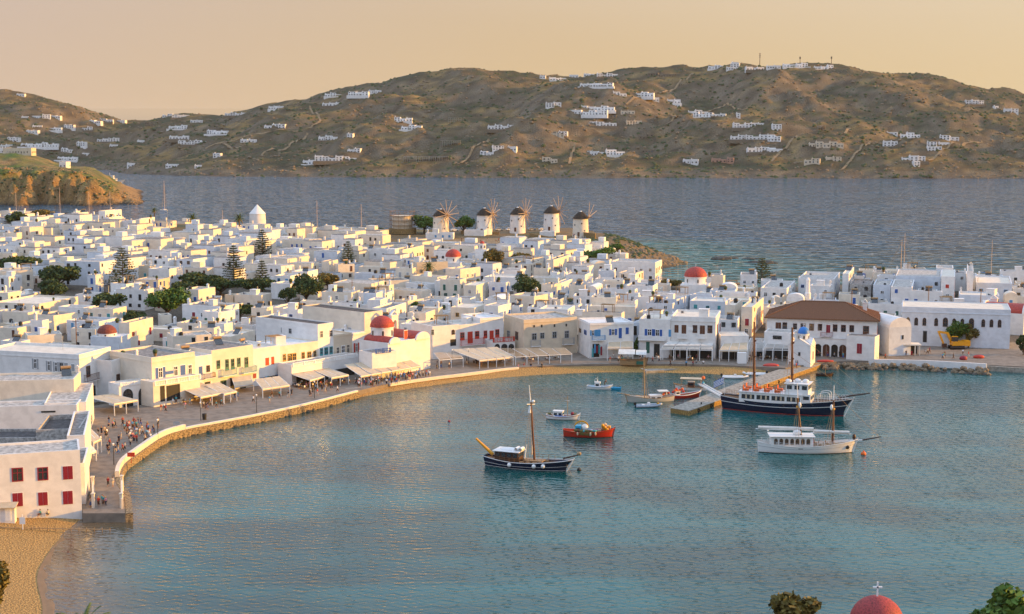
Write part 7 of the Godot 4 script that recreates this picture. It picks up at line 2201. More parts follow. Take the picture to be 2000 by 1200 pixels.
	for s in [-1, 1]:
		b = MB.new()
		var off := Basis(Vector3.UP, -0.62) * Vector3(0, 0, s * 0.95)
		b.bar(Vector3(45.82, 1.60, -351.99) - t.position + off + Vector3(0, 0.05, 0), Vector3(49.59, 1.20, -335.53) - t.position + off + Vector3(0, 0.05, 0), 0.1, 0.3)
		part("side_rail", b, shade("white"), t)
	# the blue tour ship
	h = Hull.new()
	h.l = 27.5; h.b = 6.6; h.bow = 4.2; h.mid = 2.6; h.stern = 3.2; h.draft = 1.5; h.full = 0.5; h.rake = 2.2
	t = boat("tour_ship", "large navy two-masted tour ship with white wheelhouse moored at the pier", "ship", Vector3(60.81, 0.00, -323.61), deg_to_rad(-22), h, "navy", "hull_white", "wood", 0.4, [[0.60, 0.07, "hull_white"], [0.03, 0.06, "hull_red"]])
	cabin(t, "saloon", -9.2, 4.8, 2.2, 4.5, 2.7, "hull_white", "hull_white", 0.2)
	for k in 4:
		for s in [1, -1]:
			b = MB.new()
			b.bx(-8.6 + k * 3.4, -5.7 + k * 3.4, 3.0, 4.0, s * 2.71 - 0.03, s * 2.71 + 0.03)
			var o := part("saloon_window", b, shade("glass"), t)
			b = MB.new()
			for x in [-7.75, -6.65]:
				b.bx(x + k * 3.4, x + 0.35 + k * 3.4, 3.05, 3.95, s * 2.74 - 0.02, s * 2.74 + 0.02)
			part("curtain", b, shade("canvas"), o)
	cabin(t, "wheelhouse", 1.2, 6.2, 4.6, 6.9, 2.1, "hull_white", "hull_white", 0.3, 3, 0.9)
	cabin(t, "lower_house", 4.8, 6.8, 2.4, 4.6, 2.2, "hull_white", "hull_white", 0.0, 1, 0.8)
	for x in [1.6, 3.4, 5.2]:
		ball_part(t, "radar_dome", Vector3(x, 7.3, 0.9 if x < 2 else -0.4), Vector3(0.75, 0.5, 0.75), "hull_white")
	var rail_b := MB.new()
	for s in [1, -1]:
		for k in 15:
			var x := -9.2 + k * 0.75
			rail_b.bar(Vector3(x, 4.6, s * 2.7), Vector3(x, 5.6, s * 2.7), 0.05, 0.05)
		for y in [5.1, 5.6]:
			rail_b.bar(Vector3(-9.2, y, s * 2.7), Vector3(1.3, y, s * 2.7), 0.05, 0.05)
	part("deck_railing", rail_b, shade("wood_dark"), t)
	railing(t, h, 0.02, 0.18, 0.9, "wood")
	railing(t, h, 0.75, 0.97, 0.8, "white")
	for k in 8:
		b = MB.new()
		b.bx(-0.6, 0.6, 0, 0.45, -0.5, 0.5)
		b.bx(-0.6, -0.45, 0.4, 1.2, -0.5, 0.5)
		part("deck_seat", b, shade("orange"), t, Vector3(-8.0 + (k / 2) * 2.4, 4.65, -1.5 + (k % 2) * 2.8))
	for a in [[-6.4, 20.2], [2.2, 19.3]]:
		pole(t, "mast", Vector3(a[0], 4.5 if a[0] < 0 else 7.0, 0), Vector3(a[0] - 0.25, a[1], 0), 0.3, 0.2, "mast_brown", 10)
		for k in 3:
			b = MB.new()
			b.lathe(Vector3(a[0], 8.5 + k * 3.6, 0), [Vector2(0.3, 0), Vector2(0.34, 0.3), Vector2(0.25, 0.35)], 8)
			part("mast_band", b, shade("wood_dark"), t)
		shrouds(t, Vector3(a[0] - 0.8, 3.2, 0), Vector3(a[0] - 0.2, a[1] - 1.2, 0), 3.1, 1.0)
	pole(t, "bowsprit", Vector3(12.6, 4.2, 0), Vector3(19.4, 5.6, 0), 0.24, 0.12, "wood_dark")
	rope(t, "forestay", Vector3(19.0, 5.6, 0), Vector3(2.0, 19.0, 0), 0.03)
	rope(t, "forestay", Vector3(16.0, 5.0, 0), Vector3(2.0, 14.0, 0), 0.03)
	b = MB.new()
	for s in [-1, 1]:
		b.tube(curve([Vector3(8.4, 3.2, s * 1.7), Vector3(8.5, 4.9, s * 1.6), Vector3(10.6, 5.2, s * 1.2), Vector3(10.8, 3.6, s * 1.2)], 4), 0.07, 0.07, 5)
	part("bow_frame", b, shade("white"), t)
	flag(t, Vector3(-13.2, 3.0, 0), 4.2, 2.3)
	for k in 9:
		b = MB.new()
		b.lathe(Vector3.ZERO, [Vector2(0.0, 0), Vector2(0.2, 0.0)], 8)
		var o := part("porthole", b, shade("glass"), t, h.at(0.16 + k * 0.075, 1, h.sheer(0.16 + k * 0.075) * 0.78) + Vector3(0, 0, 0.03))
		o.rotation.x = PI / 2
	# white schooner
	h = Hull.new()
	h.l = 18.6; h.b = 5.0; h.bow = 2.7; h.mid = 1.5; h.stern = 2.2; h.draft = 1.2; h.full = 0.35; h.rake = 1.0
	t = boat("schooner", "white two-masted schooner with arched cabin windows and furled sails", "sailing boat", Vector3(57.80, 0.00, -282.47), deg_to_rad(-3), h, "hull_white", "hull_white", "wood_pale", 0.5, [[0.62, 0.05, "grey"], [0.03, 0.07, "wood_dark"]])
	var cab := cabin(t, "cabin", -6.8, 1.4, 1.2, 3.3, 1.7, "hull_white", "hull_white", 0.35)
	for k in 7:
		for s in [1, -1]:
			part("cabin_window", window_mesh("arch", "wood"), null, t, Vector3(-5.9 + k * 1.05, 1.8, s * 1.7), 0.0 if s == 1 else PI, Vector3(0.72, 1.15, 1))
	for k in 3:
		part("cabin_window", window_mesh("win", "crimson"), null, t, Vector3(1.42, 1.8, -1.0 + k), PI / 2, Vector3(0.8, 1.15, 1))
	ball_part(t, "radar_dome", Vector3(-1.6, 3.9, 0), Vector3(0.85, 0.65, 0.85), "hull_white")
	for a in [[-0.8, 12.4, 3.3], [5.4, 12.0, 1.0]]:
		pole(t, "mast", Vector3(a[0], a[2], 0), Vector3(a[0] - 0.9 if a[0] < 0 else a[0], a[1] - 1.6, 0), 0.22, 0.16, "mast_brown", 10)
		pole(t, "topmast", Vector3(a[0] - 0.8 if a[0] < 0 else a[0], a[1] - 2.4, 0), Vector3(a[0] - 1.0 if a[0] < 0 else a[0], a[1] + 1.4, 0), 0.12, 0.06, "white")
		b = MB.new()
		b.lathe(Vector3(a[0] * 1.0 - (0.75 if a[0] < 0 else 0.0), a[1] - 3.6, 0), [Vector2(0.2, 0), Vector2(0.34, 0.1), Vector2(0.34, 0.35), Vector2(0.2, 0.45)], 8)
		part("mast_cap", b, shade("yellow"), t)
		shrouds(t, Vector3(a[0] - 0.4, 2.0, 0), Vector3(a[0] - (0.8 if a[0] < 0 else 0.0), a[1] - 1.8, 0), 2.3, 0.7)
		ball_part(t, "mast_gear", Vector3(a[0] - 0.4, a[1] - 3.0, 0.2), Vector3(0.3, 0.6, 0.25), "white")
	for a in [[-9.2, 1.6, 4.75], [1.6, 8.6, 4.1]]:
		b = MB.new()
		b.tube([Vector3(a[0], a[2] + 0.1, 0), Vector3((a[0] + a[1]) / 2, a[2], 0), Vector3(a[1], a[2] - 0.1, 0)], 0.3, 0.3, 8)
		part("furled_sail", b, shade("canvas_white"), t)
		pole(t, "boom", Vector3(a[0] - 0.5, a[2] - 0.25, 0), Vector3(a[1] + 0.4, a[2] - 0.45, 0), 0.09, 0.08, "white")
	pole(t, "bowsprit", Vector3(8.8, 2.3, 0), Vector3(11.2, 2.5, 0), 0.12, 0.12, "white")
	pole(t, "bowsprit_end", Vector3(11.2, 2.5, 0), Vector3(14.8, 3.2, 0), 0.16, 0.1, "wood_dark")
	rope(t, "forestay", Vector3(14.4, 3.2, 0), Vector3(5.4, 12.0, 0))
	rope(t, "mooring_rope", Vector3(9.4, 1.6, 0), Vector3(11.3, 0.0, 0.8))
	ball_part(t, "anchor", h.at(0.93, 1, 1.2) + Vector3(0, 0, 0.1), Vector3(0.4, 0.4, 0.15), "black")
	railing(t, h, 0.05, 0.9, 0.55, "white")
	for k in 5:
		b = MB.new()
		b.bx(-0.3, 0.3, 0, 0.4, -0.3, 0.3)
		b.bx(-0.3, -0.22, 0.4, 0.9, -0.3, 0.3)
		part("deck_chair", b, shade("wood_pale"), t, Vector3(2.2 + k * 0.75, 1.3, -0.9 + 0.9 * (k % 3)))
	b = MB.new()
	b.bx(-0.45, 0.45, 0.1, 0.55, -0.04, 0.05)
	part("name_board", b, shade("dark"), t, h.at(0.44, 1, h.sheer(0.44) * 0.62))
	ball_part(t, "bow_figure", h.at(0.98, 0, h.sheer(0.98)) + Vector3(-0.3, 0.5, 0), Vector3(0.35, 0.6, 0.3), "wood_dark")
	# small dark rowing boat
	h = Hull.new()
	h.l = 4.2; h.b = 1.6; h.bow = 0.85; h.mid = 0.6; h.stern = 0.7; h.full = 0.5; h.rake = 0.3
	t = boat("rowing_boat", "small dark rowing boat with a short pole right of the pier", "rowing boat", Vector3(80.65, 0.00, -371.92), deg_to_rad(4), h, "wood_dark", "black", "wood", 0.3)
	pole(t, "mast", Vector3(0.3, 0.3, 0), Vector3(0.3, 2.6, 0), 0.05, 0.04, "wood_pale", 5)
	for x in [-0.9, 0.6]:
		b = MB.new()
		b.bx(x, x + 0.3, 0.42, 0.47, -0.65, 0.65)
		part("thwart", b, shade("wood"), t)
	# beached caique under a white canopy
	h = Hull.new()
	h.l = 7.0; h.b = 2.6; h.bow = 1.9; h.mid = 1.3; h.stern = 1.5; h.full = 0.4; h.rake = 0.5; h.draft = 0.3
	t = boat("beached_boat", "tan wooden boat under white canopy drawn up on the town beach", "boat", Vector3(32.08, 1.20, -382.72), deg_to_rad(-6), h, "wood_pale", "wood", "wood_pale", 0.3)
	b = MB.new()
	b.box(Vector3(-1.6, 3.5, 0.2), Vector3(4.4, 0.08, 3.6), Basis(Vector3.RIGHT, 0.22))
	part("canopy", b, shade("canvas_white"), t)
	b = MB.new()
	b.box(Vector3(2.2, 3.4, 0.2), Vector3(2.8, 0.08, 3.4), Basis(Vector3.RIGHT, 0.22))
	part("canopy", b, shade("canvas_white"), t)
	for x in [-3.4, 3.2]:
		for z in [-1.1, 1.2]:
			pole(t, "canopy_post", Vector3(x, 1.0, z), Vector3(x, 3.5, z), 0.05, 0.05, "wood_pale", 5)
	b = MB.new()
	b.bx(1.0, 2.8, 0.3, 1.2, 1.3, 1.36)
	part("name_panel", b, shade("green"), t)
	# buoys
	for a in [[Vector3(68.87, 0.00, -280.18), 0.55, "orange", "round orange mooring buoy off the white schooner's bow"], [Vector3(12.52, 0.00, -266.74), 0.4, "dark", "small dark mooring buoy off the navy boat's bow"], [Vector3(-13.72, 0.00, -312.55), 0.3, "crimson", "tiny dark red buoy alone in mid harbour"], [Vector3(54.05, 0.00, -302.73), 0.2, "white", "tiny white float left of the schooner's mast"]]:
		b = MB.new()
		b.lathe(Vector3.ZERO, [Vector2(0.0, -a[1] * 0.6), Vector2(a[1] * 0.8, -a[1] * 0.3), Vector2(a[1], 0.1), Vector2(a[1] * 0.75, a[1] * 0.7), Vector2(a[1] * 0.25, a[1] * 1.1), Vector2(a[1] * 0.2, a[1] * 1.4), Vector2(0.0, a[1] * 1.45)], 14)
		solo("mooring_buoy", b, shade(a[2]), a[3], "buoy", a[0])
	# yachts lying off beyond the town
	var y0: Node3D = null
	for a in [[321, 412, 1143, 24.0, "white yacht with tall mast anchored left beyond the town"], [31, 412, 1100, 17.0, "yacht mast at far left in front of the cliff"], [116, 412, 1090, 21.0, "yacht with tall mast before the middle of the cliff"], [173, 414, 1080, 18.0, "yacht mast before the cliff's lower end"], [214, 416, 1070, 19.0, "yacht mast right of the cliff mast group"], [617, 446, 915, 19.5, "yacht with blue sail cover behind the town centre"], [703, 447, 912, 17.5, "yacht mast left of the scaffolded tower"], [433, 432, 1000, 9.0, "short yacht mast above the skyline roofs"], [1765, 541, 628, 19.0, "big yacht with wooden mast behind the right hand houses"], [1937, 541, 628, 16.0, "yacht with slim mast behind the far right houses"], [1759, 543, 618, 17.0, "yacht with leaning red stay beside the big wooden mast"]]:
		var d := Vector3(-34.47, 71.73, -100.00).z
		var f: float = a[2]
		var p := Vector3((a[0] - 1000.0) / 2850.0 * f, 0, -f)
		if y0 == null:
			h = Hull.new()
			h.l = 14.0; h.b = 3.8; h.bow = 1.5; h.mid = 1.2; h.stern = 1.2; h.full = 0.8; h.rake = 1.2
			y0 = boat("yacht", a[4], "yacht", p, deg_to_rad(-60), h, "hull_white", "hull_white", "wood_pale", 0.15)
			y0.set_meta("group", "yachts lying off the town")
			cabin(y0, "coachroof", -2.0, 3.0, 1.0, 1.7, 1.0, "hull_white", "hull_white", 0.05, 3, 0.25, false)
			pole(y0, "mast", Vector3(1.0, 1.0, 0), Vector3(1.0, 24.0, 0), 0.16, 0.12, "mast_pale")
			pole(y0, "boom", Vector3(0.9, 2.6, 0), Vector3(-5.0, 2.7, 0), 0.14, 0.14, "flag_blue")
			rope(y0, "forestay", Vector3(7.0, 1.5, 0), Vector3(1.0, 23.5, 0), 0.05)
			rope(y0, "backstay", Vector3(-6.8, 1.2, 0), Vector3(1.0, 23.5, 0), 0.05)
			for s in [1, -1]:
				rope(y0, "shroud", Vector3(1.0, 1.2, s * 1.8), Vector3(1.0, 20.0, 0), 0.04)
		else:
			var c := copy(y0, a[4], p, deg_to_rad(-20 - (int(a[0]) % 50)), "yachts lying off the town")
			c.scale = Vector3(0.9, a[3] / 24.0, 0.9)
	# ferry
	h = Hull.new()
	h.l = 28.0; h.b = 7.0; h.bow = 3.4; h.mid = 2.4; h.stern = 2.4; h.full = 0.85; h.rake = 3.0
	t = boat("ferry", "white motor ferry crossing the strait beyond the cliff", "ferry", Vector3(-486.53, 0.00, -1778.46), deg_to_rad(-10), h, "hull_white", "hull_white", "grey", 0.1)
	cabin(t, "lower_deck", -11.0, 6.0, 2.3, 4.6, 2.9, "hull_white", "hull_white", 0.3, 8, 1.0)
	cabin(t, "upper_deck", -8.0, 3.0, 4.7, 6.6, 2.4, "hull_white", "hull_white", 0.3, 5, 0.9)
	cabin(t, "bridge", -1.0, 2.5, 6.7, 8.6, 2.0, "hull_white", "hull_white", 0.2, 2, 0.8)
	pole(t, "mast", Vector3(-2.0, 8.0, 0), Vector3(-2.6, 12.0, 0), 0.2, 0.1, "white")

# ---------------------------------------------------------------- trees
func leaves(b: MB, r: RandomNumberGenerator, at: Vector3, rad: Vector3, n: int, size: float, tone: Color) -> void:   # leaf-sized faces through a clump's volume
	for i in n:
		var d := Vector3(r.randfn(), r.randfn(), r.randfn()).normalized() * pow(r.randf(), 0.4)
		var p := at + d * rad
		var x := Vector3(r.randfn(), r.randfn() * 0.6, r.randfn()).normalized()
		var y := x.cross(Vector3(r.randfn(), r.randfn(), r.randfn())).normalized()
		var s := size * r.randf_range(0.6, 1.3)
		b.col = tone * r.randf_range(0.6, 1.5)
		b.quad(p - x * s - y * s * 0.5, p + x * s - y * s * 0.5, p + x * s + y * s * 0.5, p - x * s + y * s * 0.5)

func tree(kind: String, label: String, at: Vector3, h: float, w: float, tone: Color, seed_: int) -> void:
	var r := RandomNumberGenerator.new()
	r.seed = seed_
	at.y = maxf(at.y, town_level(at.x, at.z)) if at.z < -160 else at.y
	var t := thing({"palm": "palm_tree", "conifer": "conifer_tree", "broad": "leafy_tree", "bush": "bush"}[kind], label, {"palm": "palm tree", "conifer": "conifer", "broad": "tree", "bush": "bush"}[kind], at)
	var k := MB.new()
	var c := MB.new()
	c.tinted = true
	match kind:
		"broad", "bush":
			var low := 0.24 if kind == "broad" else 0.1
			k.tube([Vector3(0, -1, 0), Vector3(0.1, h * low, 0.1), Vector3(0.2, h * 0.6, -0.1)], w * 0.045, w * 0.02, 7)
			var lobes := 9 if kind == "broad" else 6
			for i in lobes:
				var a := i * 2.4
				var f := sqrt((i + 0.4) / lobes)
				var p := Vector3(cos(a) * f * w * 0.36, h * lerpf(low + 0.22, 0.80, r.randf()) * (1.0 if f > 0.5 else 1.06), sin(a) * f * w * 0.36)
				k.tube([Vector3(0.1, h * low * r.randf_range(0.7, 1.2), 0), p], w * 0.02, w * 0.008, 5)
				leaves(c, r, p, Vector3(w * 0.22, h * 0.19, w * 0.22) * r.randf_range(0.75, 1.2), 300, 0.024 * w + 0.11, tone)
		"conifer":
			k.tube([Vector3(0, -1, 0), Vector3(0, h, 0)], 0.32, 0.06, 7)
			var n := int(h / 0.95)
			for i in n:
				var y := h * 0.12 + (h * 0.88) * i / n
				var reach := w * 0.58 * pow(1.0 - float(i) / n, 0.8) + 0.25
				for j in 7:
					var a := TAU * j / 7 + i * 1.3 + r.randf_range(-0.2, 0.2)
					var q := reach * r.randf_range(0.75, 1.1)
					var d := Vector3(cos(a), 0, sin(a))
					k.tube([Vector3(0, y, 0), Vector3(0, y + q * 0.1, 0) + d * q], 0.06, 0.02, 4, false)
					for m in 5:
						leaves(c, r, Vector3(0, y + q * 0.12 * (m + 1) / 5, 0) + d * q * (m + 1.0) / 5.2, Vector3(0.34, 0.16, 0.34), 12, 0.17, tone)
		"palm":
			k.tube([Vector3(0, -1, 0), Vector3(0.15, h * 0.5, 0), Vector3(0.05, h * 0.8, 0)], 0.32, 0.24, 8)
			for i in 34:
				var a := i * 2.4
				var e := lerpf(1.25, -0.7, i / 33.0)
				var last := Vector3(0.05, h * 0.8, 0)
				var d := Vector3(cos(a) * cos(e), sin(e), sin(a) * cos(e))
				for m in 7:
					var nx := last + d * w * 0.085
					d = (d + Vector3(0, -0.17, 0)).normalized()
					var side := d.cross(Vector3.UP).normalized()
					for s in [-1, 1]:
						for z in 3:
							var o := last.lerp(nx, z / 3.0)
							c.col = tone * r.randf_range(0.7, 1.4) if e > -0.45 else Color(0.18, 0.11, 0.04)
							c.tri(o, o + d * 0.24, o + side * s * w * 0.11 * (1.0 - m / 9.0) + d * w * 0.05 - Vector3(0, w * 0.025, 0))
					last = nx
	part("trunk", k, shade("bark"), t)
	var o := part("fronds" if kind == "palm" else "crown", c, shade("leaf"), t)

const TREES := [
	["conifer", "tall pale conifer with spaced branches amid the left back roofs", Vector3(-140.8, 5.7, -525.0), 15.7, 11.5, 0], ["conifer", "tall dense dark conifer left of the town centre", Vector3(-102.1, 6.0, -533.0), 15.7, 8.3, 1], ["conifer", "young slender conifer just right of the dark dense one", Vector3(-89.7, 5.6, -521.0), 11.5, 6.3, 0],
	["conifer", "dark conifer rising above the back roofs at centre left", Vector3(-105.1, 9.0, -612.0), 13.2, 8.6, 1], ["conifer", "pale slender conifer in front of the skyline houses", Vector3(-65.8, 7.9, -584.0), 11.4, 6.6, 0], ["conifer", "lone conifer on the shore of the blue bay", Vector3(95.9, 3.4, -557.0), 11.5, 9.4, 0],
	["broad", "spreading dark cedar below the tall pale conifer", Vector3(-130.8, 3.6, -468.0), 7.7, 11.9, 2], ["broad", "wide dark tree mass at the back left", Vector3(-164.5, 5.7, -525.0), 9.1, 16.7, 2], ["broad", "dark trees at the left edge below the stone house", Vector3(-194.5, 7.5, -572.0), 6.1, 20.2, 2], ["broad", "dark cypress-like trees behind the low white house", Vector3(-158.0, 4.7, -497.0), 8.5, 10.5, 2],
	["broad", "big bright green tree among the left roofs", Vector3(-110.3, 3.3, -462.0), 10.0, 16.0, 3], ["broad", "dark green trees right of the dense conifer", Vector3(-90.9, 5.1, -510.0), 6.5, 14.4, 2], ["broad", "rounded dark green trees left of the dense conifer", Vector3(-113.0, 5.7, -525.0), 6.3, 17.6, 2], ["broad", "low dark trees behind the pergola terrace house", Vector3(-103.0, 5.2, -512.0), 5.6, 12.7, 2],
	["broad", "bushy dark tree below the green-shuttered long house", Vector3(-69.5, 4.4, -489.0), 11.1, 11.4, 2], ["broad", "orange-tinged bushy tree beside the dark bushy tree", Vector3(-66.3, 5.6, -522.0), 7.2, 8.5, 4], ["broad", "low dark tree behind the three solar heaters", Vector3(-87.0, 3.3, -462.0), 5.1, 9.5, 2], ["broad", "round dark tree alone amid the middle roofs", Vector3(5.3, 4.8, -501.0), 8.9, 11.0, 2],
	["broad", "olive green tree left of the car park", Vector3(-8.0, 7.2, -566.0), 10.0, 9.6, 4], ["broad", "bushy tree in front of the parked cars", Vector3(2.1, 8.0, -587.0), 6.0, 10.3, 4], ["broad", "small trees at the far left skyline", Vector3(-242.8, 15.9, -713.0), 7.8, 11.5, 2], ["broad", "low green trees on the far left skyline houses", Vector3(-238.4, 16.8, -740.0), 6.5, 13.5, 4],
	["broad", "green trees left of the second windmill", Vector3(-23.8, 12.8, -714.0), 8.8, 11.0, 3], ["broad", "dark green trees left of the first windmill", Vector3(-43.1, 12.8, -714.0), 9.3, 12.0, 3], ["bush", "green scrub slope below the last windmill", Vector3(35.3, 8.4, -597.0), 7.4, 15.1, 3], ["bush", "small green scrub by the rocks right of the last windmill", Vector3(47.5, 6.9, -665.0), 5.0, 8.4, 3],
	["bush", "low hedge on the skyline left of the scaffolded tower", Vector3(-65.6, 12.4, -705.0), 5.0, 10.9, 2], ["broad", "dark green tree before the long hall behind the excavator", Vector3(126.8, 1.4, -412.0), 8.2, 6.4, 3], ["broad", "lighter green tree beside the dark one at the long hall", Vector3(130.3, 1.4, -412.0), 7.1, 5.0, 4], ["bush", "climbing plant in the alley by blue shutters", Vector3(33.9, 1.4, -396.0), 5.5, 1.8, 3],
	["bush", "small green bush on a roof in the middle of town", Vector3(-31.0, 3.8, -474.0), 3.7, 4.0, 3], ["palm", "tall palm tree between the roofs near the small red dome", Vector3(-30.9, 6.2, -538.0), 8.6, 5.1, 5], ["palm", "slim palm tree on the back left skyline", Vector3(-178.4, 16.5, -727.0), 9.0, 3.3, 5], ["palm", "round-headed palm tree in the middle of the left skyline", Vector3(-156.2, 15.3, -713.0), 6.8, 5.5, 5], ["palm", "palm tree left of the white conical tower", Vector3(-134.8, 14.9, -720.0), 6.6, 6.1, 5], ["broad", "dark trees behind the terrace house on the left", Vector3(-112.1, 4.5, -492.0), 8.2, 10.4, 2], ["broad", "green tree between the long white house and middle roofs", Vector3(-75.1, 4.1, -483.0), 7.4, 6.8, 2], ["broad", "small green trees behind the big red dome", Vector3(58.3, 5.2, -533.0), 3.8, 7.5, 4], ["broad", "green tree beside the brown domed chapel", Vector3(-115.2, 2.6, -441.0), 6.1, 7.8, 2], ["bush", "dark hedge at the right edge beside the long hall", Vector3(141.0, 1.4, -398.0), 5.7, 4.2, 2]]

func plant_trees() -> void:
	var leaf := paint("leaf", Color.WHITE, 0.8)
	leaf.vertex_color_use_as_albedo = true
	leaf.backlight_enabled = true
	leaf.backlight = Color(0.12, 0.15, 0.05)
	var tones := [Color(0.075, 0.095, 0.035), Color(0.035, 0.06, 0.025), Color(0.045, 0.075, 0.018), Color(0.075, 0.14, 0.02), Color(0.15, 0.115, 0.022), Color(0.075, 0.11, 0.025)]
	for i in TREES.size():
		var a: Array = TREES[i]
		tree(a[0], a[1], a[2], a[3], a[4], tones[a[5]], i + 1)
	# on the slope below the viewpoint
	var b := grid(steps(-200, 200, 4), steps(-152, 0, 4), func(x, z): return 60.5 + z * 0.405 + relief.get_noise_2d(x * 4, z * 4) * 1.2, land_tint)
	setting("hillside", b, shade("town_earth"))
	tree("palm", "palm fronds at the bottom left edge below the beach", Vector3(-39.09, 12.88, -128.00), 6.0, 5.2, tones[5], 71)
	tree("broad", "round green bush cut off at the left edge over the beach", Vector3(-49.76, 14.53, -135.00), 8.3, 3.8, tones[4], 72)
	tree("broad", "green treetop at the bottom right corner", Vector3(33.27, 25.63, -96.00), 7.0, 6.0, tones[3], 73)
	tree("broad", "small orange-green treetop left of the near red dome", Vector3(18.92, 28.89, -95.00), 3.2, 3.2, tones[4], 74)
	var t := thing("near_chapel", "weathered red dome with white cross at the bottom right", "chapel", Vector3(23.79, 29.55, -92.00))
	drum_church(t, Vector3(0, -1.0, 0), 1.7, 2.6, 1.75, "worn_red")
	b = MB.new()
	b.bx(-3, 3, -8, -0.6, -2.6, 2.6)
	part("nave", b, shade("whitewash"), t)
	house("near_house", "white roof corner peeping out below the bottom right treetop", "house", Vector3(28.55, 30.46, -84.00), 0.3, 3.0, 3.0, 2.7, "whitewash", "dark", 4, {"clutter": false, "auto": false})

# ---------------------------------------------------------------- houses scattered over the far island
func villa(p: Vector3, w: float, style: String, label: String, seed_: int) -> void:
	var r := RandomNumberGenerator.new()
	r.seed = seed_
	var t := thing("hillside_villa", label, "house", p, r.randf_range(-0.35, 0.2), "houses scattered over the far island")
	var n := clampi(int(w / 9.0), 1, 7)
	var m: String = {"w": "whitewash", "b": "beige", "s": "stone_wall", "p": "pink_stucco", "f": "concrete"}[style]
	for i in n:
		var ww := w / n * r.randf_range(0.85, 1.15)
		var h := r.randf_range(4.0, 7.5) if style != "f" else 6.0
		var x := lerpf(-w / 2, w / 2, (i + 0.5) / n)
		var z := r.randf_range(-3, 3)
		var b := MB.new()
		if style == "f":   # an unfinished frame: slabs on columns
			for k in 3:
				b.bx(x - ww / 2, x + ww / 2, k * 3.0, k * 3.0 + 0.35, -8, 0)
			for k in 4:
				b.bx(x - ww / 2 + k * ww / 3 - 0.25, x - ww / 2 + k * ww / 3 + 0.25, -4, 6, -0.5, 0)
			part("frame", b, shade(m), t)
			continue
		b.bx(x - ww / 2, x + ww / 2, -5, h, z - 8, z)
		b.bx(x - ww / 2 + 0.5, x - ww / 2 + 1.5, h, h + 1.4, z - 5, z - 4)
		var o := part("wall", b, shade(m), t)
		for f in int(h / 3.0):
			for k in maxi(1, int(ww / 4.0)):
				window(o, "shade_panel", "sky_blue" if r.randf() < 0.15 else "dark", Vector3(x - ww / 2 + (k + 0.5) * 4.0 * ww / (int(maxf(1, ww / 4.0)) * 4.0), 0.7 + f * 3.1, z + 0.01), r.randf_range(1.1, 2.2), r.randf_range(1.4, 2.1))
	if style == "w" and w > 24:
		var b := MB.new()
		b.bx(-w * 0.55, w * 0.55, -5, 0.3, 1.0, 7.0)
		part("terrace", b, shade(["whitewash", "stone_wall"][r.randi() % 2]), t)

func hit_hill(u: float, v: float) -> Vector3:   # where the line of sight through that spot of the view meets the island
	var x := (u - 1000.0) / 2850.0
	var y := (600.0 - v) / 2850.0
	var d := Vector3(x, y * cos(0.12047) - sin(0.12047), -(cos(0.12047) + y * sin(0.12047)))
	var s := 1750.0
	while s < 3300.0:
		var p := Vector3(0, 63, 0) + d * s
		if p.y < hill_level(p.x, p.z):
			return p
		s += 4.0
	return Vector3.ZERO

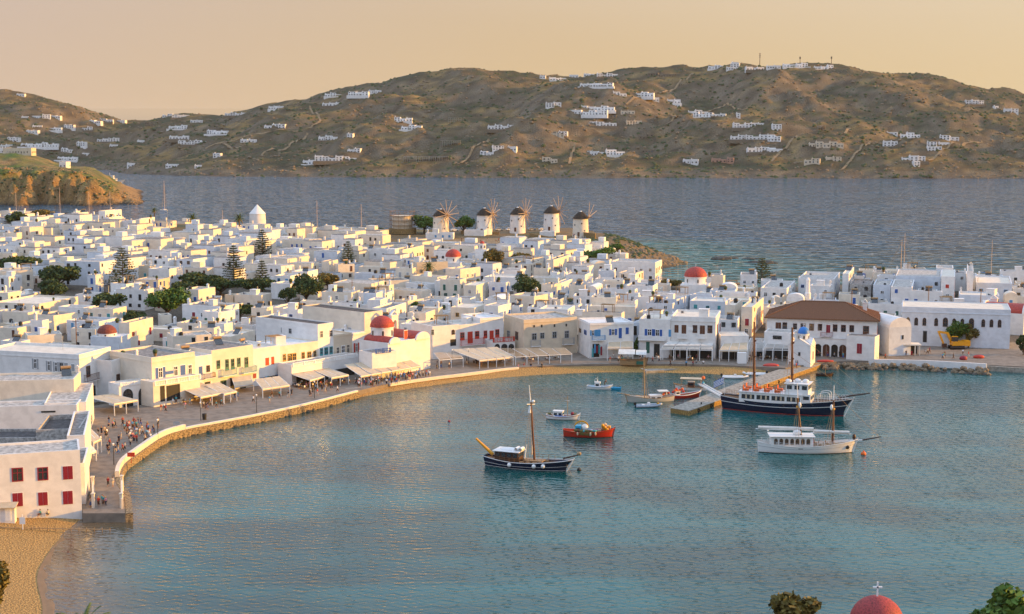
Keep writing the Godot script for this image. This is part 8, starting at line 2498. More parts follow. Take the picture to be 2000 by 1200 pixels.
const VILLAS := [
	[-948, -2842, 14, "w"], [-899, -2712, 13, "w"], [-882, -2716, 14, "w"], [-861, -2720, 13, "w"], [-851, -2741, 19, "w"], [-871, -2661, 23, "w"], [-867, -2682, 16, "w"], [-838, -2689, 26, "w"], [-816, -2710, 19, "w"], [-799, -2746, 28, "w"], [-874, -2570, 21, "w"], [-873, -2529, 19, "w"], [-807, -2501, 63, "w"], [-826, -2479, 27, "w"], [-736, -2505, 19, "w"], [-740, -2687, 39, "w"], [-758, -2496, 19, "w"], [-748, -2462, 36, "w"], [-727, -2487, 10, "w"], [-689, -2533, 15, "w"], [-786, -2772, 24, "w"], [-793, -2873, 25, "w"], [-773, -2901, 22, "w"], [-694, -2959, 20, "w"], [-659, -2922, 34, "w"], [-659, -2600, 12, "w"], [-613, -2694, 35, "w"], [-617, -2873, 24, "w"], [-479, -2382, 35, "w"], [-539, -2373, 29, "w"], [-514, -2356, 45, "w"], [-404, -2240, 22, "w"], [-505, -2713, 49, "w"], [-568, -2183, 13, "w"], [-493, -2123, 16, "w"], [-444, -2071, 10, "w"], [-430, -2129, 11, "w"], [-679, -2747, 19, "s"], [-423, -2638, 27, "w"], [-291, -2428, 44, "w"], [-323, -2657, 30, "w"], [-253, -2430, 34, "w"], [-238, -2548, 23, "w"], [-371, -2299, 33, "w"], [-168, -2268, 27, "w"], [-150, -2190, 32, "w"], [-16, -2150, 39, "w"], [-88, -2244, 19, "f"], [-248, -2060, 57, "w"], [-278, -2067, 36, "w"], [-226, -2085, 19, "w"], [-274, -2184, 29, "w"], [-235, -2128, 10, "w"], [-35, -2048, 20, "w"], [-19, -2053, 15, "w"], [0, -2062, 13, "w"], [-120, -2040, 64, "f"], [-88, -2091, 29, "f"], [54, -2588, 10, "w"], [81, -2579, 30, "w"], [109, -2600, 14, "w"], [135, -2600, 20, "w"], [166, -2572, 36, "w"], [134, -2331, 53, "w"], [169, -2301, 20, "w"], [204, -2329, 40, "w"], [223, -2328, 20, "w"], [253, -2352, 33, "w"], [260, -2327, 14, "w"], [64, -2251, 23, "w"], [95, -2241, 20, "w"], [131, -2254, 52, "w"], [126, -2233, 37, "w"], [176, -2241, 22, "b"], [132, -2211, 50, "w"], [144, -2236, 28, "s"], [185, -2215, 23, "b"], [63, -2124, 26, "b"], [74, -2136, 13, "w"], [53, -2031, 21, "b"], [199, -2180, 22, "s"], [195, -2105, 16, "s"], [118, -2109, 29, "w"], [146, -2057, 25, "w"], [247, -2027, 22, "w"], [291, -2023, 31, "p"], [293, -2310, 32, "w"], [300, -2237, 51, "w"], [341, -2216, 6, "w"], [345, -2142, 46, "w"], [341, -2079, 62, "w"], [348, -2041, 40, "w"], [387, -2562, 10, "w"], [357, -2565, 31, "w"], [382, -2529, 17, "w"], [376, -2508, 24, "w"], [406, -2468, 30, "w"], [436, -2456, 22, "w"], [492, -2558, 44, "w"], [539, -2549, 33, "w"], [380, -2109, 12, "w"], [370, -2071, 18, "w"], [364, -2037, 21, "w"], [435, -2030, 48, "b"], [406, -1983, 20, "b"], [437, -1991, 20, "b"], [554, -2141, 16, "w"], [580, -2136, 28, "w"], [533, -2046, 30, "w"], [608, -2063, 15, "w"], [582, -2034, 12, "w"], [630, -2087, 13, "w"], [602, -2042, 15, "w"], [582, -2017, 17, "w"], [543, -1979, 33, "w"], [543, -1967, 8, "w"], [752, -2392, 30, "w"], [791, -2330, 22, "w"], [779, -2367, 6, "w"], [448, -2125, 11, "f"], [255, -2531, 46, "s"]]
const TRACKS := [[[442, -1961], [468, -2008], [508, -2082]],
	[[79, -2018], [84, -2065], [90, -2118]],
	[[355, -2003], [387, -2058], [409, -2104]],
	[[564, -1983], [603, -2033], [644, -2086], [673, -2099]],
	[[-319, -2290], [-302, -2316], [-316, -2378], [-353, -2573]],
	[[-360, -2108], [-333, -2170], [-317, -2277]],
	[[178, -2283], [249, -2394], [312, -2539]],
	[[231, -2214], [282, -2289], [346, -2372], [366, -2290]],
	[[-70, -2023], [-57, -2052], [-33, -2107]],
	[[471, -2096], [495, -2153]],
	[[-473, -2262], [-380, -2277], [-329, -2282]],
	[[-450, -2263], [-408, -2206]]]


func villas() -> void:
	for i in VILLAS.size():
		var a: Array = VILLAS[i]
		var p := Vector3(a[0], hill_level(a[0], a[1]) - 0.5, a[1])
		var label := "%s%s villa " % ["wide " if a[2] > 36 else "small " if a[2] < 17 else "", {"w": "white", "b": "sand-coloured", "s": "bare stone", "p": "pink unfinished", "f": "concrete-framed"}[a[3]]]
		label += "%s on far island's %s" % ["on the crest" if p.y > 140 else "high up" if p.y > 85 else "halfway up" if p.y > 40 else "low above the shore", "left end" if a[0] < -600 else "left part" if a[0] < -200 else "middle" if a[0] < 260 else "right part"]
		villa(p, a[2], a[3], label, i + 40)
	for a in [[Vector3(-479.24, 28.03, -1420.00), "ochre cape house with red roof above the cliff", 30.0, "beige", "dome_red"], [Vector3(-500.29, 34.55, -1440.00), "small white cupola house on top of the cape", 9.0, "whitewash", "roof_white"], [Vector3(-429.54, 26.09, -1400.00), "tiny white chapel on the cape near cliff edge", 7.0, "whitewash", "roof_white"]]:
		house("cape_house", a[1], "house", Vector3(a[0].x, cape_level(a[0].x, a[0].z) - 0.3, a[0].z), -0.2, a[2], 9.0, 5.5, a[3], "dark", int(a[2]), {"roof": a[4], "clutter": false})
	# masts on the crest
	for a in [[432, -2575, 24.0, "tall lattice mast on the island crest among houses"], [560, -2590, 12.0, "short thin mast on the right of the crest"], [505, -2590, 11.0, "short thin mast in the middle of the crest"]]:
		var b := MB.new()
		b.tube([Vector3(0, -4, 0), Vector3(0, a[2], 0)], 0.7, 0.4, 5)
		for k in 3:
			b.bx(-1.2, 1.2, a[2] * (0.7 + 0.12 * k), a[2] * (0.7 + 0.12 * k) + 1.0, -0.6, 0.6)
		solo("radio_mast", b, shade("dark"), a[3], "mast", Vector3(a[0], hill_level(a[0], a[1]), a[1]))
	# pale tracks
	for pts in TRACKS:
		var b := MB.new()
		for i in pts.size() - 1:
			var p := Vector2(pts[i][0], pts[i][1])
			var q := Vector2(pts[i + 1][0], pts[i + 1][1])
			var side := (q - p).orthogonal().normalized() * 1.7
			var n := int(p.distance_to(q) / 5.0) + 1
			for k in n:
				var c := p.lerp(q, float(k) / n)
				var e := p.lerp(q, float(k + 1) / n)
				var f := func(g: Vector2) -> Vector3: return Vector3(g.x, hill_level(g.x, g.y) + 1.2, g.y)
				b.quad(f.call(c - side), f.call(e - side), f.call(e + side), f.call(c + side))
		setting("track", b, shade("plaza_earth"))
	# boulders and scrub
	var r := RandomNumberGenerator.new()
	r.seed = 77
	for kind in [["boulders", "rock", 6000], ["scrub", "leaf_dark", 7000], ["headland_rocks", "cliff_rock", 900], ["headland_scrub", "leaf_dark", 700], ["point_rocks", "rock", 420], ["point_scrub", "leaf_dark", 260]]:
		var mm := MultiMesh.new()
		mm.transform_format = MultiMesh.TRANSFORM_3D
		mm.mesh = stone(r, 3).mesh()
		mm.instance_count = kind[2]
		var i := 0
		while i < kind[2]:
			var x := r.randf_range(-1150, 1150)
			var z := shore_z(x) - pow(r.randf(), 1.2) * 760.0
			var y := hill_level(x, z)
			var cape: bool = kind[0].begins_with("headland")
			var point: bool = kind[0].begins_with("point")
			if point:
				x = r.randf_range(24, 84)
				z = r.randf_range(-745, -668)
				y = town_level(x, z)
				if y < 0.1 or (y > 9.5 and kind[1] == "rock") or (y < 5.0 and kind[1] != "rock") or (x < 45 and z < -690):
					continue
			elif cape:
				x = r.randf_range(-560, -315)
				z = r.randf_range(-1330, -1225)
				y = cape_level(x, z)
				if y < (-0.3 if kind[0] == "headland_rocks" else 6.0):
					continue
			if not cape and not point and (patches.get_noise_2d(x * 1.7, z * 1.7) > r.randf_range(-0.25, 0.3)) != (kind[0] == "boulders") and r.randf() < 0.85:
				continue
			var s := r.randf_range(1.0, 3.2) if kind[1] != "leaf_dark" else r.randf_range(1.5, 3.6)
			if cape or point:
				s *= 0.5
			mm.set_instance_transform(i, Transform3D(Basis(Vector3.UP, r.randf() * TAU).scaled(Vector3(s, s * r.randf_range(0.5, 1.1), s)), Vector3(x, y - 0.2 * s, z)))
			i += 1
		var o := MultiMeshInstance3D.new()
		o.name = kind[0] if kind[0].contains("_") else "hillside_" + kind[0]
		o.multimesh = mm
		o.material_override = shade(kind[1])
		o.set_meta("kind", "stuff")
		add_child(o)

# ---------------------------------------------------------------- people: one continuous skin from a distance field over the joints
func body_mesh(bones: Array, grow: float, cell := 0.05) -> MB:   # bones: [from, to, radius, radius]
	var lo := Vector3.ONE * 9
	var hi := -lo
	for b in bones:
		for p in [b[0], b[1]]:
			lo = lo.min(p - Vector3.ONE * (0.16 + grow))
			hi = hi.max(p + Vector3.ONE * (0.16 + grow))
	var n := Vector3i(((hi - lo) / cell).ceil()) + Vector3i.ONE
	var f := PackedFloat32Array()
	for k in n.z:
		for j in n.y:
			for i in n.x:
				var p := lo + Vector3(i, j, k) * cell
				var d := 9.0
				for b in bones:
					var a: Vector3 = b[0]
					var v: Vector3 = b[1] - a
					var t := clampf((p - a).dot(v) / maxf(v.length_squared(), 1e-6), 0, 1)
					var e := p.distance_to(a + v * t) - lerpf(b[2], b[3], t) - grow
					var h := maxf(0.04 - absf(d - e), 0.0) / 0.04
					d = minf(d, e) - h * h * 0.01
				f.append(d)
	var at := func(i: int, j: int, k: int) -> float: return f[(k * n.y + j) * n.x + i]
	var where := {}
	var m := MB.new()
	for k in n.z - 1:
		for j in n.y - 1:
			for i in n.x - 1:
				var sum := Vector3.ZERO
				var c := 0
				for e in [[0, 0, 0, 1, 0, 0], [0, 1, 0, 1, 1, 0], [0, 0, 1, 1, 0, 1], [0, 1, 1, 1, 1, 1], [0, 0, 0, 0, 1, 0], [1, 0, 0, 1, 1, 0], [0, 0, 1, 0, 1, 1], [1, 0, 1, 1, 1, 1], [0, 0, 0, 0, 0, 1], [1, 0, 0, 1, 0, 1], [0, 1, 0, 0, 1, 1], [1, 1, 0, 1, 1, 1]]:
					var a: float = at.call(i + e[0], j + e[1], k + e[2])
					var b: float = at.call(i + e[3], j + e[4], k + e[5])
					if (a < 0) != (b < 0):
						sum += Vector3(e[0], e[1], e[2]).lerp(Vector3(e[3], e[4], e[5]), a / (a - b))
						c += 1
				if c:
					where[Vector3i(i, j, k)] = lo + (Vector3(i, j, k) + sum / c) * cell
	for q in where:
		for ax in 3:
			var u := Vector3i.ZERO
			var v := Vector3i.ZERO
			var w := Vector3i.ZERO
			u[ax] = 1
			v[(ax + 1) % 3] = 1
			w[(ax + 2) % 3] = 1
			var g: Vector3i = q + u
			if g[ax] >= n[ax]:
				continue
			var a: float = at.call(q.x, q.y, q.z)
			var b: float = at.call(g.x, g.y, g.z)
			if (a < 0) == (b < 0) or not (where.has(q - v) and where.has(q - w) and where.has(q - v - w)):
				continue
			if a < 0:
				m.quad(where[q], where[q - v], where[q - v - w], where[q - w])
			else:
				m.quad(where[q], where[q - w], where[q - v - w], where[q - v])
	return m

func pose(kind: String) -> Array:   # meshes of body, top, trousers, hair
	if shared.has(kind):
		return shared[kind]
	var sit := kind == "sitting"
	var y := 0.47 if sit else 0.93
	var hip := Vector3(0, y, 0)
	var lean := 0.06 if kind != "leaning" else 0.28
	var neck := hip + Vector3(0, 0.52, lean)
	var head := neck + Vector3(0, 0.16, 0.03)
	var skin := [[hip, neck - Vector3(0, 0.12, 0), 0.12, 0.13], [neck - Vector3(0, 0.1, 0), head, 0.06, 0.06], [head, head + Vector3(0, 0.06, 0), 0.092, 0.098], [head + Vector3(0, 0.01, 0.09), head + Vector3(0, -0.01, 0.11), 0.02, 0.02]]
	var top := [[hip + Vector3(0, 0.04, 0), neck - Vector3(0, 0.12, 0), 0.125, 0.135]]
	var legs := [[hip, hip + Vector3(0, 0.1, 0), 0.13, 0.12]]
	for s in [-1, 1]:
		var sh := neck + Vector3(s * 0.17, -0.06, 0)
		var sw: float = 0.0 if kind == "standing" else 0.18 * s
		var el := sh + Vector3(s * 0.06, -0.28, sw * 0.6 + (0.1 if sit else 0.0))
		var wr := el + Vector3(-s * 0.02, -0.22 if not sit else -0.06, sw + (0.22 if sit else 0.06))
		skin += [[sh, el, 0.05, 0.04], [el, wr, 0.042, 0.03], [wr, wr + Vector3(0, -0.07, 0.02), 0.034, 0.03], [wr + Vector3(-s * 0.02, -0.03, 0.03), wr + Vector3(-s * 0.03, -0.08, 0.06), 0.012, 0.01]]
		top += [[neck + Vector3(s * 0.1, -0.08, 0), sh, 0.09, 0.065], [sh, sh.lerp(el, 0.75), 0.062, 0.058]]
		var st: float = -0.22 * s if kind == "walking" else 0.02
		var kn := hip + (Vector3(s * 0.1, 0.02, 0.42) if sit else Vector3(s * 0.1, -0.43, st * 0.7 + 0.03))
		var an := kn + Vector3(0, -0.42, 0.04 if sit else st * 0.5 - 0.03)
		skin += [[hip + Vector3(s * 0.09, 0, 0), kn, 0.085, 0.056], [kn, an, 0.055, 0.04], [an + Vector3(0, -0.03, -0.03), an + Vector3(0, -0.05, 0.14), 0.04, 0.032]]
		legs += [[hip + Vector3(s * 0.09, 0, 0), kn, 0.095, 0.075], [kn, kn.lerp(an, 0.25), 0.07, 0.066]]
	var b := body_mesh(skin, 0.0)
	for s in [-1, 1]:   # five fingers on each hand
		var w: Vector3 = skin[6 if s == -1 else 13][1]
		for k in 4:
			var o := w + Vector3((k - 1.5) * 0.017, -0.01, 0.005)
			b.tube([o, o + Vector3(0, -0.05, 0.012), o + Vector3(0, -0.08 + absf(k - 1.5) * 0.008, -0.004)], 0.009, 0.007, 4)
	shared[kind] = [b.mesh(), body_mesh(top, 0.012).mesh(), body_mesh(legs, 0.012).mesh(), body_mesh([[head + Vector3(0, 0.06, -0.03), head + Vector3(0, 0.09, 0), 0.1, 0.095]], 0.0).mesh()]
	return shared[kind]

func person(kind: String, place: String, at: Vector3, turn: float, top: String, legs: String, r: RandomNumberGenerator) -> void:
	var m := pose(kind)
	var names := {"canvas": "beige", "olive": "olive", "sky_blue": "light blue", "crimson": "dark red", "canvas_white": "off-white", "aqua": "bright blue"}
	var t := thing("person", "person %s %s, %s top, %s trousers" % [kind, place, names.get(top, top), names.get(legs, legs)], "person", at, turn, "people out along the harbour")
	part("body", m[0], shade("skin"), t)
	part("shirt", m[1], shade(top), t)
	part("trousers", m[2], shade(legs), t)
	part("hair", m[3], shade(["hair", "hair", "brown", "ochre"][r.randi() % 4]), t)
	t.scale = Vector3.ONE * r.randf_range(0.94, 1.08)

const CROWD := [   # corners of a patch of ground, how many, how they hold themselves, where that is
	[Vector3(-82.53, 1.50, -283.62), Vector3(-71.75, 1.50, -282.68), Vector3(-73.01, 1.50, -300.78), Vector3(-86.49, 1.50, -302.93), 58, "standing", "in the thick crowd"], [Vector3(-77.36, 1.50, -267.43), Vector3(-74.57, 1.50, -273.51), Vector3(-74.10, 1.50, -280.79), Vector3(-80.32, 1.50, -280.79), 9, "walking", "behind the near parapet"],
	[Vector3(-71.00, 1.50, -244.82), Vector3(-68.85, 1.50, -246.62), Vector3(-69.85, 1.50, -250.30), Vector3(-72.54, 1.50, -250.30), 2, "walking", "above the landing steps"], [Vector3(-69.77, 1.35, -234.43), Vector3(-65.73, 1.35, -235.09), Vector3(-66.18, 1.35, -236.75), Vector3(-70.34, 1.35, -236.42), 6, "standing", "on the landing"],
	[Vector3(-77.06, 1.00, -229.34), Vector3(-74.12, 1.00, -229.96), Vector3(-74.31, 1.00, -230.59), Vector3(-77.36, 1.00, -230.28), 3, "sitting", "against the beach house"], [Vector3(-77.85, 1.50, -311.84), Vector3(-65.93, 1.50, -318.87), Vector3(-62.78, 1.50, -332.60), Vector3(-77.14, 1.50, -328.11), 20, "walking", "before the hotel"],
	[Vector3(-75.84, 1.50, -324.97), Vector3(-65.95, 1.50, -330.66), Vector3(-67.10, 1.50, -336.55), Vector3(-77.58, 1.50, -332.60), 10, "sitting", "under the hotel awning"], [Vector3(-59.77, 1.50, -322.51), Vector3(-38.95, 1.50, -341.95), Vector3(-39.49, 1.50, -346.83), Vector3(-61.59, 1.50, -332.60), 16, "walking", "before the red-shutter shop"],
	[Vector3(-52.78, 1.50, -343.33), Vector3(-40.51, 1.50, -350.39), Vector3(-41.34, 1.50, -357.74), Vector3(-54.06, 1.50, -351.83), 24, "sitting", "under the twin pergola canopies"], [Vector3(-37.63, 1.50, -343.33), Vector3(-20.14, 1.50, -358.49), Vector3(-20.56, 1.50, -366.18), Vector3(-38.80, 1.50, -351.83), 60, "standing", "along the striped awnings"],
	[Vector3(-20.26, 1.50, -370.14), Vector3(-5.38, 1.50, -378.33), Vector3(-5.49, 1.50, -386.89), Vector3(-20.78, 1.50, -380.01), 16, "walking", "right of the quay church"], [Vector3(-13.56, 1.50, -381.71), Vector3(15.18, 1.50, -388.64), Vector3(15.42, 1.50, -394.92), Vector3(-13.86, 1.50, -390.42), 16, "sitting", "under the middle awnings"],
	[Vector3(-1.99, 0.60, -373.13), Vector3(8.01, 0.60, -375.56), Vector3(8.15, 0.60, -382.18), Vector3(-2.02, 0.60, -379.67), 4, "walking", "on the town beach"], [Vector3(17.66, 1.50, -382.56), Vector3(39.48, 1.50, -383.42), Vector3(40.28, 1.50, -391.31), Vector3(18.06, 1.50, -391.31), 13, "walking", "before the blue balcony house"],
	[Vector3(40.84, 1.50, -388.64), Vector3(53.96, 1.50, -387.76), Vector3(54.82, 1.50, -394.01), Vector3(41.39, 1.50, -394.01), 10, "sitting", "below the brown windows"], [Vector3(40.36, 0.90, -378.67), Vector3(53.58, 0.90, -377.02), Vector3(54.63, 0.90, -384.58), Vector3(40.97, 0.90, -384.58), 5, "walking", "on sand beside the pier"],
	[Vector3(63.46, 1.50, -386.89), Vector3(74.53, 1.50, -385.15), Vector3(75.70, 1.50, -391.31), Vector3(64.32, 1.50, -392.20), 8, "sitting", "below the black sign frame"], [Vector3(71.76, 1.50, -378.33), Vector3(74.29, 1.50, -373.38), Vector3(77.94, 1.50, -378.33), Vector3(73.47, 1.50, -381.71), 4, "standing", "beside the tiny chapel"],
	[Vector3(81.21, 1.50, -390.42), Vector3(89.88, 1.50, -389.53), Vector3(91.10, 1.50, -394.92), Vector3(82.32, 1.50, -395.83), 8, "standing", "under the town hall arcade"], [Vector3(96.80, 1.50, -389.53), Vector3(123.62, 1.50, -386.89), Vector3(128.17, 1.50, -401.39), Vector3(102.54, 1.50, -401.39), 12, "walking", "on the right hand plaza"],
	[Vector3(-48.01, 10.38, -650.00), Vector3(-31.57, 10.04, -641.00), Vector3(-29.81, 10.46, -652.00), Vector3(-46.70, 10.90, -664.00), 9, "standing", "below the first windmill"], [Vector3(-25.84, 11.05, -668.00), Vector3(14.09, 11.05, -668.00), Vector3(12.11, 11.84, -689.00), Vector3(-21.79, 11.84, -689.00), 13, "standing", "on the windmill terrace"], [Vector3(28.58, 11.84, -689.00), Vector3(36.12, 11.69, -685.00), Vector3(36.40, 12.25, -700.00), Vector3(29.60, 12.33, -702.00), 7, "standing", "beside the last windmill"]]

func people() -> void:
	var r := RandomNumberGenerator.new()
	r.seed = 12
	var tops := ["white", "crimson", "navy", "dark", "sky_blue", "brown", "pink", "white", "grey", "dark", "teal", "canvas", "red", "navy"]
	var bottoms := ["dark", "navy", "dark", "grey", "canvas", "blue", "brown"]
	for z in CROWD:
		var at := []
		for i in z[4]:
			var p := Vector3.ZERO
			for tries in 12:
				var a := r.randf()
				p = z[0].lerp(z[1], a).lerp(z[3].lerp(z[2], a), r.randf())
				if at.all(func(q): return q.distance_to(p) > 0.65):
					break
			at.append(p)
			if z[0].y > 6:
				p.y = town_level(p.x, p.z) + 0.05
			var kind: String = z[5]
			if kind == "standing" and r.randf() < 0.3:
				kind = "walking"
			person(kind, z[6], p, r.randf() * TAU, tops[r.randi() % tops.size()], bottoms[r.randi() % bottoms.size()], r)
			if z[5] == "sitting" and z[0].y > 1.2 and i % 2 == 0:
				seat_table(p + Vector3(0.5, 0, 0.35), z[6], r)
	person("leaning", "aboard the little white and blue boat", Vector3(22.79, 0.00, -353.84) + Vector3(0, 0.45, 0), 1.2, "brown", "dark", r)

var table0: Node3D = null
func seat_table(p: Vector3, place: String, r: RandomNumberGenerator) -> void:
	var label := "small square cafe table " + place
	if table0:
		copy(table0, label, p, r.randf(), "cafe tables")
	else:
		table0 = thing("cafe_table", label, "table", p, 0.0, "cafe tables")
		var b := MB.new()
		b.bx(-0.4, 0.4, 0.72, 0.76, -0.4, 0.4)
		part("tabletop", b, shade("wood_pale"), table0)
		for s in [[-1, -1], [-1, 1], [1, -1], [1, 1]]:
			b = MB.new()
			b.bx(s[0] * 0.34 - 0.03, s[0] * 0.34 + 0.03, 0, 0.72, s[1] * 0.34 - 0.03, s[1] * 0.34 + 0.03)
			part("leg", b, shade("wood"), table0)
	for k in 2:
		var q := p + Vector3(cos(k * PI + 0.6), 0, sin(k * PI + 0.6)) * 0.85
		label = "plain cafe chair " + place
		if chair0:
			copy(chair0, label, q, -k * PI + 1.0, "cafe chairs")
			continue
		chair0 = thing("cafe_chair", label, "chair", q, 1.0, "cafe chairs")
		var b := MB.new()
		b.bx(-0.22, 0.22, 0.42, 0.46, -0.22, 0.22)
		part("seat", b, shade("wood"), chair0)
		b = MB.new()
		b.bx(-0.22, 0.22, 0.5, 0.9, -0.23, -0.19)
		part("backrest", b, shade("white"), chair0)
		for s in [[-1, -1], [-1, 1], [1, -1], [1, 1]]:
			b = MB.new()
			b.bx(s[0] * 0.19 - 0.02, s[0] * 0.19 + 0.02, 0, 0.42, s[1] * 0.19 - 0.02, s[1] * 0.19 + 0.02)
			part("leg", b, shade("wood"), chair0)
var chair0: Node3D = null

# ---------------------------------------------------------------- awnings, kiosk, lamps, vehicles
func awning(label: String, a: Vector3, b: Vector3, c: Vector3, d: Vector3, n: int, m: String, slats := false, valance := true) -> void:   # back left, back right, front right, front left
	var o := a
	o.y = 1.5
	var t := thing("awning", label, "awning", o, 0.0, "cafe awnings along the harbour")
	for p in [a, b, c, d]:
		p -= o
	a -= o; b -= o; c -= o; d -= o
	for i in n:
		var f := float(i) / n + 0.012
		var g := float(i + 1) / n - 0.012
		var k := MB.new()
		if slats:
			for j in 9:
				k.bar(a.lerp(b, f).lerp(d.lerp(c, f), j / 9.0), a.lerp(b, g).lerp(d.lerp(c, g), j / 9.0), 0.3, 0.06)
		else:
			var sag := Vector3(0, -0.14, 0)
			var up := Vector3(0, 0.05, 0)
			for j in 4:
				var x0: Vector3 = a.lerp(b, f).lerp(d.lerp(c, f), j / 4.0) + sag * sin(PI * j / 4.0)
				var x1: Vector3 = a.lerp(b, f).lerp(d.lerp(c, f), (j + 1) / 4.0) + sag * sin(PI * (j + 1) / 4.0)
				var y0: Vector3 = a.lerp(b, g).lerp(d.lerp(c, g), j / 4.0) + sag * sin(PI * j / 4.0)
				var y1: Vector3 = a.lerp(b, g).lerp(d.lerp(c, g), (j + 1) / 4.0) + sag * sin(PI * (j + 1) / 4.0)
				k.quad(x1 + up, y1 + up, y0 + up, x0 + up)
				k.quad(x0, y0, y1, x1)
			if valance:
				var v0 := d.lerp(c, f)
				var v1 := d.lerp(c, g)
				k.quad(v0 + Vector3(0, -0.45, 0.02), v1 + Vector3(0, -0.45, 0.02), v1 + up, v0 + up)
		part("canopy", k, shade(m), t)
	for i in n + 1:
		var f := lerpf(0.01, 0.99, float(i) / n)
		var k := MB.new()
		var p := d.lerp(c, f)
		k.bx(p.x - 0.08, p.x + 0.08, 0, p.y - 0.06, p.z - 0.08, p.z + 0.08)
		part("post", k, shade("white"), t)
		k = MB.new()
		k.bar(a.lerp(b, f) - Vector3(0, 0.1, 0), p - Vector3(0, 0.1, 0), 0.1, 0.1)
		part("beam", k, shade("white"), t)
	var k := MB.new()
	k.bar(d - Vector3(0, 0.12, 0), c - Vector3(0, 0.12, 0), 0.12, 0.16)
	part("front_beam", k, shade("white"), t)

func car(label: String, at: Vector3, turn: float, m: String, first: Node3D) -> Node3D:
	if first:
		var c := copy(first, label, at, turn, "cars parked on the windmill point")
		(c.get_child(0) as MeshInstance3D).material_override = shade(m)
		return first
	var t := thing("parked_car", label, "car", at, turn, "cars parked on the windmill point")
	var rings := []
	for p in [[-2.05, 0.5, 0.75, 0.7], [-1.95, 0.35, 0.95, 0.85], [-1.5, 0.3, 1.0, 0.88], [0.9, 0.3, 0.95, 0.88], [1.8, 0.3, 0.85, 0.84], [2.05, 0.4, 0.7, 0.7]]:
		rings.append(PackedVector3Array([Vector3(p[0], p[1], -p[3]), Vector3(p[0], p[2], -p[3] * 0.95), Vector3(p[0], p[2], p[3] * 0.95), Vector3(p[0], p[1], p[3])]))
	var b := MB.new()
	b.loft(rings, true, true)
	b.bx(-1.3, 0.35, 1.35, 1.42, -0.62, 0.62)
	part("body", b, shade(m), t)
	b = MB.new()
	b.loft([PackedVector3Array([Vector3(-1.85, 0.95, -0.8), Vector3(-1.35, 1.36, -0.64), Vector3(0.4, 1.36, -0.64), Vector3(1.0, 0.93, -0.8)]), PackedVector3Array([Vector3(-1.85, 0.95, 0.8), Vector3(-1.35, 1.36, 0.64), Vector3(0.4, 1.36, 0.64), Vector3(1.0, 0.93, 0.8)])], true, true)
	part("window", b, shade("glass"), t)
	for s in [[-1.3, -0.8], [-1.3, 0.8], [1.3, -0.8], [1.3, 0.8]]:
		b = MB.new()
		b.tube([Vector3(0, 0, -0.1), Vector3(0, 0, 0.1)], 0.32, 0.32, 12)
		part("wheel", b, shade("black"), t, Vector3(s[0], 0.32, s[1]))
	return t

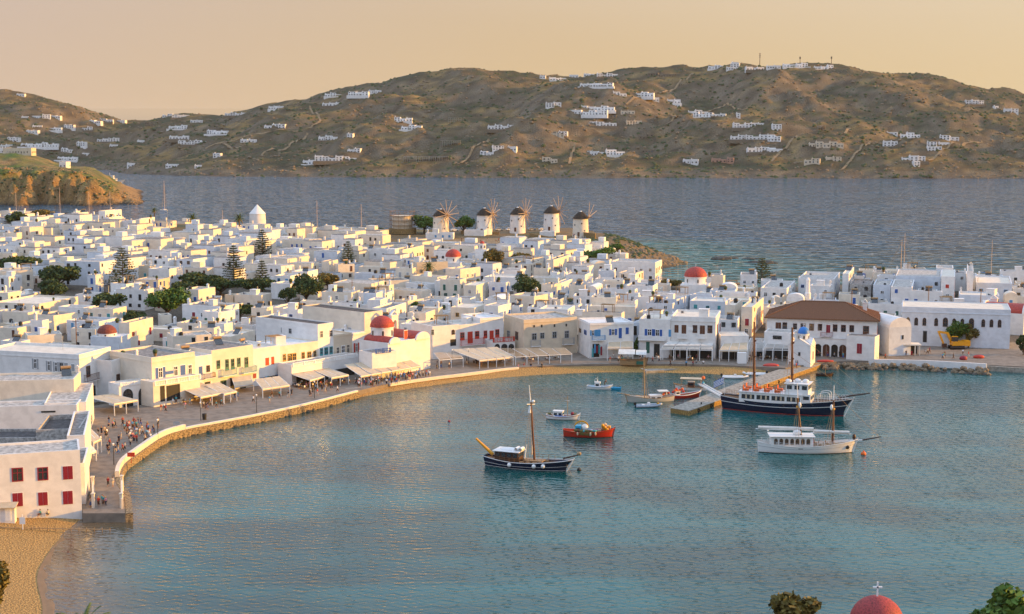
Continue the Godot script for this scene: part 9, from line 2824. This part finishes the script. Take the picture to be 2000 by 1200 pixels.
func harbour_life() -> void:
	awning("sloping beige awning of the blue-door hotel", Vector3(-78.51, 4.60, -333.41), Vector3(-73.08, 4.60, -336.88), Vector3(-65.58, 3.90, -326.64), Vector3(-69.59, 3.90, -320.87), 2, "canvas")
	awning("beige flat pergola roof before the two-arched arcade", Vector3(-93.81, 4.40, -318.16), Vector3(-89.58, 4.40, -322.59), Vector3(-82.31, 4.20, -316.14), Vector3(-86.29, 4.20, -311.30), 2, "canvas")
	awning("beige canopy on left of the twin pergolas", Vector3(-53.66, 4.30, -349.50), Vector3(-49.40, 4.30, -355.60), Vector3(-45.39, 3.90, -348.89), Vector3(-48.19, 3.90, -343.06), 2, "canvas")
	awning("beige canopy on right of the twin pergolas", Vector3(-49.15, 4.30, -355.60), Vector3(-45.97, 4.30, -359.52), Vector3(-39.81, 3.90, -351.13), Vector3(-43.51, 3.90, -346.68), 2, "canvas")
	awning("big striped row of sloping beige awnings before the red domed church", Vector3(-41.82, 5.20, -357.95), Vector3(-27.46, 5.20, -372.01), Vector3(-23.11, 3.70, -365.61), Vector3(-36.84, 3.70, -350.07), 6, "canvas")
	awning("beige awning rows before the red-balcony house", Vector3(-16.41, 4.90, -385.52), Vector3(-3.87, 4.90, -390.16), Vector3(0.40, 3.80, -380.15), Vector3(-8.50, 3.80, -374.11), 4, "canvas")
	awning("slatted beige pergola roof before the beige block", Vector3(-3.57, 4.90, -387.36), Vector3(14.46, 4.90, -388.29), Vector3(16.11, 3.90, -384.83), Vector3(0.81, 3.90, -379.50), 5, "canvas", true)
	awning("small open pergola right of the red domed church", Vector3(-20.66, 4.30, -383.12), Vector3(-14.65, 4.30, -385.83), Vector3(-12.72, 4.00, -377.12), Vector3(-18.84, 4.00, -373.69), 2, "canvas", true)
	awning("wide grey-beige awning right of the blue balcony house", Vector3(26.18, 5.90, -392.89), Vector3(33.09, 5.90, -393.86), Vector3(32.71, 4.90, -389.22), Vector3(25.61, 4.90, -388.29), 2, "canvas")
	awning("white canopy along the brown-windowed cafe front", Vector3(42.91, 6.30, -393.05), Vector3(54.58, 6.20, -391.79), Vector3(54.02, 5.40, -388.67), Vector3(40.54, 5.50, -388.94), 4, "canvas_white", false, false)
	awning("slatted white canopy edge above the cafe crowd", Vector3(40.59, 5.30, -389.34), Vector3(54.08, 5.20, -389.08), Vector3(53.98, 4.50, -387.25), Vector3(39.95, 4.60, -388.43), 4, "canvas_white", true)
	awning("cream scalloped awning on the low cafe block", Vector3(57.59, 6.10, -391.52), Vector3(63.82, 6.10, -390.55), Vector3(63.07, 4.60, -385.67), Vector3(55.54, 4.60, -386.59), 3, "canvas")
	awning("narrow slatted canopy between cafe and sign frame restaurant", Vector3(65.01, 5.00, -395.19), Vector3(68.77, 5.00, -394.23), Vector3(67.88, 4.10, -388.97), Vector3(63.75, 4.10, -388.97), 2, "canvas_white", true)
	awning("glassy slatted canopy below the black sign frame", Vector3(69.31, 5.80, -392.61), Vector3(76.04, 5.80, -390.69), Vector3(75.27, 4.50, -387.25), Vector3(67.46, 4.50, -388.17), 3, "canvas_white", true)
	awning("market awning jutting over the narrow promenade", Vector3(-83.32, 5.20, -277.75), Vector3(-82.09, 5.20, -279.70), Vector3(-79.01, 4.20, -275.33), Vector3(-79.56, 4.20, -272.09), 2, "canvas")
	awning("lower market awning near the ruined house", Vector3(-80.44, 4.20, -268.47), Vector3(-79.62, 4.20, -270.26), Vector3(-77.83, 3.60, -267.64), Vector3(-78.51, 3.60, -265.03), 1, "canvas_white")
	awning("sloping beige shop awning under the turquoise balconies", Vector3(-66.74, 4.60, -342.58), Vector3(-62.76, 4.60, -346.23), Vector3(-61.35, 3.30, -341.54), Vector3(-65.19, 3.30, -338.05), 1, "canvas")
	awning("long beige awning over the clothes shop front", Vector3(-60.88, 4.60, -340.42), Vector3(-55.64, 4.60, -344.76), Vector3(-52.16, 3.70, -337.85), Vector3(-57.72, 3.70, -332.39), 3, "canvas")
	awning("beige awning between the hotel awning and narrow house", Vector3(-71.25, 4.60, -332.73), Vector3(-68.39, 4.60, -336.18), Vector3(-63.03, 3.80, -329.16), Vector3(-65.19, 3.80, -325.25), 2, "canvas")
	# kiosk on the right plaza
	var t := thing("kiosk", "small open kiosk with flat white roof and red drink fridges", "kiosk", Vector3(108.80, 1.50, -397.67), -0.1)
	var b := MB.new()
	b.box(Vector3(0, 2.9, -1.4), Vector3(7.6, 0.3, 4.4))
	part("roof", b, shade("cream"), t)
	for x in [-3.4, -1.9, 2.2, 3.4]:
		b = MB.new()
		b.bx(x - 0.14, x + 0.14, 0, 2.75, 0.3, 0.58)
		part("post", b, shade("cream"), t)
	b = MB.new()
	b.bx(-3.4, 3.4, 0, 2.75, -3.3, -3.0)
	part("back_wall", b, shade("dark"), t)
	for a in [[-2.8, 1.9, "red"], [-0.2, 1.0, "red"], [1.2, 1.0, "crimson"]]:
		b = MB.new()
		b.bx(a[0] - 0.5, a[0] + 0.5, 0, a[1], -0.9, -0.3)
		part("fridge", b, shade(a[2]), t)
	# excavator
	t = thing("excavator", "yellow tracked excavator with folded arm parked before the long hall", "excavator", Vector3(125.93, 1.50, -409.05), 0.05)
	for s in [-1, 1]:
		b = MB.new()
		b.tube(curve([Vector3(-2.0, 0.5, 0), Vector3(2.0, 0.5, 0)], 1), 0.5, 0.5, 10)
		var o := part("track", b, shade("black"), t, Vector3(0, 0, s * 1.1), 0.0, Vector3(1, 1, 0.7))
	b = MB.new()
	b.bx(-1.5, 3.4, 1.1, 2.3, -1.3, 1.3)
	b.bx(2.0, 3.6, 1.0, 2.5, -1.35, 1.35)
	part("engine_body", b, shade("yellow"), t)
	b = MB.new()
	b.bx(-1.5, 0.0, 2.3, 3.6, 0.1, 1.2)
	part("cab_window", b, shade("glass"), t)
	b = MB.new()
	b.bx(-1.55, 0.05, 3.6, 3.72, 0.05, 1.25)
	part("cab_roof", b, shade("yellow"), t)
	b = MB.new()
	b.bar(Vector3(-1.2, 1.8, -0.4), Vector3(-2.6, 4.6, -0.4), 0.5, 0.7)
	b.bar(Vector3(-2.5, 4.5, -0.4), Vector3(-5.0, 4.9, -0.4), 0.45, 0.6)
	part("boom", b, shade("yellow"), t)
	b = MB.new()
	b.bar(Vector3(-5.2, 5.1, -0.4), Vector3(-3.6, 1.6, -0.4), 0.36, 0.5)
	part("arm", b, shade("yellow"), t)
	b = MB.new()
	b.bx(-3.9, -2.7, 0.4, 1.5, -0.9, 0.1)
	part("bucket", b, shade("wood_dark"), t)
	# cars
	var c0: Node3D = null
	var tones := ["white", "sky_blue", "grey", "white", "navy", "dark", "crimson", "hull_grey"]
	var i := 0
	for p in [Vector3(-13.00, 9.89, -637.00), Vector3(-9.02, 10.04, -641.00), Vector3(-5.66, 10.12, -643.00), Vector3(-2.27, 10.16, -644.00), Vector3(1.13, 10.16, -644.00), Vector3(4.50, 9.97, -639.00), Vector3(8.52, 9.89, -637.00), Vector3(11.14, 9.74, -633.00), Vector3(-2.62, 9.30, -621.00), Vector3(0.88, 9.33, -622.00), Vector3(-6.17, 9.48, -626.00)]:
		c0 = car("%s car in the car park below the windmills" % tones[i % 8].replace("hull_grey", "pale grey"), on_ground(p, 0.06), 1.3, tones[i % 8], c0) if c0 == null else car("%s car in the car park below the windmills" % tones[i % 8].replace("hull_grey", "pale grey"), on_ground(p, 0.06), 1.3 + 0.2 * (i % 3), tones[i % 8], c0)
		i += 1
	for k in 9:
		car("%s car behind the second windmill" % tones[(k + 3) % 8].replace("hull_grey", "pale grey"), on_ground(Vector3(-28.64, 12.99, -728.00).lerp(Vector3(15.49, 13.03, -735.00), k / 8.0), 0.05), 0.4, tones[(k + 3) % 8], c0)
	# street lamps, poles, bins
	var lamp: Node3D = null
	for a in [[Vector3(-73.81, 1.50, -264.90), "beside the near parapet"], [Vector3(-71.09, 1.50, -287.49), "before the thick crowd"], [Vector3(-66.43, 1.50, -306.21), "where the quay wall begins"], [Vector3(-56.10, 1.50, -315.32), "on the quay before the clothes shop"], [Vector3(-45.72, 1.50, -332.60), "by the twin pergolas"], [Vector3(-15.86, 1.50, -381.71), "by the small open pergola"], [Vector3(-11.57, 1.50, -383.42), "left of the beige awnings"]]:
		if lamp:
			copy(lamp, "slim street lamp " + a[1], a[0], 0.0, "street lamps on the promenade")
			continue
		lamp = thing("street_lamp", "slim street lamp " + a[1], "street lamp", a[0], 0.0, "street lamps on the promenade")
		b = MB.new()
		b.tube([Vector3.ZERO, Vector3(0, 3.6, 0)], 0.08, 0.05, 6)
		part("post", b, shade("dark"), lamp)
		b = MB.new()
		b.lathe(Vector3(0, 3.6, 0), [Vector2(0.08, 0), Vector2(0.22, 0.35), Vector2(0.0, 0.5)], 8)
		part("lantern", b, shade("white"), lamp)
	for a in [[Vector3(-65.90, 1.50, -307.32), "dark", "black litter bin beside the quay wall"], [Vector3(-69.13, 1.50, -295.53), "grey", "small grey notice board on the promenade"], [Vector3(-70.91, 1.50, -266.16), "red", "bright red notice board by the near parapet"]]:
		b = MB.new()
		if a[1] == "dark":
			b.lathe(Vector3.ZERO, [Vector2(0.42, 0), Vector2(0.5, 1.3), Vector2(0.0, 1.4)], 10)
		else:
			b.bx(-0.7, 0.7, 1.2, 2.0, -0.04, 0.04)
			b.bx(-0.05, 0.05, 0, 1.2, -0.04, 0.04)
		solo("litter_bin" if a[1] == "dark" else "notice_board", b, shade(a[1]), a[2], "bin" if a[1] == "dark" else "notice board", a[0])
	for a in [[Vector3(-118.57, 1.40, -393.00), 11.0, "weathered utility pole before the house with blue doors"], [Vector3(101.10, 1.67, -431.00), 14.0, "tall utility pole behind the town hall roof"], [Vector3(90.36, 1.80, -436.00), 11.0, "utility pole behind the hipped roof's left end"], [Vector3(129.08, 2.37, -449.00), 13.0, "utility pole behind the long hall's left half"], [Vector3(144.97, 2.47, -448.00), 12.0, "utility pole behind the long hall's right half"], [Vector3(-53.59, 4.24, -486.00), 9.0, "thin utility pole amid the middle roofs"], [Vector3(-45.30, 4.66, -497.00), 9.0, "utility pole left of the tall palm"]]:
		b = MB.new()
		b.tube([Vector3(0, -1, 0), Vector3(0, a[1], 0)], 0.16, 0.1, 6)
		b.bx(-0.9, 0.9, a[1] - 0.9, a[1] - 0.78, -0.06, 0.06)
		solo("utility_pole", b, shade("wood"), a[2], "utility pole", a[0])
	# loose things by the water on the right
	for a in [[Vector3(68.18, 1.20, -379.34), Vector3(2.2, 0.6, 1.2), "red", "covered_boat", "red covered inflatable on the sand by the pier", "boat"], [Vector3(83.88, 1.50, -386.01), Vector3(2.4, 0.35, 1.0), "red", "covered_boat", "flat red cover beside the boulder bank", "cover"], [Vector3(98.12, 1.50, -390.42), Vector3(1.0, 0.6, 0.7), "red", "barrier", "red plastic barrier by the hall's corner", "barrier"], [Vector3(121.96, 1.50, -389.53), Vector3(1.1, 0.7, 0.8), "crimson", "barrier", "dark red barrier heap on the right plaza", "barrier"], [Vector3(126.96, 1.50, -392.20), Vector3(1.6, 0.6, 0.8), "red", "barrier", "red barrier at the right end of plaza", "barrier"]]:
		b = MB.new()
		b.ball(Vector3(0, a[1].y * 0.6, 0), a[1], 12, 6)
		solo(a[3], b, shade(a[2]), a[4], a[5], a[0])
	b = MB.new()
	b.prism(PackedVector2Array([Vector2(-1.2, -0.6), Vector2(1.2, -0.6), Vector2(1.2, 0.6), Vector2(-1.2, 0.6)]), 0, 3.2)
	solo("storage_box", b, shade("white"), "tall white storage box standing on the sand near the pier", "box", Vector3(61.16, 1.20, -383.57))

func settle_labels() -> void:   # where two things still read alike, say which one it is by its place from the left
	var by := {}
	for o in get_children():
		if o.has_meta("category"):
			by.get_or_add(o.get_meta("label"), []).append(o)
	var words := ["first", "second", "third", "fourth", "fifth", "sixth", "seventh", "eighth", "ninth", "tenth"]
	for l in by:
		var a: Array = by[l]
		if a.size() > 1:
			a.sort_custom(func(p, q): return p.position.x / -p.position.z < q.position.x / -q.position.z)
			for i in a.size():
				a[i].set_meta("label", "%s from left: %s" % [words[i] if i < 10 else "%dth" % (i + 1), l])

func _ready() -> void:
	# camera, sky, sun, exposure
	var cam := Camera3D.new()
	cam.name = "camera"
	cam.position = Vector3(0, 63, 0)
	cam.rotation.x = -0.12047
	cam.fov = 23.7773
	cam.near = 1.0
	cam.far = 9000.0
	add_child(cam)
	cam.current = true
	var az := deg_to_rad(88.0)
	var el := deg_to_rad(8.5)
	var to_sun := Vector3(sin(az) * cos(el), sin(el), -cos(az) * cos(el))
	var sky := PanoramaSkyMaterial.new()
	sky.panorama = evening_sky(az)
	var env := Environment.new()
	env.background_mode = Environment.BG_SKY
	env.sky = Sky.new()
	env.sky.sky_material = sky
	env.tonemap_mode = Environment.TONE_MAPPER_LINEAR
	env.tonemap_exposure = 1.7
	env.fog_enabled = true
	env.fog_density = 0.00002
	env.fog_light_color = Color(0.82, 0.80, 0.74)
	env.sdfgi_enabled = true
	env.ssao_enabled = true
	env.ssil_enabled = true
	var we := WorldEnvironment.new()
	we.name = "world_environment"
	we.environment = env
	add_child(we)
	var sun := DirectionalLight3D.new()
	sun.name = "sun"
	sun.light_color = Color(1.0, 0.73, 0.30)
	sun.light_energy = 1.4
	sun.light_angular_distance = 0.6
	sun.shadow_enabled = true
	sun.basis = Basis.looking_at(-to_sun, Vector3.UP)
	add_child(sun)

	setup()
	palette()
	more_paint()
	sea_and_land()
	town_houses()
	for a in FRONT:
		front_house(a)
	shoreline()
	landmarks()
	hall_details()
	boats()
	plant_trees()
	villas()
	harbour_life()
	people()
	settle_labels()
